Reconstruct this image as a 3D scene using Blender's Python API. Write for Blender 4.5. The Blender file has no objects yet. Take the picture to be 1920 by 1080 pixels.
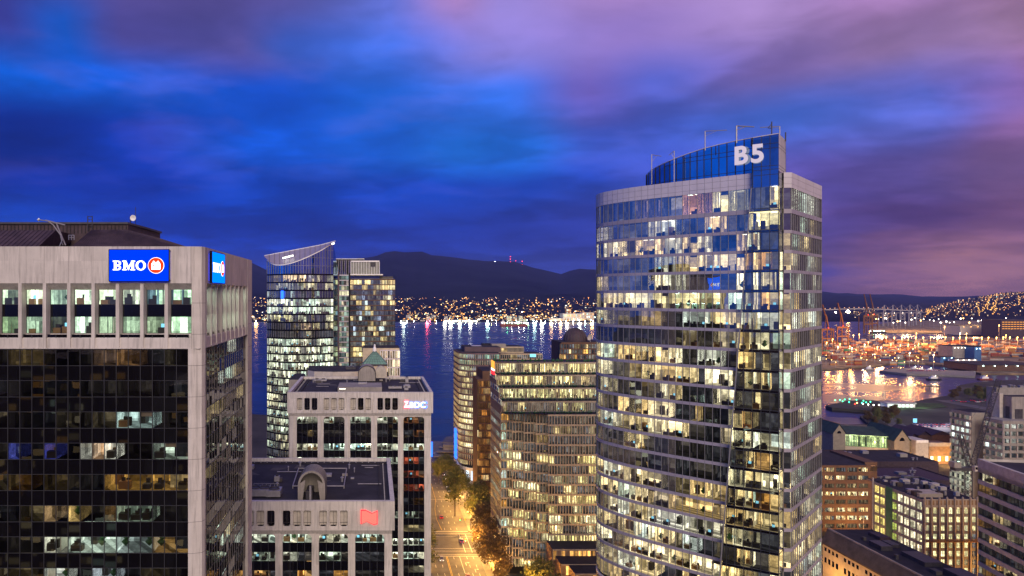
import bpy, math, random
from mathutils import Vector, Matrix
R = math.radians
scene = bpy.context.scene
col = scene.collection

# ------------------------------------------------------------------ camera
EYE, HZ, PX0, F = 115.0, 553.0, 700.0, 1280.0
cd = bpy.data.cameras.new('camera'); cam = bpy.data.objects.new('camera', cd); col.objects.link(cam)
cam.location = (0, 0, EYE); cam.rotation_euler = (R(90), 0, 0)
cd.lens = 24; cd.sensor_width = 36; cd.clip_start = 1; cd.clip_end = 60000
cd.shift_x = (960 - PX0) / 1920; cd.shift_y = (HZ - 540) / 1920
scene.camera = cam
scene.view_settings.view_transform = 'Standard'; scene.view_settings.look = 'None'
scene.view_settings.gamma = 1; scene.view_settings.exposure = 0.0
scene.render.engine = 'CYCLES'
cy = scene.cycles
cy.use_denoising = True
cy.max_bounces = 6; cy.diffuse_bounces = 2; cy.glossy_bounces = 3; cy.transmission_bounces = 3
cy.transparent_max_bounces = 10; cy.sample_clamp_indirect = 4.0; cy.sample_clamp_direct = 0
cy.caustics_reflective = False; cy.caustics_refractive = False

def srgb(r, g, b):
    f = lambda c: (c / 255 / 12.92) if c / 255 <= .04045 else ((c / 255 + .055) / 1.055) ** 2.4
    return (f(r), f(g), f(b))

# ------------------------------------------------------------------ world: dusk sky with long-exposure clouds
world = bpy.data.worlds.new('World'); scene.world = world; world.use_nodes = True
nt = world.node_tree; nt.nodes.clear()
def N(t, **kw):
    n = nt.nodes.new(t)
    for k, v in kw.items(): setattr(n, k, v)
    return n
def L(a, b): nt.links.new(a, b)
def math_(op, a, b=None, c=None):
    n = N('ShaderNodeMath', operation=op)
    for i, v in enumerate((a, b, c)):
        if v is None: continue
        if isinstance(v, (int, float)): n.inputs[i].default_value = v
        else: L(v, n.inputs[i])
    return n.outputs[0]
tc = N('ShaderNodeTexCoord')
sep = N('ShaderNodeSeparateXYZ'); L(tc.outputs['Generated'], sep.inputs[0])
X, Y, Z = sep.outputs
hyp = math_('SQRT', math_('ADD', math_('MULTIPLY', X, X), math_('MULTIPLY', Y, Y)))
az = math_('ARCTAN2', X, Y)
v = math_('DIVIDE', Z, math_('ADD', hyp, .0001))
# cloud-layer coordinates (a flat layer overhead, so streaks close up towards the horizon)
zc_ = math_('ADD', math_('MAXIMUM', Z, 0.0), .16)
cx = math_('DIVIDE', X, zc_); cyy = math_('DIVIDE', Y, zc_)
cb = N('ShaderNodeCombineXYZ'); L(math_('MULTIPLY', cx, .72), cb.inputs[0]); L(math_('MULTIPLY', cyy, .85), cb.inputs[1])
rot = N('ShaderNodeMapping'); rot.inputs['Rotation'].default_value = (0, 0, R(14)); L(cb.outputs[0], rot.inputs[0])
def noise(scale, detail, rough, dist, off):
    m = N('ShaderNodeMapping'); m.inputs['Location'].default_value = off; L(rot.outputs[0], m.inputs[0])
    n = N('ShaderNodeTexNoise'); n.inputs['Scale'].default_value = scale; n.inputs['Detail'].default_value = detail
    n.inputs['Roughness'].default_value = rough; n.inputs['Distortion'].default_value = dist
    L(m.outputs[0], n.inputs[0]); return n.outputs['Fac']
n1 = noise(.9, 3, .5, .5, (0, 0, 0)); n2 = noise(.9, 3, .5, .5, (7, 3, 1)); n3 = noise(1.6, 3, .5, .35, (2, 9, 4)); n4 = noise(3.4, 3, .5, .3, (5, 1, 8)); n5 = noise(7.5, 4, .55, .3, (1, 6, 3))
az2 = math_('ADD', az, math_('MULTIPLY', math_('SUBTRACT', n1, .5), .24))
v2 = math_('ADD', v, math_('MULTIPLY', math_('SUBTRACT', n2, .5), .085))
u = math_('ADD', math_('DIVIDE', az2, 2 * math.pi), .5)
rows = [
 (.02, {-28.7:(10,72,196), -19.8:(10,66,192), -9.8:(16,66,182), .9:(34,68,166), 11.5:(38,66,158), 17:(42,62,150), 21.3:(52,62,140), 30:(62,56,126), 33:(82,62,118), 33.5:(104,74,112), 37.4:(140,94,104), 43.6:(160,108,98)}),
 (.08, {-28.7:(6,68,184), -19.8:(6,58,176), -9.8:(10,54,164), .9:(20,52,152), 11.5:(28,50,142), 17:(36,54,146), 21.3:(46,60,155), 30:(80,74,156), 33:(90,72,144), 37.4:(92,64,120), 43.6:(118,80,116)}),
 (.15, {-28.7:(4,44,144), -19.8:(6,46,150), -9.8:(10,62,174), .9:(12,64,176), 11.5:(18,58,158), 17:(36,70,180), 21.3:(56,82,190), 30:(98,88,180), 37.4:(92,78,148), 43.6:(120,90,140)}),
 (.22, {-28.7:(8,48,152), -19.8:(10,56,170), -9.8:(15,88,216), .9:(24,100,226), 9:(28,112,224), 13:(30,108,220), 18:(58,86,192), 21.3:(64,88,192), 30:(72,110,216), 37.4:(88,106,206), 43.6:(142,96,150)}),
 (.29, {-28.7:(12,92,212), -19.8:(20,90,214), -9.8:(20,86,216), .9:(30,106,230), 11.5:(52,108,222), 18:(98,86,168), 23:(80,92,186), 30:(126,106,176), 37.4:(150,120,172), 43.6:(156,120,156)}),
 (.36, {-28.7:(62,66,158), -24:(26,96,214), -19.8:(84,80,162), -12:(82,80,158), -7:(60,96,200), .9:(64,110,224), 11.5:(126,118,198), 21.3:(132,110,180), 30:(156,128,186), 37.4:(160,120,174), 43.6:(160,118,160)}),
 (.44, {-28.7:(70,76,160), -19.8:(98,86,160), -9.8:(100,92,172), .9:(96,112,208), 7:(150,116,172), 11.5:(136,120,190), 21.3:(152,120,176), 30:(160,130,180), 43.6:(160,120,165)}),
 (1.0, {-19.8:(50,60,140), 21.3:(80,70,150)}),
]
around = {-180:(112,92,152), -150:(52,88,184), -116:(14,104,226), -75:(12,84,210), -48:(10,72,196), 58:(132,90,134), 100:(118,90,142), 150:(118,92,146), 180:(112,92,152)}
prev = None
for (rv, stops) in rows:
    n = N('ShaderNodeValToRGB'); n.color_ramp.interpolation = 'EASE'; L(u, n.inputs[0])
    d = dict(stops); d.update(around)
    keys = sorted(d); el = n.color_ramp.elements
    el[0].position = 0; el[1].position = 1
    for e, k in ((el[0], -180), (el[1], 180)): e.color = (*srgb(*d[k]), 1)
    for k in keys[1:-1]:
        e = el.new(k / 360 + .5); e.color = (*srgb(*d[k]), 1)
    if prev is None: cur = n.outputs[0]
    else:
        mr = N('ShaderNodeMapRange', interpolation_type='SMOOTHSTEP'); L(v2, mr.inputs[0])
        mr.inputs[1].default_value = prev[0]; mr.inputs[2].default_value = rv
        mx = N('ShaderNodeMix', data_type='RGBA'); L(mr.outputs[0], mx.inputs[0]); L(prev[1], mx.inputs[6]); L(n.outputs[0], mx.inputs[7]); cur = mx.outputs[2]
    prev = (rv, cur)
# streaky brightness of the moving cloud
ed = N('ShaderNodeMapRange', interpolation_type='SMOOTHSTEP'); L(math_('ADD', n3, math_('MULTIPLY', math_('SUBTRACT', n5, .5), .16)), ed.inputs[0]); ed.inputs[1].default_value = .42; ed.inputs[2].default_value = .60; ed.inputs[3].default_value = -.19; ed.inputs[4].default_value = .13
br = math_('ADD', math_('MULTIPLY', math_('SUBTRACT', n3, .5), .7), ed.outputs[0]); br = math_('ADD', br, 1.13)
br = math_('ADD', br, math_('MULTIPLY', math_('SUBTRACT', n4, .5), .42))
br = math_('ADD', br, math_('MULTIPLY', math_('SUBTRACT', n5, .5), .42))
br = math_('MAXIMUM', br, .45)
# thin mauve veils where the moving cloud catches the town's light
ve = N('ShaderNodeMapRange', interpolation_type='SMOOTHSTEP'); L(n4, ve.inputs[0]); ve.inputs[1].default_value = .5; ve.inputs[2].default_value = .72; ve.inputs[4].default_value = .15
hi = N('ShaderNodeMapRange'); L(v, hi.inputs[0]); hi.inputs[1].default_value = .1; hi.inputs[2].default_value = .35
mxv = N('ShaderNodeMix', data_type='RGBA'); L(math_('MULTIPLY', ve.outputs[0], hi.outputs[0]), mxv.inputs[0]); L(cur, mxv.inputs[6]); mxv.inputs[7].default_value = (*srgb(150, 118, 180), 1); cur = mxv.outputs[2]
vm = N('ShaderNodeVectorMath', operation='SCALE'); L(cur, vm.inputs[0]); L(br, vm.inputs['Scale'])
dk = N('ShaderNodeMapRange'); L(v, dk.inputs[0]); dk.inputs[1].default_value = -.06; dk.inputs[2].default_value = -.005
mx = N('ShaderNodeMix', data_type='RGBA'); L(dk.outputs[0], mx.inputs[0]); mx.inputs[6].default_value = (.03, .02, .025, 1); L(vm.outputs[0], mx.inputs[7])
bg = N('ShaderNodeBackground'); bg.inputs['Strength'].default_value = 1.0; L(mx.outputs[2], bg.inputs['Color'])
wo = N('ShaderNodeOutputWorld'); L(bg.outputs[0], wo.inputs[0])
world.cycles.sampling_method = 'MANUAL'; world.cycles.sample_map_resolution = 512

# the last glow of dusk and the lit town behind the camera: one soft, low source
sl = bpy.data.lights.new('sun', 'SUN'); sun = bpy.data.objects.new('sun', sl); col.objects.link(sun)
sl.energy = 3.2; sl.angle = R(38); sl.color = (1.0, .84, .70)
sun.rotation_euler = Vector((-.06, .84, -.46)).to_track_quat('-Z', 'Y').to_euler()

# ------------------------------------------------------------------ helpers
def at(px, py, y): return Vector(((px - PX0) * y / F, y, EYE - (py - HZ) * y / F))
def xat(px, y): return (px - PX0) * y / F
def zat(py, y): return EYE - (py - HZ) * y / F
def ground(px, py, z=0.0):
    y = (EYE - z) * F / (py - HZ); return Vector(((px - PX0) * y / F, y, z))

M = {}
def material(name):
    m = bpy.data.materials.new(name); m.use_nodes = True; M[name] = m
    return m, m.node_tree, m.node_tree.nodes['Principled BSDF']
def nn(t, ty, ins=None, **kw):
    n = t.nodes.new(ty)
    for k, v_ in kw.items(): setattr(n, k, v_)
    for k, v_ in (ins or {}).items():
        if hasattr(v_, 'is_linked') or isinstance(v_, bpy.types.NodeSocket): t.links.new(v_, n.inputs[k])
        else: n.inputs[k].default_value = v_
    return n
def mix_rgb(t, fac, a, b, blend='MIX'):
    n = t.nodes.new('ShaderNodeMix'); n.data_type = 'RGBA'; n.blend_type = blend
    for k, v_ in ((0, fac), (6, a), (7, b)):
        if isinstance(v_, bpy.types.NodeSocket): t.links.new(v_, n.inputs[k])
        else: n.inputs[k].default_value = v_ if k == 0 else (*v_[:3], 1)
    return n.outputs[2]
def matte(name, c, rough=.8, var=.15, scale=.6, metal=0.0, c2=None, bump=0.0, spec=.3, streak=0.0):
    m, t, p = material(name)
    g = nn(t, 'ShaderNodeNewGeometry')
    n = nn(t, 'ShaderNodeTexNoise', {'Vector': g.outputs['Position'], 'Scale': scale, 'Detail': 5.0, 'Roughness': .65})
    if c2 is None: c2 = tuple(min(1, x * (1 + 2 * var)) for x in c); c1 = tuple(x * (1 - 2 * var) for x in c)
    else: c1 = c
    mr = nn(t, 'ShaderNodeMapRange', {'Value': n.outputs['Fac'], 'From Min': .3, 'From Max': .7})
    cc = mix_rgb(t, mr.outputs[0], c1, c2)
    if streak:                                         # rain streaks and panel-to-panel tone
        mp = nn(t, 'ShaderNodeMapping', {'Vector': g.outputs['Position'], 'Scale': (2.6, 2.6, .16)})
        n2 = nn(t, 'ShaderNodeTexNoise', {'Vector': mp.outputs[0], 'Scale': 1.0, 'Detail': 4.0, 'Roughness': .7})
        m2 = nn(t, 'ShaderNodeMapRange', {'Value': n2.outputs['Fac'], 'From Min': .48, 'From Max': .72, 'To Min': 0.0, 'To Max': streak})
        cc = mix_rgb(t, m2.outputs[0], cc, tuple(x * .42 for x in c))
        mp3 = nn(t, 'ShaderNodeMapping', {'Vector': g.outputs['Position'], 'Scale': (.33, .33, .26)})
        v3 = nn(t, 'ShaderNodeTexWhiteNoise', {'Vector': nn(t, 'ShaderNodeVectorMath', {0: mp3.outputs[0]}, operation='FLOOR').outputs[0]}, noise_dimensions='3D')
        m3 = nn(t, 'ShaderNodeMapRange', {'Value': v3.outputs['Value'], 'From Min': 0.0, 'From Max': 1.0, 'To Min': 0.0, 'To Max': streak * .45})
        cc = mix_rgb(t, m3.outputs[0], cc, tuple(x * .6 for x in c))
    t.links.new(cc, p.inputs['Base Color'])
    p.inputs['Roughness'].default_value = rough; p.inputs['Metallic'].default_value = metal
    p.inputs['Specular IOR Level'].default_value = spec
    if bump:
        b = nn(t, 'ShaderNodeBump', {'Height': n.outputs['Fac'], 'Strength': bump, 'Distance': .1}); t.links.new(b.outputs[0], p.inputs['Normal'])
    return m
def emit(name, c, s, sample=False):
    m, t, p = material(name)
    p.inputs['Base Color'].default_value = (0, 0, 0, 1); p.inputs['Specular IOR Level'].default_value = 0; p.inputs['Roughness'].default_value = 1
    p.inputs['Emission Color'].default_value = (*c, 1); p.inputs['Emission Strength'].default_value = s
    m.cycles.emission_sampling = 'FRONT_BACK' if sample else 'NONE'
    return m
def glass(name, tint, refl, wob=.0, wscale=.35, rough=0.0, rtint=(1, 1, 1), top=1.0):
    """coated facade glass: see-through to the rooms, mirror-like to the sky, slightly warped panes"""
    m, t, p = material(name); t.nodes.remove(p)
    out = t.nodes['Material Output']
    tr = nn(t, 'ShaderNodeBsdfTransparent', {'Color': (*tint, 1)})
    gl = nn(t, 'ShaderNodeBsdfGlossy', {'Color': (*rtint, 1), 'Roughness': rough})
    lw = nn(t, 'ShaderNodeFresnel', {'IOR': 1.5})
    mr = nn(t, 'ShaderNodeMapRange', {'Value': lw.outputs[0], 'From Min': .04, 'From Max': 1.0, 'To Min': refl, 'To Max': top})
    if wob:
        g = nn(t, 'ShaderNodeNewGeometry')
        n = nn(t, 'ShaderNodeTexNoise', {'Vector': g.outputs['Position'], 'Scale': wscale, 'Detail': 1.5})
        b = nn(t, 'ShaderNodeBump', {'Height': n.outputs['Fac'], 'Strength': 1.0, 'Distance': wob}); t.links.new(b.outputs[0], gl.inputs['Normal'])
    mx_ = nn(t, 'ShaderNodeMixShader'); t.links.new(mr.outputs[0], mx_.inputs[0]); t.links.new(tr.outputs[0], mx_.inputs[1]); t.links.new(gl.outputs[0], mx_.inputs[2])
    t.links.new(mx_.outputs[0], out.inputs[0])
    return m
def room_mat(name, pat=1.0, sx=1.0):
    """lit room: the light of each room comes with the faces, broken up by shelves, blinds and doors"""
    m, t, p = material(name); t.nodes.remove(p); out = t.nodes['Material Output']
    a = nn(t, 'ShaderNodeAttribute', attribute_name='Col')
    g = nn(t, 'ShaderNodeNewGeometry')
    sx_ = nn(t, 'ShaderNodeSeparateXYZ', {'Vector': g.outputs['Position']})
    M1 = lambda op, a_, b_=0.0: nn(t, 'ShaderNodeMath', {0: a_, 1: b_}, operation=op).outputs[0]
    u_ = M1('FLOOR', M1('MULTIPLY', M1('ADD', sx_.outputs[0], M1('MULTIPLY', sx_.outputs[1], .83)), 1.05 * sx))
    v_ = M1('FLOOR', M1('MULTIPLY', sx_.outputs[2], .77)); w_ = M1('FLOOR', M1('MULTIPLY', sx_.outputs[2], .2564))
    wn = nn(t, 'ShaderNodeTexWhiteNoise', {'Vector': nn(t, 'ShaderNodeCombineXYZ', {'X': u_, 'Y': w_}).outputs[0]}, noise_dimensions='3D')
    wn2 = nn(t, 'ShaderNodeTexWhiteNoise', {'Vector': nn(t, 'ShaderNodeCombineXYZ', {'X': u_, 'Y': v_, 'Z': 3.0}).outputs[0]}, noise_dimensions='3D')
    r0 = nn(t, 'ShaderNodeMapRange', {'Value': wn.outputs['Value'], 'From Min': 0.0, 'From Max': 1.0, 'To Min': 1 - .6 * pat, 'To Max': 1 + .9 * pat})
    r0b = nn(t, 'ShaderNodeMapRange', {'Value': wn2.outputs['Value'], 'From Min': 0.0, 'From Max': 1.0, 'To Min': 1 - .45 * pat, 'To Max': 1 + .25 * pat})
    r1 = nn(t, 'ShaderNodeMath', {0: r0.outputs[0], 1: r0b.outputs[0]}, operation='MULTIPLY')
    nz = nn(t, 'ShaderNodeTexNoise', {'Vector': g.outputs['Position'], 'Scale': 1.6 * sx, 'Detail': 3.0, 'Roughness': .7})
    r2 = nn(t, 'ShaderNodeMapRange', {'Value': nz.outputs['Fac'], 'From Min': .35, 'From Max': .65, 'To Min': 1.8 * (1 - .3 * pat), 'To Max': 1.8 * (1 + .25 * pat)})
    mu = nn(t, 'ShaderNodeMath', {0: r1.outputs[0], 1: r2.outputs[0]}, operation='MULTIPLY')
    pw = nn(t, 'ShaderNodeMath', {0: mu.outputs[0], 1: 1.45}, operation='POWER')
    e = nn(t, 'ShaderNodeEmission', {'Color': a.outputs['Color'], 'Strength': pw.outputs[0]})
    t.links.new(e.outputs[0], out.inputs[0]); m.cycles.emission_sampling = 'NONE'
    return m

class MB:
    def __init__(s, T=None): s.v = []; s.f = []; s.m = []; s.c = []; s.T = T or (lambda x, y, z: (x, y, z)); s.sm = False
    def face(s, pts, m, c=(1, 1, 1)):
        i = len(s.v); s.v += [s.T(*p) for p in pts]; s.f.append(tuple(range(i, i + len(pts)))); s.m.append(m); s.c.append(c)
    def box(s, x0, x1, y0, y1, z0, z1, m, c=(1, 1, 1), skip=''):
        i = len(s.v)
        s.v += [s.T(*p) for p in ((x0, y0, z0), (x1, y0, z0), (x1, y1, z0), (x0, y1, z0), (x0, y0, z1), (x1, y0, z1), (x1, y1, z1), (x0, y1, z1))]
        for k, q in (('b', (3, 2, 1, 0)), ('t', (4, 5, 6, 7)), ('f', (0, 1, 5, 4)), ('r', (1, 2, 6, 5)), ('k', (2, 3, 7, 6)), ('l', (3, 0, 4, 7))):
            if k in skip: continue
            s.f.append(tuple(i + j for j in q)); s.m.append(m); s.c.append(c)
    def prism(s, poly, z0, z1, m, top=None, c=(1, 1, 1)):
        n = len(poly); i = len(s.v)
        z1s = z1 if isinstance(z1, (list, tuple)) else [z1] * n
        s.v += [s.T(p[0], p[1], z0) for p in poly] + [s.T(p[0], p[1], z) for p, z in zip(poly, z1s)]
        for k in range(n):
            s.f.append((i + k, i + (k + 1) % n, i + n + (k + 1) % n, i + n + k)); s.m.append(m); s.c.append(c)
        s.f.append(tuple(i + n + k for k in range(n))); s.m.append(top or m); s.c.append(c)
        s.f.append(tuple(i + n - 1 - k for k in range(n))); s.m.append(m); s.c.append(c)
    def tube(s, p0, p1, r0, m, r1=None, n=6, caps=True, c=(1, 1, 1)):
        p0 = Vector(p0); p1 = Vector(p1); r1 = r0 if r1 is None else r1
        d = (p1 - p0).normalized(); a = d.orthogonal().normalized(); b = d.cross(a); i = len(s.v)
        for p, r in ((p0, r0), (p1, r1)):
            for k in range(n):
                t_ = 2 * math.pi * k / n; q = p + a * math.cos(t_) * r + b * math.sin(t_) * r; s.v.append(s.T(*q))
        for k in range(n):
            s.f.append((i + k, i + (k + 1) % n, i + n + (k + 1) % n, i + n + k)); s.m.append(m); s.c.append(c)
        if caps:
            s.f.append(tuple(i + n + k for k in range(n))); s.m.append(m); s.c.append(c)
            s.f.append(tuple(i + n - 1 - k for k in range(n))); s.m.append(m); s.c.append(c)
    def lathe(s, cx_, cy_, prof, m, n=24, c=(1, 1, 1)):
        i = len(s.v)
        for (r, z) in prof:
            for k in range(n): s.v.append(s.T(cx_ + r * math.cos(2 * math.pi * k / n), cy_ + r * math.sin(2 * math.pi * k / n), z))
        for j in range(len(prof) - 1):
            for k in range(n):
                a = i + j * n + k; b = i + j * n + (k + 1) % n; s.f.append((a, b, b + n, a + n)); s.m.append(m); s.c.append(c)
    def octa(s, p, r, m, c=(1, 1, 1)):
        x, y, z = p; i = len(s.v)
        s.v += [s.T(*q) for q in ((x - r, y, z), (x, y - r, z), (x + r, y, z), (x, y + r, z), (x, y, z - r), (x, y, z + r))]
        for a, b in ((0, 1), (1, 2), (2, 3), (3, 0)):
            s.f.append((i + a, i + b, i + 5)); s.m.append(m); s.c.append(c)
            s.f.append((i + b, i + a, i + 4)); s.m.append(m); s.c.append(c)
    def build(s, name, parent=None, smooth=False, loc=None):
        o0 = Vector(ORG.get(parent.name, (0, 0, 0))) if parent else Vector(loc or (0, 0, 0))
        me = bpy.data.meshes.new(name); me.from_pydata([tuple(Vector(p) - o0) for p in s.v], [], s.f)
        ms = list(dict.fromkeys(s.m)); idx = {k: i for i, k in enumerate(ms)}
        for k in ms: me.materials.append(M[k])
        me.polygons.foreach_set('material_index', [idx[k] for k in s.m])
        if smooth: me.polygons.foreach_set('use_smooth', [True] * len(s.f))
        if any(c_ != (1, 1, 1) for c_ in s.c):
            at_ = me.color_attributes.new('Col', 'FLOAT_COLOR', 'CORNER'); buf = []
            for f_, c_ in zip(s.f, s.c): buf += [c_[0], c_[1], c_[2], 1.0] * len(f_)
            at_.data.foreach_set('color', buf)
        me.update()
        o = bpy.data.objects.new(name, me); col.objects.link(o)
        if parent: o.parent = parent
        else: o.location = o0
        ORG[o.name] = tuple(o0)
        return o
ORG = {}
def tag(o, label, cat, group=None):
    o['label'] = label; o['category'] = cat
    if group: o['group'] = group
    return o
def thing(name, label, cat, loc, group=None):
    o = bpy.data.objects.new(name, None); col.objects.link(o); o.location = loc; o.empty_display_size = .5
    ORG[o.name] = tuple(loc); return tag(o, label, cat, group)
def structure(name, mb, smooth=False): o = mb.build(name, None, smooth); o['kind'] = 'structure'; return o
KIDS = {}
def copy_tree(root, loc, label=None, group=None, rz=0, sc=1):
    def rec(o, par):
        c_ = o.copy(); col.objects.link(c_)
        if par: c_.parent = par
        for ch in [x for x in list(o.children)]: rec(ch, c_)
        return c_
    c = rec(root, None); c.location = loc; c.rotation_euler = (0, 0, rz); c.scale = (sc, sc, sc)
    if label: c['label'] = label
    if group: c['group'] = group
    return c
def frame(p0, p1):
    """face frame: u along the wall (left to right seen from outside), d outwards, z up"""
    p0 = Vector(p0[:2]); p1 = Vector(p1[:2]); d = (p1 - p0).normalized(); n = Vector((d.y, -d.x))
    return lambda u_, o_, z: (p0.x + d.x * u_ + n.x * o_, p0.y + d.y * u_ + n.y * o_, z)
# ------------------------------------------------------------------ materials
matte('concrete', (.57, .52, .47), .85, .06, .35, streak=.8)
matte('band_metal', (.30, .265, .31), .45, .05, .4, spec=.5)
matte('yard', (.035, .027, .02), .9, c2=(.34, .24, .13), scale=.03)  # lighter amber patches put sodium lamplight into the ground colour
matte('roof_slate', (.075, .066, .06), .8, .2, .3, streak=.4)
matte('concrete_grey', (.28, .25, .22), .85, .1, .3, streak=.5)
matte('metal_panel', (.52, .47, .50), .45, .04, .4, spec=.5)
matte('joint', (.10, .09, .09), .9)
matte('roof_dark', (.022, .019, .023), .9, .25, .25)
matte('roof_membrane', (.026, .023, .028), .85, .3, .12)
matte('roof_ribbed', (.055, .035, .04), .7, .2, .8)
matte('steel', (.32, .30, .31), .45, .1, 1.0, metal=.5)
matte('steel_dark', (.05, .045, .05), .5, .2, 1.0)
matte('mullion', (.25, .235, .245), .4, .08, 1.0, metal=.3)
matte('mullion_dark', (.035, .035, .04), .4, .1)
matte('stone_dim', (.23, .195, .15), .85, .1, .5)
matte('mullion_bronze', (.42, .33, .22), .5, .1, .8)
matte('brick_brown', (.11, .06, .038), .9, .12, .4)
matte('plum_panel', (.10, .065, .075), .6, .1, .3)
matte('stone_cream', (.46, .38, .27), .85, .08, .5)
matte('stone_ochre', (.30, .19, .10), .85, .15, .5)
matte('asphalt', (.085, .08, .075), .75, .2, .15, spec=.4)
matte('pavement', (.20, .18, .16), .85, .12, .5)
matte('paint_white', (.62, .6, .55), .6, .12, 1.5)
matte('paint_yellow', (.62, .42, .06), .6, .1, 1.5)
matte('soil', (.045, .04, .032), .95, .3, .02)
matte('rock', (.05, .045, .04), .95, .3, .1)
matte('grass', (.04, .065, .02), .95, .3, .2)
matte('mountain', (.012, .014, .02), 1.0, .3, .0012, spec=0)
matte('hill', (.014, .012, .012), 1.0, .3, .004, spec=0)
matte('leaf', (.05, .085, .018), .7, c2=(.17, .13, .03), scale=.5)
matte('leaf_dark', (.06, .04, .014), .7, c2=(.14, .08, .022), scale=.5)
matte('bark', (.06, .045, .035), .9)
matte('green_copper', (.13, .25, .19), .6, .12, .5)
matte('green_roof', (.025, .045, .038), .7, .2, .3)
matte('furn_dark', (.03, .025, .02), .6)
matte('furn_wood', (.22, .12, .05), .6)
matte('furn_white', (.6, .58, .52), .6)
matte('furn_red', (.5, .03, .02), .6)
matte('plant_green', (.03, .09, .03), .8)
matte('rubber', (.02, .02, .02), .9)
matte('white_paint', (.75, .73, .7), .5, .05)
matte('orange_steel', (.20, .085, .02), .6, .15)
matte('blue_panel', (.05, .12, .26), .6, .1, .2)
matte('slab_white', (.42, .375, .32), .6, .1)
for k, c in (('red', (.22, .05, .025)), ('blue', (.04, .06, .14)), ('orange', (.34, .15, .04)), ('grey', (.34, .3, .24)), ('green', (.04, .15, .08)), ('brown', (.15, .07, .035))):
    matte('box_' + k, c, .7, .15, .5)
for k, c in (('white', (.6, .6, .58)), ('black', (.02, .02, .022)), ('grey', (.2, .2, .21)), ('red', (.3, .02, .02)), ('blue', (.03, .06, .2))):
    matte('car_' + k, c, .3, .03, .5, spec=.6)
glass('glass_side', (.8, .77, .7), .16, .008, .3, rtint=(.8, .75, .8), top=.55)
glass('glass_b5', (.84, .80, .72), .26, .010, .30, rtint=(.85, .95, 1))
glass('glass_prism', (.74, .72, .62), .24, .018, .35, rtint=(.9, .95, 1))
glass('glass_crown', (.10, .14, .22), .50, .006, .3, rtint=(.55, .8, 1))
glass('glass_dark', (.50, .48, .44), .07, .004, .33, rtint=(.85, .78, .74), top=.45)
glass('glass_clear', (.86, .92, .88), .07, .006, .5)
glass('glass_grid', (.80, .77, .64), .10, .02, .5)
glass('glass_bronze', (.6, .45, .3), .28, .03, .4, rtint=(1, .8, .6))
glass('glass_blue', (.72, .76, .72), .20, .01, .3, rtint=(.85, .9, 1))
glass('car_glass', (.1, .1, .1), .2)
room_mat('room', .85); room_mat('room_plain', .55); room_mat('room_far', .7, .5)
matte('spandrel_dark', (.0045, .004, .005), .03, .1, .3, spec=.45)
matte('dark_core', (.012, .011, .012), .9)
emit('lamp_strip', (1, .95, .8), 5.0); emit('lamp_cool', (.8, 1, .95), 4.0); emit('lamp_window', (.8, 1, .82), 26.0, True)
emit('screen_glow', (.25, .7, 1), 1.6)
emit('lamp_sodium', (1, .46, .12), 16.0); emit('lamp_white', (1, .90, .72), 12.0); emit('lamp_cyan', (.6, 1, .95), 22.0)
emit('lamp_red', (1, .04, .02), 9.0); emit('lamp_green', (.05, 1, .45), 6.0); emit('lamp_shed', (1, .9, .6), 2.2)
emit('head_light', (1, .95, .85), 6.0); emit('tail_light', (1, .02, .01), 3.0)
emit('sign_blue', (.0, .045, 1.0), 1.15, True); emit('sign_azure', (.0, .125, 1.0), 2.6, True); emit('sign_white', (1, 1, 1), 2.2)
emit('sign_edge', (.02, .04, 1.0), 3.2, True); emit('sign_orange', (1, .06, .008), 1.1); emit('sign_pink', (1, .26, .20), 1.0, True)
emit('sign_red_edge', (1, .02, .03), 3.0, True); emit('letter_lilac', (.86, .72, .88), .78)
emit('sign_magenta', (1, .06, .12), 3.5, True); emit('sign_letter_blue', (.05, .14, 1), 5.0, True); emit('glow_amber', (1, .4, .06), 1.6, True)
emit('neon_blue', (.02, .12, 1), 3.5, True); emit('screen_green', (.55, 1, .7), 6.0, True)
emit('flood_green', (.6, 1, .75), 3.0, True); emit('port_white', (1, .96, .85), 2.6)
emit('lobby_glow', (.75, .88, 1), 1.3, True)
def point(name, p, e, c, r=1.0):
    l = bpy.data.lights.new(name, 'POINT'); l.energy = e; l.color = c; l.shadow_soft_size = r
    o = bpy.data.objects.new(name, l); col.objects.link(o); o.location = p; return o

# brightness palettes of lit rooms (linear)
WARM = [(1.25, 1.0, .52), (1.2, 1.02, .64), (1.2, .86, .38), (1.35, 1.25, .85), (.85, .68, .36)]
COOL = [(.9, 1.2, 1.0), (1.0, 1.2, 1.15), (1.3, 1.4, 1.2)]
AMB = [(1.0, .5, .12), (1.0, .58, .2)]
def pick(rng, spec):
    """spec: list of (probability, palette, lo, hi)"""
    t = rng.random() * sum(q[0] for q in spec)
    for q in spec:
        t -= q[0]
        if t <= 0: break
    c = rng.choice(q[1]); s = rng.uniform(q[2], q[3]); return tuple(x * s for x in c), s
DARKC = [(.5, .45, .4), (.4, .42, .5)]

def offset_path(path, d):
    out = []
    n = len(path)
    for i, p in enumerate(path):
        ns = []
        if i > 0: a = Vector(path[i]) - Vector(path[i - 1]); ns.append(Vector((a.y, -a.x)).normalized())
        if i < n - 1: a = Vector(path[i + 1]) - Vector(path[i]); ns.append(Vector((a.y, -a.x)).normalized())
        m_ = sum(ns, Vector((0, 0))); m_ = m_.normalized() if m_.length > 1e-6 else ns[0]
        k = 1 / max(.5, m_.dot(ns[0])); out.append((p[0] + m_.x * d * k, p[1] + m_.y * d * k))
    return out

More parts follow.
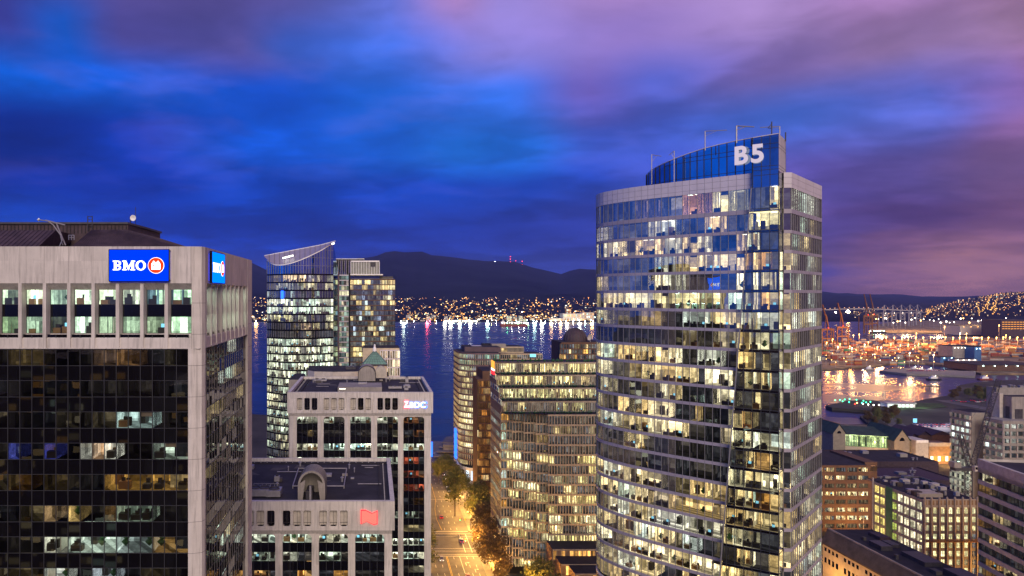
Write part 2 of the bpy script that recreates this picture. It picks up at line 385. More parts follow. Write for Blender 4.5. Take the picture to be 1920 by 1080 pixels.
def rooms(mb, path, zf, zc, rng, spec, depth=(3, 7), group=(1, 4), furn=True, key='room', states=None, inset=.12, partial=0):
    """rooms behind a run of panes: back wall, side walls, ceiling, floor, light strips and furniture"""
    n = len(path) - 1; front = offset_path(path, -inset); i = 0
    while i < n:
        g = min(n - i, rng.randint(*group)); j = i + g
        c, s = pick(rng, spec)
        if states:
            for (a, b, cc) in states:
                if a <= i < b:
                    j = min(b, n); c = cc; s = max(cc); g = j - i; break
                if i < a < j: j = a; g = j - i
        d = rng.uniform(*depth)
        back = offset_path(path, -inset - d)
        A0, A1, B0, B1 = front[i], front[j], back[i], back[j]
        if c[0] + c[1] + c[2] < .25:
            mb.face([(B0[0], B0[1], zf), (B1[0], B1[1], zf), (B1[0], B1[1], zc), (B0[0], B0[1], zc)], key, c)
        else:
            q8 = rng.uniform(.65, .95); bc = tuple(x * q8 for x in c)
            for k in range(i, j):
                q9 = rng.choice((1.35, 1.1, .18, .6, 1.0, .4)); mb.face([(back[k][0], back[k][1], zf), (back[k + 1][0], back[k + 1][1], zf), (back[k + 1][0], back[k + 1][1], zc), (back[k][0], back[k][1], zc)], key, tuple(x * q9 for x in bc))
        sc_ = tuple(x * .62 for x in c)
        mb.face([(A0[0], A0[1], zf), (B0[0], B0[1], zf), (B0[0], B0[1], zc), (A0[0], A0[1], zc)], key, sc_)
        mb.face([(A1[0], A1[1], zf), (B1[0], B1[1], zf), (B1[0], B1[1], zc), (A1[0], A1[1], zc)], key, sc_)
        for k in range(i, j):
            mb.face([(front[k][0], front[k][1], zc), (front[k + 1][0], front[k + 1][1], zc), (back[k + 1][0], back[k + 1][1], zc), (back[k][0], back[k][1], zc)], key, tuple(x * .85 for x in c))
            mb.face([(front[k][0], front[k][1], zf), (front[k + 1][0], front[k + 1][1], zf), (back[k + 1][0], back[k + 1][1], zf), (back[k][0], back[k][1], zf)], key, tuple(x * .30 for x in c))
        if s > .3 and furn:
            for k in range(i, j):
                P0, P1 = Vector(front[k]), Vector(front[k + 1]); w = (P1 - P0).length; ux = (P1 - P0) / w
                T = frame(P0, P1)
                sub = MB(T)
                if rng.random() < .55: sub.box(w * .25, w * .75, -d * .7, -d * .25, zc - .08, zc - .03, 'lamp_strip' if rng.random() < .7 else 'lamp_cool')
                r = rng.random()
                h = rng.uniform(.6, 1.0)
                if r < .55:
                    sub.box(w * .02, w * rng.uniform(.6, .98), -1.3, -.45, zf, zf + h, rng.choice(('furn_dark', 'furn_dark', 'furn_wood')))
                    if rng.random() < .6:
                        q = rng.uniform(.15, .5) * w; sub.box(q, q + .5, -.9, -.8, zf + h, zf + h + .45, rng.choice(('furn_dark', 'furn_dark', 'screen_glow')))
                    q = rng.uniform(.1, .6) * w; sub.box(q, q + .45, -1.9, -1.5, zf, zf + 1.1, 'furn_dark')
                elif r < .70:
                    q = rng.uniform(.0, .4) * w; sub.box(q, q + w * .5, -d * .9, -d * .6, zf, zf + rng.uniform(1.4, 2.2), rng.choice(('furn_wood', 'furn_white', 'furn_dark', 'furn_dark')))
                elif r < .76:
                    q = w * .5; sub.octa((q, -1, zf + 1.0), .55, 'plant_green'); sub.octa((q + .1, -1.1, zf + 1.5), .4, 'plant_green')
                elif r < .82:
                    q = rng.uniform(.1, .5) * w; sub.box(q, q + .1, -.6, -d * .8, zf, zc, 'furn_white')
                elif r < .87:
                    sub.box(.03, w - .03, -.12, -.08, zc - rng.uniform(.5, 1.6), zc, 'slab_white')
                for a_, b_ in zip((sub.v,), (sub.f,)):
                    o_ = len(mb.v)
                    mb.v += [p for p in sub.v]; mb.f += [tuple(o_ + q for q in f_) for f_ in sub.f]; mb.m += sub.m; mb.c += sub.c
        i = j

def spath(p0, p1, n):
    return [(p0[0] + (p1[0] - p0[0]) * k / n, p0[1] + (p1[1] - p0[1]) * k / n) for k in range(n + 1)]

def glass_row(mb, path, z0, z1, gm, mm, mw, md, rng=None, tilt=0.0, rail=None, skip=()):
    for k in range(len(path) - 1):
        a, b = path[k], path[k + 1]
        T = frame(a, b); w = math.dist(a, b)
        ta, tb = (rng.uniform(-tilt, tilt) * .5, rng.uniform(-tilt, tilt) * .5) if rng and tilt else (0, 0); t = (-ta - tb, ta - tb, ta + tb, -ta + tb)
        if k not in skip:
            i = len(mb.v); mb.v += [T(0, t[0], z0), T(w, t[1], z0), T(w, t[2], z1), T(0, t[3], z1)]; mb.f.append((i, i + 1, i + 2, i + 3)); mb.m.append(gm); mb.c.append((1, 1, 1))
        sub = MB(T); sub.box(-mw / 2, mw / 2, -.05, md, z0, z1, mm, skip='bt')
        if k == len(path) - 2: sub.box(w - mw / 2, w + mw / 2, -.05, md, z0, z1, mm, skip='bt')
        if rail: 
            for rz in rail: sub.box(mw / 2, w - mw / 2, -.03, md * .7, rz - .04, rz + .04, mm)
        o_ = len(mb.v); mb.v += sub.v; mb.f += [tuple(o_ + q for q in f_) for f_ in sub.f]; mb.m += sub.m; mb.c += sub.c

def band(mb, path, z0, z1, proud, m, thick=.35, joints=None):
    """continuous spandrel band along a path"""
    o = offset_path(path, proud); q = offset_path(path, -thick)
    for k in range(len(path) - 1):
        a, b, c, d = o[k], o[k + 1], q[k + 1], q[k]
        mb.face([(a[0], a[1], z0), (b[0], b[1], z0), (b[0], b[1], z1), (a[0], a[1], z1)], m)
        mb.face([(a[0], a[1], z1), (b[0], b[1], z1), (c[0], c[1], z1), (d[0], d[1], z1)], m)
        mb.face([(d[0], d[1], z0), (c[0], c[1], z0), (b[0], b[1], z0), (a[0], a[1], z0)], m)
        if joints and k % joints == 0:
            T = frame(a, b); sub = MB(T); sub.box(-.02, .02, 0, .012, z0 + .01, z1 - .01, 'joint')
            o_ = len(mb.v); mb.v += sub.v; mb.f += [tuple(o_ + x for x in f_) for f_ in sub.f]; mb.m += sub.m; mb.c += sub.c
    for (e, f_) in ((o[0], q[0]), (o[-1], q[-1])):
        mb.face([(e[0], e[1], z0), (f_[0], f_[1], z0), (f_[0], f_[1], z1), (e[0], e[1], z1)], m)

def letters(txt, h, bold=.0, depth=.05):
    """letter outlines from Blender's own font as triangles, one mesh per letter: (x offset, mesh data)"""
    out = []; x = 0
    for ch in txt:
        cu = bpy.data.curves.new('t', 'FONT'); cu.body = ch; cu.size = h; cu.extrude = depth; cu.offset = bold
        o = bpy.data.objects.new('t', cu); col.objects.link(o); bpy.context.view_layer.update()
        me = bpy.data.meshes.new_from_object(o.evaluated_get(bpy.context.evaluated_depsgraph_get()))
        xs = [q.co.x for q in me.vertices] or [0]
        out.append((x - min(xs), me)); x += max(xs) - min(xs) + h * .09
        bpy.data.objects.remove(o); bpy.data.curves.remove(cu)
    return out, x
def add_text(parent, txt, T, u0, z0, h, m, bold=0, depth=.06, out=.1, sx=1.0, name='letter'):
    ls, w = letters(txt, h, bold, depth)
    for (x, me) in ls:
        mb = MB()
        mb.v = [T(u0 + (p.co.x + x) * sx, out + p.co.z, z0 + p.co.y) for p in me.vertices]
        mb.f = [tuple(p.vertices) for p in me.polygons]; mb.m = [m] * len(mb.f); mb.c = [(1, 1, 1)] * len(mb.f)
        mb.build(name, parent); bpy.data.meshes.remove(me)
    return w * sx
def flatpoly(mb, pts, o0, o1, m):
    """extruded outline in the wall frame (u, z)"""
    n = len(pts); i = len(mb.v)
    mb.v += [mb.T(p[0], o1, p[1]) for p in pts] + [mb.T(p[0], o0, p[1]) for p in pts]
    mb.f.append(tuple(range(i, i + n))); mb.m.append(m); mb.c.append((1, 1, 1))
    for k in range(n):
        mb.f.append((i + k, i + n + k, i + n + (k + 1) % n, i + (k + 1) % n)); mb.m.append(m); mb.c.append((1, 1, 1))
# ------------------------------------------------------------------ B5 tower (the large curved glass tower)
rng = random.Random(5)
PC = (81.85, 133.8)                       # front right corner
b5 = thing('glass_office_tower', 'tall curved glass office tower with B5 letters on its blue sloping crown', 'office tower', (70, 150, 0))
curve = []                                # left, curved wall: from the rounded left end round to the prism
p = Vector((74.9, 134.6)); ang = 137.0; w = 1.5; pts = [tuple(p)]
for k in range(22):
    a = ang - (0 if k < 3 else 0)
    pts.append(None); 
    d = Vector((math.cos(R(ang)), math.sin(R(ang)))); p = p + d * w; pts[-1] = tuple(p)
    if k >= 2 and k < 15: ang -= .55
    if k >= 15: ang -= 3.0
for k in range(17):
    ang -= 8.5; d = Vector((math.cos(R(ang)), math.sin(R(ang)))); p = p + d * w; pts.append(tuple(p))
curve = pts[::-1]
# pane list continues round the back but only the first ones from the prism are seen
NV = len(curve) - 1
right = spath(PC, (98.8, 150.6), 16)
flat = [(80.35, 133.8), PC]
def edge_x(z):                            # slanting left edge of the glass prism, as distance along its front from the right end
    return 4.4 + (138.7 - z) / (138.7 - 61) * 5.6
PR = Vector((77.96, 131.3)); PDIR = Vector((-.829, .56)).normalized()
floors = []                               # (sill, head)
floors.append((131.86, 136.0))
z = 131.0
for k in range(21):
    floors.append((z - 3.28, z)); z -= 3.9
ZB = floors[-1][0] - .62
OFF = [(.52, WARM, .5, 1.15), (.10, COOL, .5, 1.1), (.22, DARKC, .02, .08), (.16, WARM, .08, .3)]
DIM = [(.32, WARM, .4, 1.1), (.48, DARKC, .02, .08), (.20, WARM, .08, .25)]
VDIM = [(.10, WARM, .3, .6), (.9, DARKC, .02, .08)]
mid = [p for p in (NV,)]
for fi, (z0, z1) in enumerate(floors):
    if fi == 0: spec, g = [(.9, DARKC, .05, .12), (.1, WARM, .3, .5)], (2, 4)
    elif fi == 1: spec, g = VDIM, (1, 3)
    elif fi in (7, 13, 14): spec, g = VDIM, (1, 3)
    elif fi in (2, 3, 4, 5, 9, 10, 11): spec, g = DIM if fi in (3, 9, 10, 11) else OFF, (1, 3)
    else: spec, g = OFF, (1, 3)
    st = None
    n = NV
    if fi == 0: st = [(n - 16, n - 14, (.10, .07, .06)), (n - 9, n - 7, (.75, .36, .2)), (n - 6, n - 5, (.35, .18, .1)), (n - 5, n - 3, (.85, .75, .4)), (n - 3, n - 1, (.25, .24, .16))]
    if fi == 5: st = [(n - 20, n - 4, (.62, .55, .30))]
    if fi in (1, 2, 3, 4): st = [(n - 13, n - 10, (.5, .52, .42))] + ([(n - 9, n - 7, (.8, .6, .3))] if fi > 1 else [])
    if fi in (1, 3, 4): st = [(n - 26, n - 14, (.03, .03, .035))] + (st or [])
    if fi == 4: st = st[:-1] + [(n - 8, n - 2, (.02, .02, .03))]
    if fi == 17: st = [(n - 14, n - 9, (.95, .97, .86)), (n - 9, n - 1, (.7, .68, .52))]
    if fi == 16: st = [(n - 14, n - 11, (.38, .32, .22)), (n - 11, n - 1, (.85, .60, .26))]
    mb = MB(); glass_row(mb, curve, z0, z1, 'glass_b5', 'mullion', .08, .08, rng, .005)
    row = mb.build('window_row', b5)
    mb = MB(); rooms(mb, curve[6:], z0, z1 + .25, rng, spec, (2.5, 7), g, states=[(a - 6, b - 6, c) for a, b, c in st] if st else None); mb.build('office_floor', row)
    mb = MB(); glass_row(mb, right, z0, z1, 'glass_side', 'mullion', .08, .12, rng, .012); glass_row(mb, flat, z0, z1, 'glass_b5', 'mullion', .09, .08)
    row = mb.build('window_row', b5)
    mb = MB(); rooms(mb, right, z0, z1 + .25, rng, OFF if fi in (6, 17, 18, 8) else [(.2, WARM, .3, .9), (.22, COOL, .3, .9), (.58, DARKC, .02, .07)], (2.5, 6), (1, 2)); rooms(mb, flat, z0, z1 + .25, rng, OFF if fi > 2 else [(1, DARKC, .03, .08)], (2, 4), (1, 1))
    mb.build('office_floor', row)
    if fi > 0:
        zt = floors[fi - 1][0]
        mb = MB(); band(mb, curve, z1, zt, .14, 'band_metal', joints=1); mb.build('spandrel_band', b5); mb = MB(); band(mb, [flat[0]] + right, z1, zt, .14, 'band_metal', joints=2); mb.build('side_spandrel_band', b5)
    # prism: glass facet in front with dark mullions, its left edge leaning outwards towards the base
    e0, e1 = edge_x(z0 - .6), edge_x(z1)
    zb = z0 - .62; zt2 = z1
    T = lambda u_, o_, z_: (PR.x + PDIR.x * (-u_) - PDIR.y * 0 + (-PDIR.y) * 0 + 0, 0, z_)
    a = (PR.x + PDIR.x * e0, PR.y + PDIR.y * e0); b = tuple(PR)
    Tf = frame(a, b)
    mb = MB(Tf); W = e0; mod = 1.5
    us = [W - mod * k for k in range(int(W / mod) + 1)]; us = [q for q in us if q > e0 - e1 + .15]
    lo = [0.0] + us[::-1]; hi = [e0 - e1] + us[::-1]
    for k in range(len(lo) - 1):
        t = [rng.uniform(-.03, .03) for _ in range(4)]
        mb.face([(lo[k], t[0], zb), (lo[k + 1], t[1], zb), (hi[k + 1], t[2], zt2), (hi[k], t[3], zt2)], 'glass_prism')
        if k: mb.box(lo[k] - .05, lo[k] + .05, -.05, .10, zb, zt2, 'mullion_dark')
    mb.box(.1, W, -.04, .08, z0 - .06, z0 + .03, 'mullion_dark'); mb.box(.1, W, -.04, .08, z0 - .55, z0 - .47, 'mullion_dark')
    # the bright steel edge
    mb.face([(-.12, .12, zb), (.1, .12, zb), (e0 - e1 + .1, .12, zt2), (e0 - e1 - .12, .12, zt2)], 'mullion')
    mb.face([(-.12, .12, zb), (e0 - e1 - .12, .12, zt2), (e0 - e1 - .12, -1.6, zt2), (-.12, -1.6, zb)], 'glass_prism')
    row = mb.build('window_row', b5)
    mb = MB(); q = spath((a[0] + (b[0] - a[0]) * (e0 - e1) / e0, a[1] + (b[1] - a[1]) * (e0 - e1) / e0), b, max(2, round(e1 / 1.5)))
    stp = None
    if fi == 6: stp = [(0, 9, (.95, .97, .8))]
    if fi == 1: stp = [(0, 3, (.9, .8, .42))]
    rooms(mb, q, z0, z1 + .25, rng, [(.5, WARM, .5, 1), (.1, AMB, .4, .8), (.45, DARKC, .04, .14)], (2.5, 6), (1, 2), states=stp); mb.build('office_floor', row)
    if fi: 
        mb = MB(); mb.T = Tf; mb.box(.2, W, -.5, -.06, z0 - .55, z0 - .08, 'spandrel_dark'); mb.build('spandrel_band', b5)
# prism return wall, floor by floor glass with mullions
ret = [tuple(PR), (80.35, 133.9)]
mb = MB(); glass_row(mb, ret, ZB, 138.9, 'glass_prism', 'mullion_dark', .14, .08, rail=[f[0] - .3 for f in floors]); mb.build('prism_return', b5)
# roof parapet of metal panels (two courses)
mb = MB()
for (za, zb_) in ((136.0, 136.75), (136.79, 138.0), (138.04, 139.0)):
    band(mb, curve, za, zb_, .14, 'metal_panel', joints=1); band(mb, [flat[0]] + right, za, zb_, .14, 'metal_panel', joints=4)
band(mb, curve, 136.75, 136.79, .08, 'joint'); band(mb, curve, 138.0, 138.04, .08, 'joint'); band(mb, [flat[0]] + right, 138.0, 138.04, .08, 'joint'); band(mb, [flat[0]] + right, 136.75, 136.79, .08, 'joint')
mb.build('parapet', b5)
back = [(98.8, 150.6), (92, 166)]
roofpoly = curve + [ret[0], flat[0]] + right + [(92, 166)]
mb = MB(); mb.face([(p[0], p[1], 137.6) for p in roofpoly], 'roof_dark'); mb.build('roof', b5)
core = [(p[0], p[1]) for p in offset_path(curve, -8.2)[8:]]
mb = MB()
# lower storeys of the tower below what the photograph shows, and the rear wall
for k in range(len(curve) - 1): mb.face([(curve[k][0], curve[k][1], 0), (curve[k + 1][0], curve[k + 1][1], 0), (curve[k + 1][0], curve[k + 1][1], ZB), (curve[k][0], curve[k][1], ZB)], 'spandrel_dark')
for q in ([tuple(PR + PDIR * 12), tuple(PR)], ret, flat, [right[0], right[-1]]):
    mb.face([(q[0][0], q[0][1], 0), (q[1][0], q[1][1], 0), (q[1][0], q[1][1], ZB), (q[0][0], q[0][1], ZB)], 'spandrel_dark')
mb.face([(98.8, 150.6, 0), (92, 166, 0), (92, 166, 137.6), (98.8, 150.6, 137.6)], 'concrete_grey')
mb.face([(92, 166, 0), (*curve[0], 0), (*curve[0], 137.6), (92, 166, 137.6)], 'concrete_grey')
z = ZB
while z > 6:
    band(mb, curve, z - .6, z, .14, 'metal_panel'); band(mb, right, z - .6, z, .14, 'metal_panel'); z -= 3.9
mb.build('lower_storeys', b5)
# floor slabs close each storey in depth
mb = MB()
for (z0, z1) in floors: mb.face([(p[0], p[1], z0 - .3) for p in offset_path(curve, -.3)] + [(p[0], p[1], z0 - .3) for p in (flat[0], *right, (92, 166))], 'dark_core')
mb.build('floor_slab', b5)

# the blue glass crown: a sail-shaped screen rising to the corner
crown = [tuple(PR)]
tgt = [(1443.8, 132.1), (1427.6, 132.9), (1411.5, 133.75), (1411.2, 136.2), (1395.3, 137.6), (1379, 138.9), (1363, 140.2), (1348, 141.3), (1334, 142.3), (1320, 143.4), (1307, 144.5), (1294, 145.6), (1281, 146.8), (1268, 148.1), (1256, 149.5), (1246, 151.0), (1237, 152.7), (1229, 154.6), (1222, 156.8), (1216.5, 159.2), (1213, 161.8), (1212, 164.5)]
for (px, yy) in tgt: crown.append((xat(px, yy), yy))
import bisect
tx = [1212, 1222, 1236, 1252, 1268.6, 1290, 1320.4, 1350, 1382, 1420, 1460]; ty = [328, 319, 310.5, 303, 296, 288, 278, 270.5, 263.5, 256.5, 250]
def lerp(x, xs, ys):
    if x <= xs[0]: return ys[0]
    if x >= xs[-1]: return ys[-1]
    i = bisect.bisect_right(xs, x) - 1; return ys[i] + (ys[i + 1] - ys[i]) * (x - xs[i]) / (xs[i + 1] - xs[i])
ctop = [zat(lerp(PX0 + q[0] / q[1] * F, tx, ty), q[1]) for q in crown]
cr = thing('crown_root', 'x', 'x', (0, 0, 0)); bpy.data.objects.remove(cr)
mb = MB(); cp = crown[::-1]; ct = ctop[::-1]
for k in range(len(cp) - 1):
    a, b = cp[k], cp[k + 1]; zb = 136.2 if k < len(cp) - 4 else 136.0
    T = frame(a, b); w = math.dist(a, b); t = [rng.uniform(-.01, .01) for _ in range(4)]
    mb.T = lambda x, y, z: (x, y, z)
    i = len(mb.v); mb.v += [T(0, t[0], zb), T(w, t[1], zb), T(w, t[2], ct[k + 1]), T(0, t[3], ct[k])]; mb.f.append((i, i + 1, i + 2, i + 3)); mb.m.append('glass_crown'); mb.c.append((1, 1, 1))
    mb.T = T; mb.box(-.06, .06, -.03, .14, zb, ct[k], 'mullion_dark')
    mb.face([(0, .16, ct[k] - .1), (w, .16, ct[k + 1] - .1), (w, .16, ct[k + 1] + .05), (0, .16, ct[k] + .05)], 'metal_panel')
    for rz in (138.3, 139.3, 140.0, 143.4, 144.3):
        if ct[k] > rz + .6: mb.box(.06, w - .06, -.03, .08, rz - .04, rz + .04, 'mullion_dark')
screen_o = mb.build('crown_screen', b5)
# backing plane a little behind the screen keeps it dark blue, with its return wall of pale panels to the right
mb = MB(); inner = offset_path(cp, -1.0)
for k in range(len(cp) - 1):
    a, b = inner[k], inner[k + 1]
    mb.face([(a[0], a[1], 137.5), (b[0], b[1], 137.5), (b[0], b[1], ct[k + 1] - .3), (a[0], a[1], ct[k] - .3)], 'dark_core')
mb.build('crown_frame', b5)
rw = [tuple(PR), (79.6, 133.2), (81.2, 135.1), (82.7, 137.0), (83.9, 138.9), (84.8, 140.8), (85.2, 142.6), (85.0, 144.4)]
zt = [zat(lerp(PX0 + q[0] / q[1] * F, [1460, 1487], [250, 277]), q[1]) for q in rw]; zt[-1] = zt[-2] - .2
mb = MB()
for k in range(len(rw) - 1):
    a, b = rw[k], rw[k + 1]; T = frame(a, b); w = math.dist(a, b); mb.T = T
    mb.face([(0, 0, 137.6), (w, 0, 137.6), (w, 0, zt[k + 1]), (0, 0, zt[k])], 'metal_panel')
    mb.box(-.03, .03, 0, .03, 137.6, zt[k] - .02, 'joint'); mb.box(w / 2 - .02, w / 2 + .02, 0, .03, 137.6, zt[k + 1] - .1, 'joint')
    for rz in (139.4, 140.0, 143.4, 144.0):
        if zt[k + 1] > rz: mb.box(.03, w - .03, 0, .025, rz - .03, rz + .03, 'joint')
mb.T = lambda x, y, z: (x, y, z)
mb.build('crown_side_wall', b5)
mb = MB(); mb.face([(p[0], p[1], zt_ - .6) for p, zt_ in list(zip(inner, ct))[-16:]] + [(p[0] - .3, p[1] + .6, zt_ - .6) for p, zt_ in list(zip(rw, zt))[1:]], 'roof_dark')
mb.build('crown_roof', b5)
# B5 letters, standing off the screen
def letter_mesh(strokes): pass
Tl = frame((xat(1379, 138.9), 138.9), (xat(1411.2, 136.2), 136.2)); Tm = frame((xat(1411.5, 133.75), 133.75), tuple(PR))
add_text(b5, 'B', Tl, .10, zat(308.5, 138.5), 5.05, 'letter_lilac', .13, .09, .5, .98)
add_text(b5, '5', Tm, -.25, zat(304.5, 133.5), 4.85, 'letter_lilac', .13, .09, .5, 1.0)

# window-washing davits and masts on the crown
def davit(px, pytop, pybase, yy, arm_px, arm_py, label, r=.10, second=None):
    b = at(px, pybase, yy); t = at(px, pytop, yy)
    o = thing('roof_davit', label, 'davit', tuple(b), 'window washing davits on the curved tower')
    mb = MB(); mb.tube(b, t, r, 'steel'); mb.build('mast', o)
    e = at(arm_px, arm_py, yy + .8)
    mb = MB(); mb.tube(t, e, r * .7, 'steel'); k = t + (b - t) * .25; mb.tube(k, t + (e - t) * .55, r * .35, 'steel'); mb.build('arm', o)
davit(1222, 290, 345, 153, 1240, 293, 'steel davit at the low left end of the blue crown')
davit(1264, 283, 341, 146, 1254, 291, 'steel davit with its short arm turned left near the blue crown')
davit(1322, 246, 282, 140, 1363, 244, 'steel davit on top of the middle of the blue crown')
davit(1381, 236, 268, 136, 1414, 238, 'steel davit standing just above the B5 letters', .15)
davit(1462, 237, 252, 133, 1425, 239, 'steel davit behind the tallest corner of the blue crown')
o = thing('roof_mast', 'thin lightning mast with cross struts at the tallest crown corner', 'mast', tuple(at(1447, 256, 132.5)))
mb = MB(); mb.tube(at(1447, 256, 132.5), at(1447, 228, 132.5), .11, 'steel_dark'); mb.tube(at(1447, 232, 132.5), at(1440, 240, 132.5), .06, 'steel_dark'); mb.tube(at(1440, 240, 132.5), at(1447, 241, 132.5), .06, 'steel_dark'); mb.build('pole', o)
o = tag((lambda m_: (m_.tube(at(1473, 265, 136), at(1473, 248, 136), .12, 'steel_dark'), m_.build('roof_post', None))[1])(MB()), 'short dark post on the sloping right side of the crown', 'post')

# ------------------------------------------------------------------ BMO tower
rng = random.Random(11)
bm = thing('concrete_office_tower', 'black glass office tower with pale concrete crown carrying the blue BMO signs', 'office tower', (-38, 102, 0))
YF = 85.0; XR = -21.2; XL = XR - 34; YB = YF + 34
ZT = zat(462, YF); ZS = zat(654, YF)                 # parapet top, soffit of the crown
zr1, zr0 = zat(531, YF), zat(635, YF)                # recess top and bottom
zu1, zu0, zl1, zl0 = zat(543.3, YF), zat(571.4, YF), zat(594.4, YF), zat(626, YF)
CH = 1.35                                            # chamfered corner
BW = 3.035
def crown_face(p0, p1, nb, u_first, states):
    """crown of one side: upper wall, recessed bays between splayed piers, sloping sills and lower panels"""
    T = frame(p0, p1); Wd = math.dist(p0, p1)
    mb = MB(T)
    mb.box(0, Wd, -.4, 0, zr1 + .0, ZT, 'concrete')
    for k in range(nb + 1):
        u0 = u_first + k * BW
        if 0 < u0 < Wd: mb.box(u0 - .012, u0 + .012, 0, .006, zr1 + .05, ZT - .02, 'joint')
    mb.box(0, Wd, -.4, 0, ZS, zat(652, YF) + .0, 'concrete')
    mb.build('crown_wall', bm)
    for k in range(nb):
        u0 = u_first + k * BW; u1 = u0 + BW          # bay between pier centres
        pw = .21; sp = .13; rd = .9
        if u0 < -.5: continue
        a, b = u0 + pw, (u1 - pw if k < nb - 1 else Wd - .02); ia, ib = a + sp, b - sp + .02
        mb = MB(T)
        mb.box(u0 - pw, u0 + pw, -.95, 0, zat(652, YF), zr1, 'concrete')
        # splayed jambs, sloping head and sill
        mb.face([(a, 0, zr0), (ia, -rd, zl0), (ia, -rd, zu1), (a, 0, zr1)], 'concrete')
        mb.face([(b, 0, zr0), (b, 0, zr1), (ib, -rd, zu1), (ib, -rd, zl0)], 'concrete')
        mb.face([(a, 0, zr1), (ia, -rd, zu1), (ib, -rd, zu1), (b, 0, zr1)], 'concrete')
        mb.face([(a, -.12, zr0), (b, -.12, zr0), (ib, -rd, zl0), (ia, -rd, zl0)], 'concrete')
        mb.box(a, b, -.8, -.12, zat(652, YF), zr0, 'concrete')
        mb.build('pier', bm)
        c1, c2 = states(k)
        mb = MB(T)
        for (z0, z1) in ((zu0, zu1), (zl0, zl1)):
            mb.face([(ia, -rd, z0), (ib, -rd, z0), (ib, -rd, z1), (ia, -rd, z1)], 'glass_clear')
            mb.box(ia, ib, -rd - .02, -rd + .04, z0, z0 + .06, 'mullion_dark')
        q = rng.choice((.35, .5, .62)) * (ib - ia) + ia
        mb.box(ia, ib, -rd - .3, -rd + .02, zl1, zu0, 'spandrel_dark')
        mb.box(ia - .02, ia + .06, -rd - .02, -rd + .05, zl0, zu1, 'mullion_dark'); mb.box(ib - .06, ib + .02, -rd - .02, -rd + .05, zl0, zu1, 'mullion_dark')
        win = mb.build('window', bm)
        mb = MB()
        P0, P1 = T(ia, -rd, 0)[:2], T(ib, -rd, 0)[:2]
        q = spath(P0, P1, 2)
        for (z0, z1, c) in ((zu0, zu1, c1), (zl0, zl1, c2)):
            rooms(mb, q, z0 - .05, z1 + .3, rng, [(1, [(c[0] * .70, c[1] * .78, c[2] * .66)], 1, 1)], (3, 5.5), (1, 2), inset=.1)
        if nb == 10 and p0[0] == XR and k not in (2, 7): 
            mb.T = T; mb.box(ia + .1, ib - .1, -rd - .6, -rd - .3, zu1 - .12, zu1 - .06, 'lamp_window'); mb.box(ia + .1, ib - .1, -rd - .6, -rd - .3, zl1 - .12, zl1 - .06, 'lamp_window')
        mb.build('office_room', win)
cs = [((.55, .6, .5), (.25, .32, .2)), ((.85, .85, .7), (.75, .9, .75)), ((.30, .36, .32), (.06, .06, .05)), ((.80, .86, .74), (.95, 1.1, .98)), ((.85, .88, .7), (.62, .72, .56)), ((.88, .86, .78), (.5, .6, .48)), ((.10, .15, .2), (.72, .82, .62)), ((.11, .14, .2), (.8, .95, .78))]
p0, p1 = (XL + CH, YF), (XR - CH, YF)
uf = (XR - CH - XL - CH) - .05 - BW * 10 - .0
# pier centres come from the photograph: last bay ends at the corner pier
def st_front(k):
    i = k - 2
    return cs[i] if 0 <= i < 8 else ((.4, .45, .4), (.4, .45, .4))
U_LAST = (xat(358, YF) - p0[0])
crown_face(p0, (xat(359, YF), YF), 10, U_LAST - BW * 10 - .05, st_front)
crown_face((XR, YF + CH), (XR, YB - 1.9), 10, .35, lambda k: ((.62, .86, .66), (.7, .95, .7)) if k not in (2, 7) else ((.2, .25, .2), (.25, .3, .22)))
mb = MB()
chp = [(xat(359, YF), YF), (XR - .25, YF + .35), (XR, YF + 1.0), (XR, YF + CH)]
for a, b in zip(chp[:-1], chp[1:]):
    mb.face([(a[0], a[1], 0), (b[0], b[1], 0), (b[0], b[1], ZT), (a[0], a[1], ZT)], 'concrete')
zz = ZT - 7.05
while zz > 20:
    for a, b in zip(chp[:-1], chp[1:]):
        mb.T = frame(a, b); w = math.dist(a, b); mb.box(0, w, 0, .008, zz - .02, zz + .02, 'joint')
    zz -= 3.9
mb.T = lambda x, y, z: (x, y, z)
mb.box(xat(352.6, YF), chp[0][0], YF, YF + .9, 0, ZS, 'concrete')
zz = ZT - 14.85
while zz > 20: mb.box(xat(352.6, YF), chp[0][0], YF - .008, YF, zz - .02, zz + .02, 'joint'); zz -= 3.9
mb.box(chp[0][0] - .012, chp[0][0] + .012, YF - .008, YF, ZS, ZT, 'joint')
mb.build('corner_column', bm)
mb = MB(); mb.box(XR - 1.2, XR + .04, YB - 3.9, YB, 0, ZT - .01, 'concrete'); 
zz = ZT - 7.05
while zz > 20: mb.box(XR + .04, XR + .05, YB - 3.9, YB, zz - .02, zz + .02, 'joint'); zz -= 3.9
mb.box(XL, XL + .4, YF + CH, YB, 0, ZT, 'concrete'); mb.box(XL, XR - 1.3, YB - .4, YB, 0, ZT, 'concrete')
mb.build('corner_column', bm)
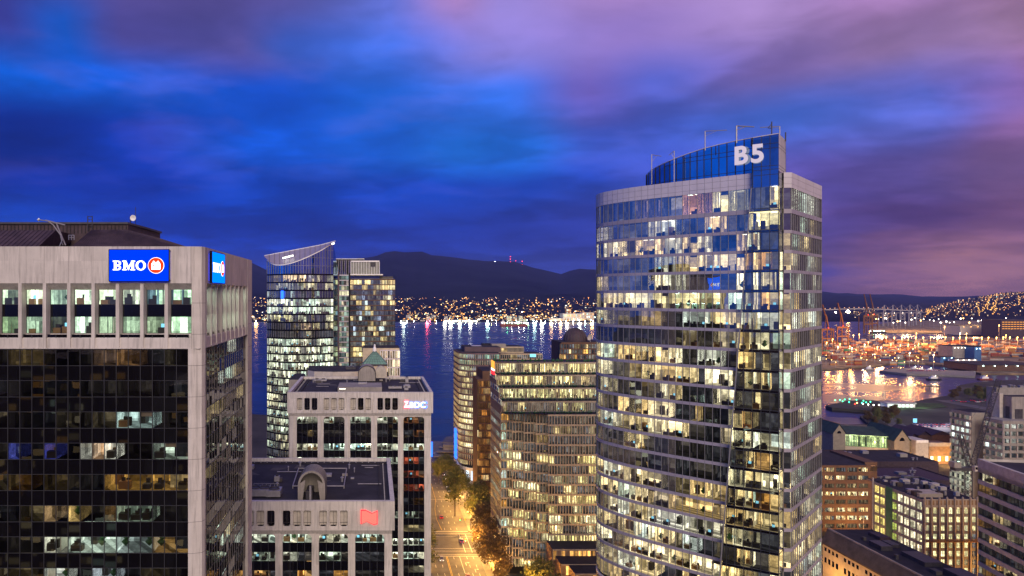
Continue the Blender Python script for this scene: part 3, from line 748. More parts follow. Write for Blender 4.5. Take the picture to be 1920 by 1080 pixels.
# curtain wall below the crown: front and right side
front = [(xat(352.5, YF) - 1.504 * k, YF + .28) for k in range(22)][::-1]
side = [(XR - .35, YF + 1.7 + 1.48 * k) for k in range(20)]
def cw_z(k): return (zat(686, YF) - 3.9 * k, zat(686, YF) - 3.9 * k + 2.03)
for k in range(10):
    z0, z1 = cw_z(k); ns = len(front) - 1
    def P(px): return ns - round((352.5 - px) / 22.62)
    stt = {0: [(P(170), P(222), (.07, .045, .03)), (P(222), P(262), (.22, .12, .05))],
           2: [(P(222), P(290), (.42, .62, .62))],
           3: [(P(90), P(90) + 1, (.04, .05, .32)), (P(2), P(2) + 1, (.03, .04, .22)), (P(152), P(175), (1.0, 1.05, .95)), (P(175), P(198), (.95, .6, .35)), (P(198), P(221), (1.0, 1.05, .95)), (P(290), P(352), (.34, .44, .38))],
           4: [(P(205), P(352), (.36, .20, .045))],  # amber room light standing in for a golden reflection in this row
           5: [(P(131), P(150), (.85, .6, .22)), (P(92), P(108), (.3, .2, .1)), (P(222), P(290), (.30, .42, .33))],
           6: [(P(92), P(130), (.8, .85, .7)), (P(130), P(221), (.62, .82, .72)), (P(221), P(290), (.38, .5, .5)), (P(290), P(352), (.42, .25, .08))],
           7: [(P(92), P(130), (.8, .9, .85)), (P(176), P(222), (.5, .6, .7))]}.get(k)
    mb = MB(); glass_row(mb, front, z0, z1, 'glass_dark', 'mullion_dark', .07, .08, rng, .015)
    mb2 = MB()
    glass_row(mb, front, z1, z1 + 1.87, 'spandrel_dark', 'mullion_dark', .07, .08, rng, .02)
    T = frame(front[0], front[-1]); mb.T = T; W = math.dist(front[0], front[-1])
    mb.box(0, W, -.02, .06, z0 - .04, z0 + .02, 'mullion_dark'); mb.box(0, W, -.02, .06, z1 - .02, z1 + .03, 'mullion_dark')
    row = mb.build('window_row', bm)
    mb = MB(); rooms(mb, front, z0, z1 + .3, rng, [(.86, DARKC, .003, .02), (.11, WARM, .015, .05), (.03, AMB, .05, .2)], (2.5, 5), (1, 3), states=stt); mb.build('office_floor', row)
    mb = MB(); glass_row(mb, side, z0, z1, 'glass_dark', 'mullion', .05, .04, rng, .015); glass_row(mb, side, z1, z1 + 1.87, 'spandrel_dark', 'mullion', .05, .04, rng, .02)
    mb.T = frame(side[0], side[-1]); W = math.dist(side[0], side[-1]); mb.box(0, W, -.02, .06, z0 - .04, z0 + .02, 'mullion_dark'); mb.box(0, W, -.02, .06, z1 - .02, z1 + .03, 'mullion_dark')
    row = mb.build('window_row', bm)
    mb = MB(); rooms(mb, side, z0, z1 + .3, rng, [(.84, DARKC, .01, .03), (.10, COOL, .4, .9), (.06, WARM, .2, .6)], (2.5, 5), (1, 3)); mb.build('office_floor', row)
zlow = cw_z(9)[0]
mb = MB(); mb.box(XL + .4, XR - .4, YF + .3, YB - .5, 0, zlow, 'spandrel_dark'); mb.box(XL + .5, XR - 9, YF + 8, YB - 1, zlow, ZT - 2, 'dark_core'); mb.build('lower_storeys', bm)
mb = MB(); mb.box(XL, XR - .4, YF + .05, YF + .9, ZS - .02, ZS + .1, 'concrete', skip=''); mb.box(XR - .9, XR - .05, YF + .9, YB, ZS - .02, ZS + .1, 'concrete'); mb.build('soffit', bm)
# roof: flat rim, hipped ribbed metal roof, upper penthouse
mb = MB(); mb.face([(XL, YF + .4, ZT - .5), (XR - .4, YF + .4, ZT - .5), (XR - .4, YB - .4, ZT - .5), (XL, YB - .4, ZT - .5)], 'roof_dark')
mb.build('roof', bm)
def rib_roof(name, base, top, z0, z1, n=40):
    mb = MB()
    for k in range(4):
        a, b = Vector((*base[k], z0)), Vector((*base[(k + 1) % 4], z0)); c, d = Vector((*top[(k + 1) % 4], z1)), Vector((*top[k], z1))
        mb.face([tuple(a), tuple(b), tuple(c), tuple(d)], 'roof_ribbed')
        if k == 0 or k == 1:
            for j in range(n):
                t = (j + .5) / n; s0 = a.lerp(b, t); s1 = d.lerp(c, t); up = Vector((0, -.06 if k == 0 else 0, .06)); mb.tube(s0 + up, s1 + up, .035, 'roof_ribbed', n=4, caps=False)
    mb.face([(*p_, z1) for p_ in top], 'roof_dark')
    return mb.build(name, bm)
zr = ZT - .45
rib_roof('metal_roof', [(xat(122, 88.5), 88.5), (-23.6, 88.5), (-23.6, 116), (-44, 116)], [(xat(172, 96), 96), (xat(238, 96), 96), (-34.6, 110), (-40, 110)], zr, zat(431.5, 96))
rib_roof('metal_roof', [(-70, 88.5), (xat(62, 88.5), 88.5), (-49, 112), (-70, 112)], [(-70, 95), (xat(104, 95), 95), (-45, 108), (-70, 108)], zr, zat(432, 95))
mb = MB(); xx1, yy1 = xat(240, 101), 101.0; za, zb_ = zat(430, 101), zat(420.5, 101)
mb.prism([(-75, yy1), (xx1, yy1), (xat(286, 112), 109), (xat(286, 112), 116), (-75, 116)], zr, zb_, 'roof_ribbed', 'roof_dark')
for k in range(60):
    xk = xx1 - .3 - k * .55; mb.box(xk, xk + .12, yy1 - .06, yy1, za - .6, zb_ - .1, 'roof_dark')
mb.prism([(-75.2, yy1 - .25), (xx1 + .1, yy1 - .25), (xat(286, 112) + .3, 108.8), (xat(286, 112) + .3, 116), (-75.2, 116)], zb_ + .004, zb_ + .3, 'steel_dark')
mb.build('penthouse', bm)
# roof-washing crane and small gear on top
o = thing('roof_crane', 'curved twin rail window washing crane leaning over the ribbed roof', 'roof crane', tuple(at(112, 460, 90)))
mb = MB()
cv = [(112, 461), (117, 450), (114, 441), (107, 432), (100, 422), (90, 414.5), (73, 412)]
for off in (0, .55):
    for a, b in zip(cv[:-1], cv[1:]):
        q0, q1 = at(*a, 90 + off), at(*b, 90 + off); mb.tube(q0, q1, .075, 'steel')
for a in cv[1:]: mb.tube(at(*a, 90), at(*a, 90.55), .05, 'steel')
mb.build('jib', o)
mb = MB(); mb.tube(at(123, 460, 90.3), at(105, 417, 90.3), .09, 'steel'); mb.tube(at(118, 460, 90.3), at(108, 422, 90.3), .06, 'steel'); mb.tube(at(85, 413, 90.3), at(122, 422, 90.3), .1, 'steel'); mb.octa(tuple(at(72.5, 412, 90.2)), .25, 'white_paint'); mb.build('strut', o)
o = thing('roof_ladder', 'small dark caged ladder at the roof ridge', 'ladder', tuple(at(168.5, 432, 100.8)))
mb = MB()
for px in (164.5, 173): mb.tube(at(px, 432, 100.8), at(px, 405, 100.8), .08, 'steel_dark')
for py in (406, 412, 418, 424): mb.tube(at(164.5, py, 100.8), at(173, py, 100.8), .05, 'steel_dark')
mb.build('rail', o)
o = thing('roof_ladder', 'pale metal ladder frame standing in the gap between the ribbed roofs', 'ladder', tuple(at(134, 450, 93)))
mb = MB()
for px in (129, 134, 139): mb.tube(at(px, 450, 93), at(px, 440.5, 93), .07, 'steel')
for py in (441, 445.5): mb.tube(at(129, py, 93), at(139, py, 93), .06, 'steel')
mb.build('rail', o)
o = thing('satellite_dish', 'white satellite dish on a post at the penthouse edge', 'satellite dish', tuple(at(247, 421, 104)))
mb = MB(); mb.tube(at(244.5, 421, 104), at(244.5, 406, 104), .09, 'steel_dark'); mb.tube(at(254, 421, 104), at(254, 388, 104), .05, 'steel_dark'); mb.build('post', o)
mb = MB(); c = at(250, 409, 103.7); mb.T = lambda x, y, z, c=c: (c.x + x, c.y - z * .9 + y * .0, c.z + y)
mb.lathe(0, 0, [(0.02, .0), (.26, .05), (.42, .14), (.46, .18), (.4, .14), (.2, .07)], 'white_paint', 20); mb.build('dish', o, True)
# signs
def bmo_sign(T, u0, u1, z0, z1, face_m, label, edge='sign_edge', big=True):
    c = T((u0 + u1) / 2, 0, z0)
    o = thing('illuminated_sign', label, 'sign', c, 'blue bank signs on the concrete crown')
    mb = MB(T); mb.box(u0, u1, .22, .42, z0, z1, face_m); mb.build('face_panel', o)
    mb = MB(T)
    for (a, b, c_, d) in ((u0 - .07, u1 + .07, z1, z1 + .09), (u0 - .07, u1 + .07, z0 - .09, z0), (u0 - .09, u0 - .002, z0, z1), (u1 + .002, u1 + .09, z0, z1)): mb.box(a, b, .1, .46, c_, d, 'spandrel_dark')
    mb.build('frame', o)
    mb = MB(T); mb.box(u0 - .02, u1 + .02, .13, .20, z0 - .0, z1, edge); mb.build('halo_tube', o)
    mb = MB(T)
    for uu in (u0 - .1, u1 + .1):
        for zz_ in (z0 + .1, z1 - .1): mb.box(uu - .05, uu + .05, 0, .2, zz_ - .05, zz_ + .05, 'steel_dark')
    mb.build('bracket', o)
    W = u1 - u0; H = z1 - z0; s = W / 7.45; zc = (z0 + z1) / 2; lo, hi = zc - H * .155, zc + H * .155
    h = hi - lo
    def B_(u): 
        m_ = MB(T); w = h * .86
        m_.box(u, u + .34 * h, .43, .5, lo + .001, lo + .12 * h, 'sign_white'); m_.box(u, u + .34 * h, .43, .5, hi - .12 * h, hi, 'sign_white'); m_.box(u + .12 * h, u + .36 * h, .43, .499, lo, hi, 'sign_white')
        for (za, zb) in ((lo, lo + .54 * h), (lo + .46 * h, hi)):
            r = (zb - za) / 2; cz = (za + zb) / 2; cu = u + .52 * h; N_ = 10
            for k in range(N_):
                t0, t1 = -math.pi / 2 + math.pi * k / N_, -math.pi / 2 + math.pi * (k + 1) / N_
                ro, ri = r, r * .5; kx = 1.25
                m_.face([(cu + ri * math.cos(t0) * .9, .501, cz + ri * math.sin(t0)), (cu + ro * kx * math.cos(t0), .501, cz + ro * math.sin(t0)), (cu + ro * kx * math.cos(t1), .501, cz + ro * math.sin(t1)), (cu + ri * math.cos(t1) * .9, .501, cz + ri * math.sin(t1))], 'sign_white')
            m_.box(u + .34 * h, cu, .43, .5015, za, za + r * .5, 'sign_white'); m_.box(u + .34 * h, cu, .43, .5015, zb - r * .5, zb, 'sign_white')
        m_.build('letter', o)
    def M_(u):
        m_ = MB(T); w = 1.32 * h
        for (a, b) in ((.14 * h, .32 * h), (w - .36 * h, w - .12 * h)): m_.box(u + a, u + b, .43, .5, lo, hi, 'sign_white')
        for (a, b) in ((0, .44 * h), (w - .48 * h, w)): m_.box(u + a, u + b, .43, .502, lo - .001, lo + .11 * h, 'sign_white')
        for (a, b) in ((0, .40 * h), (w - .40 * h, w)): m_.box(u + a, u + b, .43, .502, hi - .11 * h, hi + .001, 'sign_white')
        m_.face([(u + .16 * h, .503, hi), (u + .42 * h, .503, hi), (u + .76 * h, .503, lo + .12 * h), (u + .62 * h, .503, lo - .02 * h)], 'sign_white')
        m_.face([(u + .62 * h, .504, lo - .02 * h), (u + w - .16 * h, .504, hi), (u + w - .32 * h, .504, hi), (u + .62 * h, .504, lo + .36 * h)], 'sign_white')
        m_.build('letter', o)
    def O_(u):
        m_ = MB(T); cu = u + .52 * h; cz = (lo + hi) / 2; N_ = 28
        for k in range(N_):
            t0, t1 = 2 * math.pi * k / N_, 2 * math.pi * (k + 1) / N_
            f_ = lambda rx, rz, t: (cu + rx * math.cos(t), .5, cz + rz * math.sin(t))
            m_.face([f_(.28 * h, .38 * h, t0), f_(.53 * h, .52 * h, t0), f_(.53 * h, .52 * h, t1), f_(.28 * h, .38 * h, t1)], 'sign_white')
        m_.build('letter', o)
    B_(u0 + .46 * s); M_(u0 + .46 * s + .98 * h); O_(u0 + .46 * s + 2.38 * h)
    # roundel: orange-red disc with a white bar shape of two peaks
    m_ = MB(T); cu = u0 + 5.88 * s; rr = .97 * s; N_ = 36
    ring = [(cu + rr * math.cos(2 * math.pi * k / N_), zc + rr * math.sin(2 * math.pi * k / N_)) for k in range(N_)]
    flatpoly(m_, [(cu + (x - cu) * 1.05, zc + (y - zc) * 1.05) for x, y in ring], .43, .47, 'sign_white'); flatpoly(m_, ring, .471, .5, 'sign_orange')
    b = .57 * s; zz0 = zc - .52 * s
    flatpoly(m_, [(cu - b, zz0), (cu + b, zz0), (cu + b, zz0 + .72 * s), (cu + .28 * s, zz0 + 1.14 * s), (cu, zz0 + .86 * s), (cu - .28 * s, zz0 + 1.14 * s), (cu - b, zz0 + .72 * s)], .501, .52, 'sign_white')
    for sg in (-1, 1): flatpoly(m_, [(cu + sg * .27 * s - .17 * s, zz0 + .42 * s), (cu + sg * .27 * s + .17 * s, zz0 + .42 * s), (cu + sg * .27 * s, zz0 + .60 * s)], .521, .53, 'sign_orange')
    m_.build('roundel', o)
T = frame((XL, YF), (XR, YF))
bmo_sign(T, xat(207.5, YF) - XL, xat(318, YF) - XL, zat(527, YF), zat(469, YF), 'sign_blue', 'blue BMO sign with orange roundel on the wide front of the crown')
T2 = frame((XR, YF), (XR, YB))
ys0, ys1 = 21.2 * F / (700 - 391.5), 21.2 * F / (700 - 416)
bmo_sign(T2, ys0 - YF, ys1 - YF, zat(527, YF) - .1, zat(469, YF), 'sign_azure', 'lighter blue BMO sign on the narrow receding side of the crown')
# ------------------------------------------------------------------ the two pale concrete bank towers
def arch_bay(mb, u0, u1, zs, zt, r, d0, d1, m, bottom=False):
    """solid wall above a round-cornered opening: from the arc up to zt (or below it, down to zt, when bottom)"""
    n = 5; pts = []
    sgn = -1 if bottom else 1
    for k in range(n + 1): t = math.pi - math.pi / 2 * k / n; pts.append((u0 + r + r * math.cos(t), zs - sgn * r + sgn * r * math.sin(t)))
    for k in range(n + 1): t = math.pi / 2 - math.pi / 2 * k / n; pts.append((u1 - r + r * math.cos(t), zs - sgn * r + sgn * r * math.sin(t)))
    for a, b in zip(pts[:-1], pts[1:]):
        mb.face([(a[0], d1, a[1]), (b[0], d1, b[1]), (b[0], d1, zt), (a[0], d1, zt)], m)
        mb.face([(a[0], d1, a[1]), (b[0], d1, b[1]), (b[0], d0, b[1]), (a[0], d0, a[1])], m)
def bank_tower(x0, x1, y, depth, zt, bays, bw, colw, small_z, head_z, label, zlow, floor_h, spec_rows, rng, sign_bay_small=True, seed=0, lit_small=False, mull=4):
    root = thing('concrete_bank_tower', label, 'office tower', ((x0 + x1) / 2, y + depth / 2, 0), 'pale concrete bank towers with arched window bays')
    T = frame((x0, y), (x1, y)); W = x1 - x0
    OV = .55                                           # crown overhang
    zc = small_z[0] - .95                              # bottom of the crown
    # crown front: wall around the small arched windows
    mb = MB(T)
    mb.box(0, W, -.4, OV, small_z[1], zt, 'concrete'); mb.box(.001, W - .001, -.4, OV, zc, small_z[0], 'concrete')
    mb.face([(0, OV, zc), (W, OV, zc), (W, 0, zc - .9), (0, 0, zc - .9)], 'concrete')
    mb.box(0, W, -.4, 0, head_z + .0, zc - .9, 'concrete')
    cur = 0.0
    spans = []
    for b in range(len(bays)):
        ub = bays[b]; ow = bw - colw
        for j in range(3):
            pitch = ow * 1.06 / 3; a = ub - ow * .03 + pitch * j + pitch * .14; spans.append((a, a + pitch * .74, b))
    keep = [s for s in spans if not (sign_bay_small and s[2] == len(bays) - 1) and s[0] > .3]
    edge = 0.0
    for (a, c, b) in keep:
        mb.box(edge, a, -.4, OV, small_z[0], small_z[1], 'concrete', skip='tb'); edge = c
        arch_bay(mb, a, c, small_z[1], small_z[1] + .02, .30, -.3, OV, 'concrete'); arch_bay(mb, a, c, small_z[0], small_z[0] - .02, .30, -.3, OV, 'concrete', True)
        mb.box(a - .30, a - .12, OV, OV + .16, small_z[0] - .5, small_z[1] + .2, 'concrete')
        mb.box(c + .12, c + .30, OV, OV + .16, small_z[0] - .5, small_z[1] + .2, 'concrete')
    mb.box(edge, W, -.4, OV, small_z[0], small_z[1], 'concrete', skip='tb')
    if sign_bay_small:
        a = bays[-1] - .3; c = bays[-1] + bw - colw + .3
        for q in ((a, c, OV, OV + .05, small_z[0] - .15, small_z[0]), (a, c, OV, OV + .05, small_z[1], small_z[1] + .12), (a, a + .12, OV, OV + .05, small_z[0], small_z[1]), (c - .12, c, OV, OV + .05, small_z[0], small_z[1])): mb.box(*q, 'concrete')
    mb.build('crown_wall', root)
    for i, (a, c, b) in enumerate(keep):
        mb = MB(T); mb.face([(a, -.25, small_z[0]), (c, -.25, small_z[0]), (c, -.25, small_z[1]), (a, -.25, small_z[1])], 'slab_white' if rng.random() < .75 else 'spandrel_dark')
        mb.box(a, c, -.24, -.18, small_z[0] + .45, small_z[0] + .52, 'steel_dark'); mb.box((a + c) / 2 - .03, (a + c) / 2 + .03, -.24, -.18, small_z[0], small_z[1], 'steel_dark')
        mb.build('window', root)
    # columns and the arched heads of the tall bays
    mb = MB(T); edge = 0.0
    for ub in bays:
        if ub > edge: mb.box(edge, ub, -.6, 0, zlow, head_z, 'concrete', skip='t')
        cm = (edge + ub) / 2
        if ub - edge > .8: mb.box(cm - .18, cm + .18, 0, .28, zlow, zc - .9, 'concrete')
        edge = ub + bw - colw
        arch_bay(mb, ub, edge, head_z - .0, head_z + .02, .95, -.5, 0, 'concrete')
    mb.box(edge, W, -.6, 0, zlow, head_z, 'concrete', skip='t')
    mb.build('facade_column', root)
    for bi, ub in enumerate(bays):
        u1 = ub + bw - colw; zz = head_z; k = 0
        while zz > zlow + 1:
            z1 = zz; z0 = zz - floor_h * .5
            mb = MB(T); P0, P1 = T(ub, -.42, 0)[:2], T(u1, -.42, 0)[:2]; q = spath(P0, P1, mull)
            gb = MB(); glass_row(gb, q, z0, z1, 'glass_dark' if spec_rows(k)[1] else 'glass_clear', 'mullion_dark', .10, .08, rng, .015)
            gb.T = T; glass_row(gb, q, z0 - floor_h * .5, z0, 'spandrel_dark', 'mullion_dark', .10, .08, rng, .02) if False else None
            gb.T = lambda x, y_, z_: (x, y_, z_); glass_row(gb, q, z0 - floor_h * .5, z0, 'spandrel_dark', 'mullion_dark', .10, .08, rng, .02)
            row = gb.build('window', root)
            rb = MB(); rooms(rb, q, z0, z1 + .2, rng, ([(.5, [(.6, .12, .06), (.5, .2, .08)], .15, .7), (.5, DARKC, .05, .15)] if zt > 80 and bi == len(bays) - 1 and k in (0, 1, 3, 4, 5) else spec_rows(k)[0]), (2.5, 5), (1, 3)); rb.build('office_room', row)  # red room light in the far tower's last bay stands in for reflected lights
            zz -= floor_h; k += 1
    # sides, back, roof
    mb = MB()
    mb.box(x0 - .0, x0 + .5, y + .6, y + depth, 0, zc, 'concrete'); mb.box(x1 - .5, x1, y + .6, y + depth, 0, zc, 'concrete'); mb.box(x0 + .5, x1 - .5, y + depth - .5, y + depth, 0, zc, 'concrete')
    mb.box(x0 - OV, x0 + .4, y - OV + .003, y + depth + OV, zc, zt - .003, 'concrete'); mb.box(x1 - .4, x1 + OV, y - OV + .003, y + depth + OV, zc, zt - .003, 'concrete'); mb.box(x0 + .4, x1 - .4, y + depth, y + depth + OV, zc, zt, 'concrete')
    mb.box(x0 + .5, x1 - .5, y + .7, y + depth - .5, 0, zlow, 'dark_core'); mb.box(x0 + 6, x1 - 6, y + 7, y + depth - 2, zlow, zt - 3, 'dark_core')
    mb.build('side_wall', root)
    mb = MB(); mb.face([(x0 + .4, y + .4, zt - .9), (x1 - .4, y + .4, zt - .9), (x1 - .4, y + depth, zt - .9), (x0 + .4, y + depth, zt - .9)], 'roof_membrane')
    # raised walkway strip with studs just inside the parapet
    i1 = 2.6
    mb.box(x0 + .45, x1 - .45, y + depth - i1, y + depth - i1 + .25, zt - .9, zt - .6, 'roof_dark')
    mb.box(x1 - i1 - .25, x1 - i1, y + .45, y + depth - i1, zt - .9, zt - .6, 'roof_dark'); mb.box(x0 + i1, x0 + i1 + .25, y + .45, y + depth - i1, zt - .9, zt - .6, 'roof_dark')
    for k in range(30):
        yy = y + 1 + k * (depth - 3) / 30
        for xx in (x1 - 1.6, x0 + 1.3): mb.box(xx, xx + .25, yy, yy + .3, zt - .9, zt - .55, 'steel')
    for k in range(22):
        xx = x0 + 2 + k * (x1 - x0 - 4) / 22; mb.box(xx, xx + .3, y + depth - 1.4, y + depth - 1.15, zt - .9, zt - .55, 'steel')
    mb.box(x0 + 1.0, x1 - 1.0, y + depth - 1.7, y + depth - 1.66, zt - .5, zt - .44, 'steel')
    mb.build('roof', root)
    for k in range(16):
        xx = rng.uniform(x0 + 4, x1 - 5); yy = y + rng.choice((rng.uniform(12, depth - 4), rng.uniform(depth * .6, depth - 4))); s_ = rng.uniform(.2, .6); mb = MB(); r_ = rng.random(); z_ = zt - .9
        if abs(xx - xat(585, 150)) < 5 and zt < 80: xx += 9
        if r_ < .4: mb.lathe(xx, yy, [(s_ * .5, z_), (s_ * .5, z_ + .9), (s_ * .8, z_ + .9), (s_ * .8, z_ + 1.1), (.01, z_ + 1.3)], 'steel', 8); nm = 'roof_vent'
        elif r_ < .7: mb.tube((xx, yy, z_ + .2), (xx + rng.uniform(2, 8), yy, z_ + .2), .12, 'steel', n=6); nm = 'roof_pipe'
        else: mb.box(xx, xx + s_ * 4, yy, yy + s_ * 3, z_, z_ + s_ * 1.6, rng.choice(('steel', 'concrete_grey', 'roof_slate'))); nm = 'roof_box'
        mb.build(nm, root)
    for k in range(9):
        mb = MB(); xx = rng.uniform(x0 + 4, x1 - 8); yy = rng.uniform(y + 4, y + depth - 7); mb.face([(xx, yy, zt - .895 + .0004 * k), (xx + rng.uniform(2, 6), yy, zt - .895 + .0004 * k), (xx + rng.uniform(2, 6), yy + 3, zt - .895 + .0004 * k), (xx + .5, yy + rng.uniform(2, 4), zt - .895 + .0004 * k)], rng.choice(('roof_slate', 'roof_dark', 'roof_slate'))); mb.build('roof_patch', root)
    return root, T
OFFR = [(.7, [(.62, .72, .6), (.8, .85, .7), (.5, .62, .5)], .5, 1.0), (.3, DARKC, .05, .2)]
BRT = [(1, [(.95, .95, .75), (.8, .95, .8), (1, .9, .65)], .6, 1.05)]
DRK = [(.75, DARKC, .01, .06), (.15, AMB, .05, .25), (.1, WARM, .1, .3)]
# near tower with the red flag sign
YN = 145.0; XN1 = xat(735, YN); ZN = zat(938.5, YN); pn = 7.72
bays = []
k = 0
ux1 = XN1 - (XN1 - xat(556 / 2.7 + 460, YN))
XN0 = XN1 - 41
bays = [xat(460 + z_ / 2.7, YN) - XN0 for z_ in (188 - 184.5 * 2, 188 - 184.5, 188, 372, 556)][0:]
bays = [b for b in bays if b > .5]
rng = random.Random(21)
nbc, TN = bank_tower(XN0, XN1, YN, 37.5, ZN, bays, 7.72, 1.5, (zat(984.5, YN), zat(956, YN)), zat(1001.5, YN), 'nearer arched concrete bank tower, with the red flag sign and a vaulted roof hood', 40,
                     3.95, lambda k: ((BRT, False) if k == 0 else (OFFR if k in (1,) else ([(.7, AMB, .25, .8), (.3, DARKC, .05, .1)] if k in (2, 3) else DRK), True)), rng)  # amber lower rows stand in for golden reflections in the windows
# far tower with the blue and red letters
YD = 200.0; XD0, XD1 = -24.6, 16.9; ZD = zat(735, YD)
bays = [xat(460 + z_ / 2.7, YD) - XD0 for z_ in (260, 396, 531, 667, 800)]
bdc, TD = bank_tower(XD0, XD1, YD, 37.5, ZD, bays, 7.84, 1.7, (zat(768, YD), zat(745.8, YD)), zat(781.5, YD), 'farther arched concrete bank tower, with the glowing blue letter sign at its corner', 25,
                     3.98, lambda k: ((OFFR, True) if k == 0 else ((BRT, False) if k in (2, 9, 10) else ((OFFR, True) if k in (3, 7) else (DRK, True)))), rng)
# flag sign
o = thing('illuminated_sign', 'glowing red flag shaped bank sign on the nearer concrete bank tower', 'sign', TN(0, 0, 0)[:2] + (zat(982, YN),))
o.location = at(691, 980, YN - .7); ORG[o.name] = tuple(o.location)
mb = MB(TN); U = lambda px: xat(px, YN) - XN0; Zn = lambda py: zat(py, YN)
fl = [(678, 955.5), (686, 955.5), (697, 961), (706.5, 957), (706.5, 979), (700, 980.5), (688, 974.5), (678, 979)]
fp = [(U(a), Zn(b)) for a, b in fl][::-1]
flatpoly(mb, fp, .82, .95, 'sign_pink'); mb.build('face_panel', o)
cxx = sum(p[0] for p in fp) / 8; czz = sum(p[1] for p in fp) / 8
mb = MB(TN); flatpoly(mb, [(cxx + (p[0] - cxx) * 1.09, czz + (p[1] - czz) * 1.12) for p in fp], .62, .81, 'sign_red_edge'); mb.build('edge_band', o)
# letter sign of the far tower
o = thing('illuminated_sign', 'glowing blue BDC letters beside a red emblem on the farther bank tower', 'sign', tuple(at(776, 768, YD - .7)))
mb = MB(TD); U = lambda px: xat(px, YD) - XD0; Zd = lambda py: zat(py, YD)
mb.box(U(757), U(795), .56, .62, Zd(770), Zd(744), 'concrete'); mb.build('back_panel', o)
add_text(o, 'BDC', TD, U(768.3), Zd(763.3), 2.3, 'sign_white', .045, .04, .86, .98)
add_text(o, 'BDC', TD, U(767.6), Zd(763.6), 2.4, 'sign_letter_blue', .12, .05, .74, .98, name='letter_halo')
mb = MB(TD)
for q in ((758.5, 751.5), ): pass
zp = [(758.6, 751), (765.5, 751), (764.6, 753.6), (761.6, 760), (767.5, 760), (767.0, 763.6), (757.8, 763.6), (758.2, 761), (761.8, 753.6), (758.2, 753.6)]
flatpoly(mb, [(U(a), Zd(b)) for a, b in zp][::-1], .84, .9, 'sign_white')
cz_ = (U(762.7), Zd(757.3)); flatpoly(mb, [(cz_[0] + (U(a) - cz_[0]) * 1.18, cz_[1] + (Zd(b) - cz_[1]) * 1.2) for a, b in zp][::-1], .7, .83, 'sign_magenta'); mb.build('emblem', o)
# vaulted hood over the window-washing rig on the near roof
def vault(name, label, cx_, y0, y1, zb, w, h, m, open_front=True):
    o = thing(name, label, 'roof hood', (cx_, y0, zb))
    prof = [(-w / 2, 0), (-w / 2, h * .5)] + [(-w / 2 * math.cos(math.pi * k / 12), h * .5 + h * .5 * math.sin(math.pi * k / 12)) for k in range(1, 12)] + [(w / 2, h * .5), (w / 2, 0)]
    mb = MB()
    for a, b in zip(prof[:-1], prof[1:]):
        mb.face([(cx_ + a[0], y0, zb + a[1]), (cx_ + b[0], y0, zb + b[1]), (cx_ + b[0], y1, zb + b[1]), (cx_ + a[0], y1, zb + a[1])], m)
        ai, bi = (a[0] * .86, a[1] * .93), (b[0] * .86, b[1] * .93)
        mb.face([(cx_ + ai[0], y0, zb + ai[1]), (cx_ + bi[0], y0, zb + bi[1]), (cx_ + bi[0], y1, zb + bi[1]), (cx_ + ai[0], y1, zb + ai[1])], m)
        mb.face([(cx_ + a[0], y0, zb + a[1]), (cx_ + b[0], y0, zb + b[1]), (cx_ + bi[0], y0, zb + bi[1]), (cx_ + ai[0], y0, zb + ai[1])], m)
    mb.face([(cx_ + p_[0], y1, zb + p_[1]) for p_ in prof], m)
    if not open_front: mb.face([(cx_ + p_[0], y0 + .02, zb + p_[1]) for p_ in prof], m)
    mb.build('hood_shell', o)
    for k in range(1, 6):
        yy = y0 + (y1 - y0) * k / 6
        mb = MB()
        for a, b in zip(prof[:-1], prof[1:]): mb.tube((cx_ + a[0] * 1.005, yy, zb + a[1] * 1.005), (cx_ + b[0] * 1.005, yy, zb + b[1] * 1.005), .045, 'steel_dark', n=4, caps=False)
        mb.build('seam', o)
    return o
zr_ = ZN - .9
vh = vault('vaulted_hood', 'pale ribbed vaulted hood open at the front on the nearer bank roof', xat(585, 150), 148.5, 154.5, zr_, 5.9, 6.3, 'concrete_grey')
mb = MB(); cxv = xat(585, 150)
for sx in (-1, 1):
    mb.face([(cxv + sx * 2.6, 148.4, zr_), (cxv + sx * 1.9, 148.4, zr_), (cxv + sx * 1.3, 148.4, zr_ + 4.4), (cxv + sx * 2.5, 148.4, zr_ + 3.6)], 'concrete_grey')
mb.build('curtain_flap', vh)
o = thing('window_rig', 'dark window washing machine parked under the vaulted hood', 'machine', (cxv, 149, zr_))
mb = MB(); mb.box(cxv - 1.1, cxv + .3, 147.5, 152, zr_ + .3, zr_ + 2.2, 'steel_dark'); mb.box(cxv - .3, cxv + .1, 147, 147.6, zr_ + .3, zr_ + 3.4, 'steel'); mb.build('body', o)
mb = MB()
for xx in (cxv - .9, cxv + .2): mb.tube((xx, 147.4, zr_ + .25), (xx, 147.7, zr_ + .25), .25, 'rubber', n=10)
mb.build('wheel', o)
o = thing('roof_screen', 'low pale rectangular frame lying around a hatch on the nearer bank roof', 'roof screen', tuple(at(600, 880, 163)))
mb = MB(); a, b, c, d = ground(560, 878, zr_ + .6), ground(650, 878, zr_ + .6), ground(645, 911, zr_ + .6), ground(549, 911, zr_ + .6)
for q0, q1 in ((a, b), (b, c), (c, d), (d, a)): mb.tube(q0, q1, .16, 'steel', n=4)
for q in (a, b, c, d): mb.tube(q, (q.x, q.y, zr_), .12, 'steel', n=4)
h_ = ground(616, 892, zr_); mb.build('frame', o); mb = MB(); mb.box(h_.x - .8, h_.x + .8, h_.y - 1, h_.y + 1, zr_, zr_ + .5, 'steel'); mb.build('hatch', o)
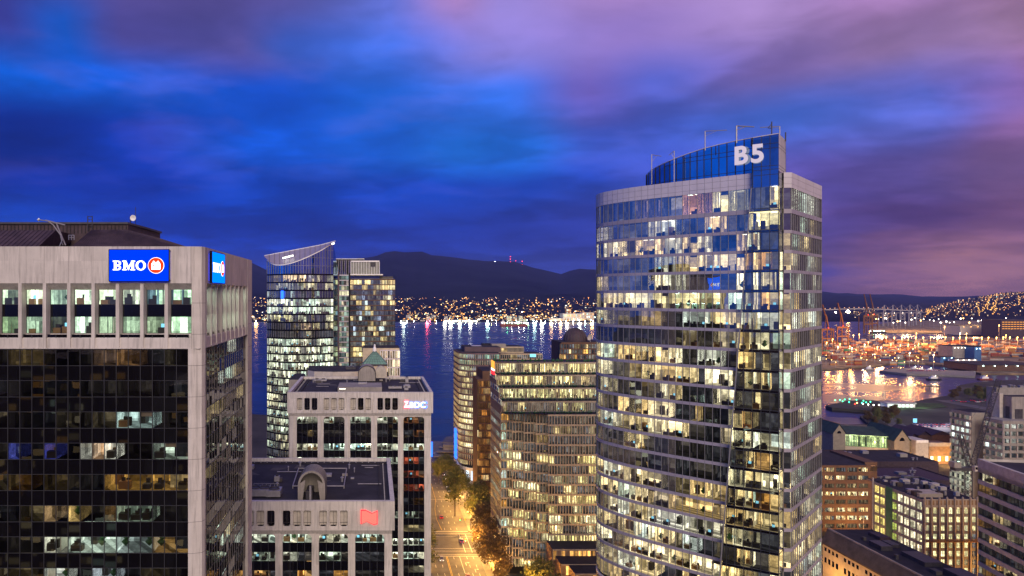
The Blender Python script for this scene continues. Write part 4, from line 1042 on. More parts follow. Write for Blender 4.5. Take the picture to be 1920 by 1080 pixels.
def hvac(px, py, zr, w, d, h, label, fans=2):
    g = ground(px, py, zr); o = thing('air_conditioner', label, 'air conditioner', tuple(g), 'air handling units on the bank roofs')
    mb = MB(); mb.box(g.x - w / 2, g.x + w / 2, g.y, g.y + d, zr + .25, zr + h, 'steel'); 
    for sx in (-1, 1): mb.box(g.x + sx * w * .4 - .1, g.x + sx * w * .4 + .1, g.y + .2, g.y + d - .2, zr, zr + .25, 'steel_dark')
    mb.build('casing', o)
    for k in range(fans):
        mb = MB(); mb.lathe(g.x - w / 2 + w * (k + .5) / fans, g.y + d / 2, [(d * .36, zr + h), (d * .36, zr + h + .25), (d * .3, zr + h + .25), (d * .3, zr + h + .05), (.01, zr + h + .05)], 'steel_dark', 14); mb.build('fan', o)
    return o
hvac(485, 933, zr_, 4.2, 3.4, 1.7, 'pale twin fan unit at the near left edge of the nearer bank roof')
hvac(512, 934, zr_, 3.2, 3.4, 1.6, 'pale fan unit second from the left edge of the nearer bank roof', 1)
hvac(519, 905, zr_, 1.2, 1.0, 1.5, 'small pale box unit on stilts left of the vaulted hood', 1)
o = thing('roof_screen', 'open metal railing behind the fan units of the nearer bank roof', 'railing', tuple(ground(496, 922, zr_)))
mb = MB(); a, b = ground(476, 920, zr_), ground(523, 920, zr_)
for k in range(7): q = a.lerp(b, k / 6); mb.tube(q, (q.x, q.y, q.z + 1.6), .05, 'steel', n=4)
for h in (.8, 1.6): mb.tube((a.x, a.y, a.z + h), (b.x, b.y, b.z + h), .05, 'steel', n=4)
mb.build('rail', o)
# roof things of the far bank tower
zr2 = ZD - .9
o = thing('round_roof_housing', 'large grey disc shaped housing standing on the farther bank roof', 'roof housing', (xat(688, 228), 226, zr2))
mb = MB(); cxx = xat(688, 228); prof = [(2.9 * math.cos(math.pi * k / 14), 2.9 * math.sin(math.pi * k / 14)) for k in range(15)]
ph = [(-2.9, -2.2)] + [(-a, b) for a, b in prof] + [(2.9, -2.2)]
i0 = 3.0
mb.T = lambda x, y, z: (cxx + x, 226 - y, zr2 + i0 + z)
flatpoly(mb, ph[::-1], -7, 0, 'concrete_grey'); mb.build('drum', o)
mb = MB(); mb.T = lambda x, y, z: (cxx + x, 226 - y, zr2 + i0 + z)
for a, b in zip(ph[:-1], ph[1:]): mb.tube((a[0], .05, a[1]), (b[0], .05, b[1]), .14, 'roof_dark', n=4, caps=False)
mb.build('rim', o)
o = thing('round_roof_housing', 'smaller pale disc shaped housing right of the large one on the farther bank roof', 'roof housing', (xat(714, 236), 234, zr2))
cx2 = xat(714, 236); mb = MB(); mb.T = lambda x, y, z: (cx2 + x, 234 - y, zr2 + 2.6 + z); flatpoly(mb, [(a * .66, b * .8) for a, b in ph][::-1], -2, 0, 'slab_white'); mb.build('drum', o)
o = thing('roof_plant_room', 'low grey box with a lit strip on the farther bank roof', 'plant room', (xat(675, 206), 206, zr2))
mb = MB(); mb.box(xat(634, 208), xat(716, 208), 206, 217, zr2, zr2 + 1.5, 'concrete_grey'); mb.build('casing', o)
mb = MB(); a = ground(636, 729.5, zr2 + 1.52); b = ground(648, 729.5, zr2 + 1.52); mb.box(a.x, b.x, a.y, a.y + .5, zr2 + 1.5, zr2 + 1.56, 'lamp_strip'); mb.build('strip_light', o)
mb = MB(); a = ground(678, 720, zr2 + 1.5); mb.box(a.x - 1, a.x + 1.6, a.y, a.y + 1, zr2 + 1.5, zr2 + 2.0, 'steel'); mb.build('vent', o)
hvac(741, 730, zr2, 4.2, 1.4, .9, 'long low fan unit right of the plant room on the farther bank roof', 3)
hvac(762, 733, zr2, 1.2, 1.2, 1.0, 'small box unit near the right front of the farther bank roof', 1)
hvac(763, 719, zr2, 1.0, 1.0, 2.0, 'small tall unit near the right parapet of the farther bank roof', 1)
hvac(600, 716, zr2, 4.4, 1.6, .8, 'flat double unit at the back left of the farther bank roof', 2)
# building with curved pale roof edge between
o = thing('curved_roof_pavilion', 'low building with curved pale roof edge behind the farther bank tower', 'building', (xat(630, 258), 262, 0))
mb = MB(); pl = [(xat(576, 250), 252), (xat(590, 250), 248), (xat(625, 248), 246.5), (xat(665, 248), 247.5), (xat(695, 252), 251), (xat(695, 262), 268), (xat(576, 262), 268)]
mb.prism(pl, 60, zat(697, 247), 'slab_white', 'roof_dark'); mb.build('upper_wall', o)
mb = MB(); mb.prism(pl, 0, 59.9, 'concrete_grey'); mb.build('lower_wall', o)
mb = MB(); mb.box(xat(648, 255), xat(667, 255), 255, 259, zat(697, 247), zat(688, 255), 'steel_dark'); mb.build('plant_box', o)
o = thing('low_grey_building', 'grey flat roofed block left of the farther bank tower', 'building', (xat(545, 245), 250, 0))
mb = MB(); mb.prism([(xat(541, 243), 243), (xat(562, 243), 243), (xat(562, 243), 262), (xat(541, 243), 262)], 0, zat(712, 243), 'concrete_grey', 'roof_dark'); mb.build('wall', o)

# ------------------------------------------------------------------ generic gridded building
def facade(root, path, z_top, z_bot, fh, band_h, gm, mm, mw, md, bm_, proud, rng, spec, depth=(3, 6), group=(1, 4), furn=False, key='room_plain', inset=.15, st=None, tilt=.02, rowname='window_row', per=None, rail=False):
    z = z_top; k = 0
    while z - fh > z_bot - .01:
        z1 = z - band_h; z0 = z - fh
        sp = per(k) if per else spec
        mb = MB(); glass_row(mb, path, z0, z1, gm, mm, mw, md, rng, tilt)
        row = mb.build(rowname, root)
        rb = MB(); rooms(rb, path, z0, z1 + .15, rng, sp, depth, group, furn, key, inset=inset, states=st(k) if st else None); rb.build('lit_floor', row)
        bb = MB(); band(bb, path, z1, z, proud, bm_, thick=.5)
        if rail: band(bb, offset_path(path, rail), z1 + .9, z1 + 1.0, 0, 'mullion', thick=.06)
        bb.build('spandrel_band', root)
        z -= fh; k += 1
    return z
def shell(root, poly, z0, z1, m, top='roof_dark', name='core_wall'):
    mb = MB(); mb.prism(poly, z0, z1, m, top); return mb.build(name, root)

# glass tower with scooped crown (left background)
rng = random.Random(31)
o = thing('scooped_glass_tower', 'glass tower with a scooped sail shaped crown rising to a point at its right', 'office tower', (-36, 345, 0))
YM = 332.0
xl, xr = xat(495.5, YM), xat(629, YM)
def lean(z): return 0
arc = []
n = 26
for k in range(n + 1):
    t = k / n; x = xl + (xr - xl - 1.5) * t; y = YM + 9 * (abs(t - .52) / .52) ** 2.4; arc.append((x, y))
OFFG = [(.62, [(.95, .95, .7), (.85, .95, .75), (.8, .9, .7), (1, .9, .6)], .5, 1.0), (.38, DARKC, .03, .12)]
BR2 = [(.92, [(.95, .97, .72), (.8, .95, .78), (1, .95, .7)], .65, 1.05), (.08, DARKC, .05, .2)]
def per(k): return {0: DIM, 1: DIM, 2: [(.1, COOL, .3, .6), (.9, DARKC, .03, .08)], 3: BR2, 4: BR2, 5: OFFG, 6: VDIM, 7: VDIM}.get(k, BR2 if k < 14 else OFFG)
def stq(k):
    return {0: [(7, 16, (1.0, .68, .38)), (16, 21, (.2, .18, .2))], 1: [(4, 9, (.6, .55, .45)), (10, 15, (.3, .3, .25)), (16, 18, (.9, .8, .55))], 5: [(2, 10, (.8, .7, .35))], 6: [(14, 18, (.6, .4, .25))]}.get(k)
ztm = zat(513, YM)
facade(o, arc, ztm, 12, 3.9, .75, 'glass_blue', 'mullion', .12, .14, 'spandrel_dark', .04, rng, OFFG, (2, 5), (1, 5), True, 'room', per=per, st=stq)
# scoop: screen wall of glass rising in a curve
zs = [(495.5, 481), (500, 487), (508, 493), (518, 496.5), (530, 496.5), (545, 493.5), (560, 488.5), (580, 480), (600, 470), (615, 461), (630, 453)]
mb = MB()
for k in range(n):
    a, b = arc[k], arc[k + 1]; pa, pb = PX0 + a[0] / a[1] * F, PX0 + b[0] / b[1] * F
    za, zb = zat(lerp(pa, [q[0] for q in zs], [q[1] for q in zs]), a[1]), zat(lerp(pb, [q[0] for q in zs], [q[1] for q in zs]), b[1])
    T = frame(a, b); w = math.dist(a, b); mb.T = T
    mb.face([(0, 0, ztm), (w, 0, ztm), (w, 0, zb), (0, 0, za)], 'glass_crown'); mb.box(-.07, .07, -.05, .18, ztm, za, 'mullion')
    zz = ztm + 3.9
    while zz < min(za, zb) - .5: mb.box(.07, w - .07, 0, .1, zz - .06, zz + .06, 'mullion'); zz += 3.9
    mb.face([(0, .2, za - .35), (w, .2, zb - .35), (w, .2, zb + .1), (0, .2, za + .1)], 'white_paint')
mb.build('crown_screen', o)
mb = MB()
hb = [(q[0], q[1]) for q in zs]; n2 = 14
for k in range(n2):
    p_a, p_b = 495.5 + (629 - 495.5) * k / n2, 495.5 + (629 - 495.5) * (k + 1) / n2
    f_lo = lambda p_: lerp(p_, [q[0] for q in zs], [q[1] for q in zs]) ; f_hi = lambda p_: lerp(p_, [495, 560, 600, 630], [479.5, 467, 459.5, 451.5])
    ya = YM + 1.5; yb = YM + 24
    A, B_ = at(p_a, f_lo(p_a), ya + 6 * (abs((p_a - 565) / 70)) ** 2.4), at(p_b, f_lo(p_b), ya + 6 * (abs((p_b - 565) / 70)) ** 2.4); C, D = at(p_b, f_hi(p_b) + .2, yb), at(p_a, f_hi(p_a) + .2, yb)
    mb.face([tuple(A), tuple(B_), tuple(C), tuple(D)], 'band_metal'); mb.tube(A + Vector((0, -.1, .1)), D + Vector((0, -.1, .1)), .1, 'joint', n=4, caps=False); mb.tube(C, D, .3, 'white_paint', n=4, caps=False)
mb.build('crown_scoop', o)
mb = MB(); A = at(530, 484, YM + 9); B_ = at(550, 479, YM + 9); mb.tube(A, B_, .35, 'lamp_strip', n=5); mb.build('strip_light', o)
mb = MB(); mb.tube(at(622, 457.5, YM), at(627, 456, YM), .35, 'lamp_strip', n=5); mb.build('strip_light', o)
mb = MB(); rp = arc + [(xr, 370), (xl, 370)]; 
mb.face([(*arc[-1], 0), (xr, 352, 0), (xr, 352, ztm + 3), (*arc[-1], zat(454, arc[-1][1]))], 'glass_crown')
for a, b in (((xr, 352), (xr, 370)), ((xl, 370), arc[0]), ((xr, 370), (xl, 370))): mb.face([(*a, 0), (*b, 0), (*b, ztm + 2), (*a, ztm + 2)], 'concrete_grey')
mb.face([(p_[0], p_[1], ztm) for p_ in rp], 'roof_dark'); mb.build('side_wall', o)
shell(o, [(xl + 7, YM + 16), (xr - 7, YM + 12), (xr - 7, 368), (xl + 7, 368)], 0, ztm - .5, 'dark_core')
nb = MB(); nb.box(xat(526.5, YM), xat(531.5, YM), YM + .2, YM + .6, zat(560, YM), zat(545, YM), 'neon_blue'); nb.T = None or (lambda x, y, z: (x, y, z)); nb.build('blue_light_panel', o)

# residential tower behind it
o = thing('residential_tower', 'slender residential tower with balconies and a white boxed top behind the scooped glass tower', 'apartment tower', (8, 420, 0))
YR = 404.0
pa = spath((xat(622, YR), YR), (xat(654, YR), YR), 7)
GRN = [(.5, [(.55, .72, .6), (.6, .7, .5), (.85, .75, .5), (.7, .55, .4)], .35, .85), (.5, [(.2, .28, .26)], .4, 1)]
facade(o, pa, zat(515, YR), 20, 3.05, .55, 'glass_blue', 'mullion', .12, .1, 'metal_panel', .1, rng, GRN, (2, 4), (1, 2))
shell(o, [(xat(622, YR), YR + .6), (xat(654, YR), YR + .6), (xat(654, YR), YR + 28), (xat(622, YR), YR + 28)], 0, 20, 'concrete_grey'); 
mb = MB(); mb.box(xat(654, YR), xat(657, YR), YR - 1.2, YR + 1, 0, zat(512, YR), 'dark_core'); mb.build('dark_strip', o)  # dark upright strip between the two window fronts
pb = spath((xat(657, YR), YR - 1), (xat(711, YR), YR - 1), 10)[:-1] + spath((xat(711, YR), YR - 1), (xat(741, YR), YR + 2.5), 6)
RES = [(.30, [(1, .75, .35), (1, .85, .55), (.8, .95, .95), (1, .7, .3), (.6, .7, 1)], .4, 1.1), (.7, DARKC, .03, .2)]
def perr(k): return [(.8, [(1, .82, .4), (1, .7, .3)], .6, 1.2), (.2, DARKC, .1, .2)] if k in (0, 1, 13, 14) else RES
facade(o, pb, zat(523.5, YR), 20, 3.05, .5, 'glass_blue', 'mullion_dark', .16, .2, 'brick_brown', .35, rng, RES, (1.5, 3), (1, 2), per=perr, rail=-.9)
shell(o, [(xat(657, YR), YR - .6), (xat(741, YR), YR + 3), (xat(741, YR), YR + 28), (xat(657, YR), YR + 28)], 0, 20, 'concrete_grey')
shell(o, [(xat(628, YR), YR + 6), (xat(736, YR), YR + 6), (xat(736, YR), YR + 26), (xat(628, YR), YR + 26)], 20, zat(524, YR), 'dark_core')
pt = spath((xat(658, YR), YR + 1), (xat(711.5, YR), YR + 1), 11)
mb = MB(); band(mb, pt, zat(491, YR), zat(488.5, YR), .2, 'white_paint', 2); glass_row(mb, pt, zat(514, YR), zat(491, YR), 'glass_clear', 'white_paint', .28, .15); mb.box(xat(658, YR), xat(711.5, YR), YR + 1.6, YR + 2, zat(514, YR), zat(491, YR), 'slab_white')
mb.box(xat(657, YR), xat(718, YR), YR - 1, YR + 20, zat(516, YR), zat(514, YR), 'white_paint'); mb.box(xat(695, YR), xat(704, YR), YR + .8, YR + 1, zat(500, YR), zat(491, YR), 'steel_dark')
mb.box(xat(712, YR), xat(737, YR), YR + 4, YR + 20, zat(523.5, YR), zat(518, YR), 'steel_dark'); mb.build('penthouse', o)
pt = spath((xat(627, YR), YR + 2), (xat(657, YR), YR + 2), 8)
mb = MB(); glass_row(mb, pt, zat(515, YR), zat(488, YR), 'glass_blue', 'mullion', .2, .15, rng, .04); mb.box(xat(627, YR), xat(680, YR), YR + 3, YR + 22, zat(515, YR), zat(485, YR), 'roof_slate'); mb.box(xat(626, YR), xat(683, YR), YR + 2.5, YR + 22, zat(485.5, YR), zat(484.4, YR), 'white_paint'); mb.build('penthouse', o)

# pyramid-roofed tower in front
o = thing('pyramid_roof_tower', 'pale tower with glowing green glass pyramid roof and a white finial', 'office tower', (2, 330, 0))
YP = 318.0
cxp = xat(702.5, YP + 6)
x0p, x1p = xat(680.5, YP), xat(725.5, YP); zb_ = zat(683, YP)
mb = MB(); ap = (cxp, YP + 6, zat(655, YP + 6))
bs = [(x0p, YP, zb_), (x1p, YP, zb_), (x1p, YP + 12, zb_), (x0p, YP + 12, zb_)]
for k in range(4): mb.face([bs[k], bs[(k + 1) % 4], ap], 'green_copper')
for k in range(9):
    t = k / 8; q = Vector(bs[0]).lerp(Vector(bs[1]), t); mb.tube(q, ap, .07, 'steel_dark', n=4, caps=False)
for k in range(1, 6):
    t = k / 6; a = Vector(bs[0]).lerp(Vector(ap), t); b = Vector(bs[1]).lerp(Vector(ap), t); mb.tube(a, b, .06, 'steel_dark', n=4, caps=False)
mb.build('pyramid_roof', o)
mb = MB(); mb.lathe(cxp, YP + 6, [(.9, ap[2] - 3), (1.0, ap[2] - 1), (.8, ap[2] + .6), (.5, ap[2] + 1.0), (.4, ap[2] + 2.2), (.01, ap[2] + 2.6)], 'white_paint', 12); mb.build('finial', o)
mb = MB(); mb.box(x0p - .3, x1p + .3, YP - .3, YP + 12.3, zb_ - .8, zb_, 'steel_dark')
mb.box(x0p - .0, x1p, YP, YP + 12, zb_ - 6, zb_ - .8, 'stone_cream')
mb.prism([(x0p - 1, YP + .5), (x1p + 1, YP + .5), (x1p + 1, YP + 22), (x0p - 1, YP + 22)], 0, zb_ - 6, 'stone_cream', 'roof_dark'); mb.build('wall', o)
# lighter glass block behind the pyramid
o = thing('glass_block', 'lit block of white framed windows right of the green pyramid roof', 'building', (12, 345, 0))
pt = spath((xat(713, 342), 342), (xat(749.5, 342), 342), 8)
facade(o, pt, zat(656, 342), 20, 4.3, .5, 'glass_blue', 'white_paint', .3, .15, 'metal_panel', .1, rng, [(1, [(1, .75, .45), (1, .85, .55), (.9, .6, .4)], .45, 1.0)], (2, 4), (1, 2))
shell(o, [(xat(680, 342), 346.5), (xat(749.5, 342), 346.3), (xat(749.5, 342), 366), (xat(680, 342), 366)], 0, zat(654, 342), 'stone_cream')

# ------------------------------------------------------------------ stepped office block with fine grid (centre right)
rng = random.Random(41)
o = thing('stepped_grid_office', 'large stepped office block with a fine pale window grid and roof terraces', 'office block', (75, 285, 0))
OFFY = [(.68, [(1.1, .92, .40), (1, .86, .42), (1.15, .9, .45), (.9, .85, .55)], .55, 1.2), (.32, DARKC, .04, .2)]
YELL = [(.95, [(1, .92, .42), (.9, .9, .5), (1, .85, .45)], .7, 1.15), (.05, DARKC, .1, .3)]
DK2 = [(.9, DARKC, .05, .16), (.1, WARM, .2, .6)]
XRB = xat(1180, 270)
tiers = [(777.0, 268.0, 1029), (751.7, 273.5, 983), (726.7, 279.5, 961), (702.5, 285.5, 950), (679.0, 291.5, 943)]
zt0 = zat(777, 268)
SAW = [(939, 961, 277.0), (961, 983, 274.8), (983, 1006, 272.6), (1006, 1029, 270.4), (1029, 1182, 268.0)]
# lower part: saw-toothed plan
path = []
for i, (pa_, pb_, yy) in enumerate(SAW):
    xa, xb = xat(pa_, yy), xat(pb_, yy)
    seg = spath((xa, yy), (xb, yy), max(4, round((xb - xa) / 1.12)))
    path += seg
sp = []
for q in path:
    if not sp or math.dist(q, sp[-1]) > .2: sp.append(q)
def perb(k):
    if k in (7, 8, 10): return OFFY
    if k in (4, 5, 11, 12): return [(.72, OFFY[0][1], .6, 1.05), (.28, DARKC, .05, .2)]
    if k == 15: return OFFY
    if k in (0, 1, 2, 13, 14, 16, 17): return DK2
    return [(.3, OFFY[0][1], .3, .8), (.7, DARKC, .05, .2)]
facade(o, sp, zt0, 3.5, 3.9, .62, 'glass_grid', 'mullion_bronze', .26, .34, 'mullion_bronze', .38, rng, OFFY, (1.5, 3.5), (2, 6), False, 'room', per=perb)
lx = sp[0][0]
lp = spath((lx, 300), (lx, 277.0), 12)
facade(o, lp, zt0, 3.5, 3.9, 1.7, 'glass_clear', 'mullion_bronze', .14, .1, 'plum_panel', .12, rng, [(.5, COOL, .15, .5), (.3, AMB, .2, .6), (.2, DARKC, .1, .3)], (1.5, 3), (2, 5))
for ti in range(1, 5):
    py, yy, pl_ = tiers[ti]; zt_ = zat(py, yy); zb2 = zat(tiers[ti - 1][0], tiers[ti - 1][1])
    xa = lx; 
    q = spath((xa, yy + 1.0), (XRB, yy), 72 - ti)
    steps = YELL if ti in (1, 2) else OFFY
    if ti == 1: steps = [(.35, YELL[0][1], .3, .9), (.65, DARKC, .05, .2)]
    if ti == 2: steps = YELL
    mb = MB(); glass_row(mb, q, zb2 + .1, zt_ - .7, 'glass_grid', 'mullion_bronze', .22, .2, rng, .02); row = mb.build('window_row', o)
    rb = MB(); rooms(rb, q, zb2 + .1, zt_ - .6, rng, steps, (1.5, 4), (1, 4), True, 'room'); rb.build('lit_floor', row)
    mb = MB(); band(mb, q, zt_ - .7, zt_ - .05, .25, 'mullion_bronze', 1.0); mb.build('spandrel_band', o)
    # terrace floor below, with planting and roof rail
    mb = MB(); yp = tiers[ti - 1][1]; mb.face([(lx, yp, zb2 + .02), (XRB, yp, zb2 + .02), (XRB, yy + 1.2, zb2 + .02), (lx, yy + 1.2, zb2 + .02)], 'roof_membrane')
    for k in range(40):
        xx = lx + (XRB - lx) * (k + rng.random()) / 40; mb.octa((xx, yp + rng.uniform(1, 3), zb2 + .5), rng.uniform(.4, .8), 'plant_green')
    band(mb, [(lx, yp + .3), (XRB, yp + .3)], zb2 + 1.0, zb2 + 1.1, 0, 'mullion', .06); mb.build('terrace', o)
    lq = spath((lx, 300 + ti), (lx, yy + 1.0), 4)
    mb = MB(); glass_row(mb, lq, zb2 + 2.2, zt_ - .1, 'glass_clear', 'mullion_bronze', .14, .1); mb.T = lambda x, y, z: (x, y, z)
    row = mb.build('window_row', o); rb = MB(); rooms(rb, lq, zb2 + 2.2, zt_ - .1, rng, [(1, [(.5, .4, .3), (.9, .7, .55)], .3, .8)], (1, 2), (4, 4)); rb.build('lit_floor', row)
    mb = MB(); band(mb, [(lx, 300 + ti), (lx, yy + 1.0)], zb2, zb2 + 2.2, .1, 'plum_panel', .5); mb.build('spandrel_band', o)
ztt = zat(679, 291.5)
mb = MB(); mb.face([(lx, 291.5, ztt - .1), (XRB, 291.5, ztt - .1), (XRB, 304, ztt - .1), (lx, 304, ztt - .1)], 'roof_dark')
for k in range(26): xx = lx + (XRB - lx) * (k + .5) / 26; mb.octa((xx, 293 + rng.random() * 3, ztt + .4), rng.uniform(.5, 1.0), 'plant_green')
mb.build('roof', o)
shell(o, [(lx + .5, 300), (XRB, 300), (XRB, 304), (lx + .5, 304)], 0, ztt - .3, 'concrete_grey')
shell(o, [(lx + 4.5, 282), (XRB, 276), (XRB, 299), (lx + 4.5, 299)], 0, zt0 - .3, 'dark_core')
g = thing('glowing_corner_panel', 'tall glowing orange and red panel at the top corner of the stepped block', 'sign', (lx - .4, 292, zat(702, 292)))  # glowing panels stacked in orange, white and red
mb = MB(); mb.box(lx - .5, lx - .2, 290.2, 297, zat(691, 292), zat(677, 292), 'glow_amber'); mb.build('upper_panel', g)
mb = MB(); mb.box(lx - .5, lx - .2, 290.2, 297, zat(702, 292), zat(695, 292), 'sign_red_edge'); mb.build('lower_panel', g)
mb = MB(); mb.box(lx - .5, lx - .2, 290.2, 297, zat(694.9, 292), zat(691.1, 292), 'sign_white'); mb.build('middle_panel', g)
# low terraced wing in front of it at the bottom right
o = thing('terraced_podium', 'low amber lit podium with stepped terraces at the foot of the stepped block', 'building', (70, 255, 0))
yq = 262
for i, (pa_, pb_, py, yy) in enumerate(((1036, 1140, 1030, 258), (1052, 1150, 1058, 250), (1078, 1150, 1076, 242))):
    z_ = zat(py, yy); zl_ = [13, 7, 2][i]
    mb = MB(); mb.prism([(xat(pa_, yy), yy), (xat(pb_, yy), yy), (xat(pb_, yy), yy + 9), (xat(pa_, yy), yy + 9)], 0, z_, 'stone_ochre', 'roof_dark')
    for k in range(14):
        xx = xat(pa_, yy) + k * 1.6; mb.box(xx, xx + .15, yy - .1, yy, max(0, z_ - 8), z_ - .6, 'mullion_bronze')
    for k in range(13):
        if rng.random() < .7: mb.face([(xat(pa_, yy) + k * 1.6 + .2, yy - .04, z_ - 3.9), (xat(pa_, yy) + k * 1.6 + 1.5, yy - .04, z_ - 3.9), (xat(pa_, yy) + k * 1.6 + 1.5, yy - .04, z_ - .6), (xat(pa_, yy) + k * 1.6 + .2, yy - .04, z_ - .6)], 'room_plain', (lambda q_: (q_, q_ * .48, q_ * .12))(rng.uniform(.1, .8)))
    mb.box(xat(pa_, yy), xat(pb_, yy), yy - .12, yy - .045, z_ - .5, z_ + .1, 'mullion_bronze'); mb.box(xat(pa_, yy), xat(pb_, yy), yy - .12, yy - .045, z_ - 4.3, z_ - 4.0, 'mullion_bronze')
    mb.build('wall', o)

# rounded tower by the water
rng = random.Random(43)
o = thing('rounded_glass_tower', 'rounded glass tower by the water with curved bands and a bright white lobby', 'office tower', (62, 435, 0))
YA = 420.0
xa0 = xat(858, YA + 8)
flatp = spath((xa0, 448), (xa0 + .3, 428), 8)
cur = [(xa0 + .3, 428)]
cur = []
cxa, cya, ra = xa0 + 12.3, 428.0, 12.0
for k in range(15): t = math.pi + math.pi / 2 * k / 14; cur.append((cxa + ra * math.cos(t), cya + ra * math.sin(t)))
tail = spath(cur[-1], (xat(935, 418), 416.0), 8)[1:]
pth = flatp[:-1] + cur + tail
A_D = [(.9, DARKC, .05, .16), (.1, WARM, .2, .5)]
A_L = [(.8, [(1, .78, .38), (1, .85, .5), (.95, .8, .5)], .55, 1.0), (.2, DARKC, .1, .3)]
def pera(k): return A_L if k in (3, 7, 8, 9, 10, 11, 12, 13, 15) else ([(.5, [(.3, .5, .4), (.6, .6, .4)], .3, .6), (.5, DARKC, .1, .3)] if k in (0, 1, 2) else [(.3, A_L[0][1], .3, .8), (.7, DARKC, .05, .2)])
zA = zat(661, YA)
facade(o, pth, zA, 9, 3.62, .9, 'glass_clear', 'mullion_bronze', .22, .2, 'plum_panel', .2, rng, A_D, (1.5, 3), (2, 5), per=pera, key='room_far')
mb = MB(); band(mb, pth, 7.5, 9.2, .3, 'white_paint', .6); mb.face([(p_[0], p_[1], zA - .2) for p_ in pth] + [(xat(935, 418), 450, zA - .2), (xa0, 450, zA - .2)], 'roof_dark'); mb.build('roof', o)
mb = MB()
for q in offset_path(cur + tail, -1.0)[::3]: mb.tube((q[0], q[1], 0), (q[0], q[1], 7.5), .5, 'white_paint', n=8)
mb.build('lobby_column', o)
mb = MB(); lobby = offset_path(cur + tail, -5)
for a, b in zip(lobby[:-1], lobby[1:]): mb.face([(*a, 0), (*b, 0), (*b, 7.4), (*a, 7.4)], 'lobby_glow')
mb.build('lobby_wall', o)
mb = MB(); mb.T = lambda x, y, z: (x, y, z); mb.box(xa0 - 1.2, xa0 - .3, 429, 436, 12, 30, 'neon_blue'); mb.build('blue_light_panel', o)
# set-back upper storeys
up = spath((xat(870, 430), 436), (xat(872, 426), 430), 2)[:-1] + [(xat(876, 426), 427), (xat(884, 424), 425)] + spath((xat(890, 424), 424.5), (xat(936, 424), 424.5), 14)
facade(o, up, zat(650, 426), zA, 3.7, .7, 'glass_grid', 'mullion_bronze', .2, .2, 'mullion_bronze', .2, rng, A_D, (1.5, 3), (2, 5), key='room_far')
mb = MB(); mb.prism([(xat(872, 428), 430), (xat(938, 428), 426), (xat(938, 428), 448), (xat(872, 428), 448)], zA - .2, zat(651, 427), 'plum_panel', 'roof_dark')
mb.box(xat(885, 436), xat(903, 436), 436, 442, zat(653, 430), zat(648.5, 436), 'metal_panel'); mb.box(xat(922, 440), xat(949, 440), 440, 446, zat(655, 430), zat(645, 440), 'concrete_grey'); mb.box(xat(905, 444), xat(922, 444), 444, 450, zat(655, 430), zat(644.5, 444), 'roof_dark'); mb.build('penthouse', o)
shell(o, [(xa0 + 5, 432), (xat(935, 420), 421), (xat(935, 420), 448), (xa0 + 5, 448)], 0, zA - .3, 'dark_core')
# terraced companion behind with small lit sign
o = thing('terraced_glass_block', 'terraced glass block with thin pale bands and a small blue sign behind the rounded tower', 'building', (88, 470, 0))
for (pa_, pb_, py, yy, lv) in ((935, 982, 650, 455, 4), (938, 1017, 663, 450, 8)):
    pt = spath((xat(pa_, yy), yy), (xat(pb_, yy), yy), 20)
    facade(o, pt, zat(py, yy), zat(py, yy) - 3.4 * lv, 3.4, .7, 'glass_grid', 'mullion_bronze', .22, .2, 'mullion_bronze', .2, rng, A_D, (1.5, 3), (2, 5), key='room_far')
    shell(o, [(xat(pa_, yy), yy + 3.6), (xat(pb_, yy), yy + 3.6), (xat(pb_, yy), yy + 18), (xat(pa_, yy), yy + 18)], 0, zat(py, yy) - .2, 'plum_panel')
mb = MB(); mb.box(xat(994, 449), xat(1005, 449), 449.2, 449.5, zat(669.5, 449), zat(664, 449), 'screen_glow'); mb.build('sign_panel', o)
# brown tower with bronze glass between
o = thing('bronze_glass_tower', 'narrow brown tower with bronze mirror glass between the rounded tower and the stepped block', 'office tower', (64, 375, 0))
YC = 350.0
pt = spath((xat(897, YC), YC), (xat(937, YC), YC), 12)
GOLD = [(.38, AMB, .10, .6), (.14, WARM, .3, .9), (.48, AMB, .02, .08)]  # amber room light standing in for golden reflections in the bronze glass
facade(o, pt, zat(712, YC), 3, 3.7, .7, 'glass_bronze', 'mullion_dark', .14, .1, 'brick_brown', .04, rng, GOLD, (1.5, 3), (1, 3))
mb = MB(); mb.prism([(xat(907, YC), YC + 3.6), (xat(936, YC), YC + 3.6), (xat(936, YC), YC + 26), (xat(907, YC), YC + 26)], 0, zat(697, YC), 'brick_brown', 'roof_dark'); mb.box(xat(897, YC), xat(907, YC), YC + 3.6, YC + 20, 0, zat(712, YC) - .2, 'brick_brown'); mb.build('wall', o)
# domed building
rng = random.Random(47)
o = thing('domed_building', 'brown building with a large dark ribbed dome and orange lit windows', 'building', (140, 500, 0))
YZ = 470.0; cxd = xat(1078.5, YZ + 14); zd = zat(642, YZ + 8); rd_ = 21.5 * (YZ + 14) / F
pt = spath((xat(1051, YZ), YZ), (xat(1135, YZ), YZ), 16)
ORW = [(.4, AMB + [(1, .7, .35)], .4, 1.1), (.6, DARKC, .05, .2)]
facade(o, pt, zd, 10, 3.6, .7, 'glass_clear', 'brick_brown', .5, .2, 'brick_brown', .2, rng, ORW, (1, 2), (1, 2), key='room_far')
shell(o, [(xat(1051, YZ) + 1.5, YZ + 3), (xat(1135, YZ), YZ + 3), (xat(1135, YZ), YZ + 30), (xat(1051, YZ) + 1.5, YZ + 30)], 0, zd + .5, 'brick_brown')
mb = MB(); mb.lathe(cxd, YZ + 14, [(rd_, zd)] + [(rd_ * math.cos(math.pi / 2 * k / 10), zd + 1 + rd_ * 1.08 * math.sin(math.pi / 2 * k / 10)) for k in range(11)], 'roof_ribbed', 40); mb.build('dome', o, True)
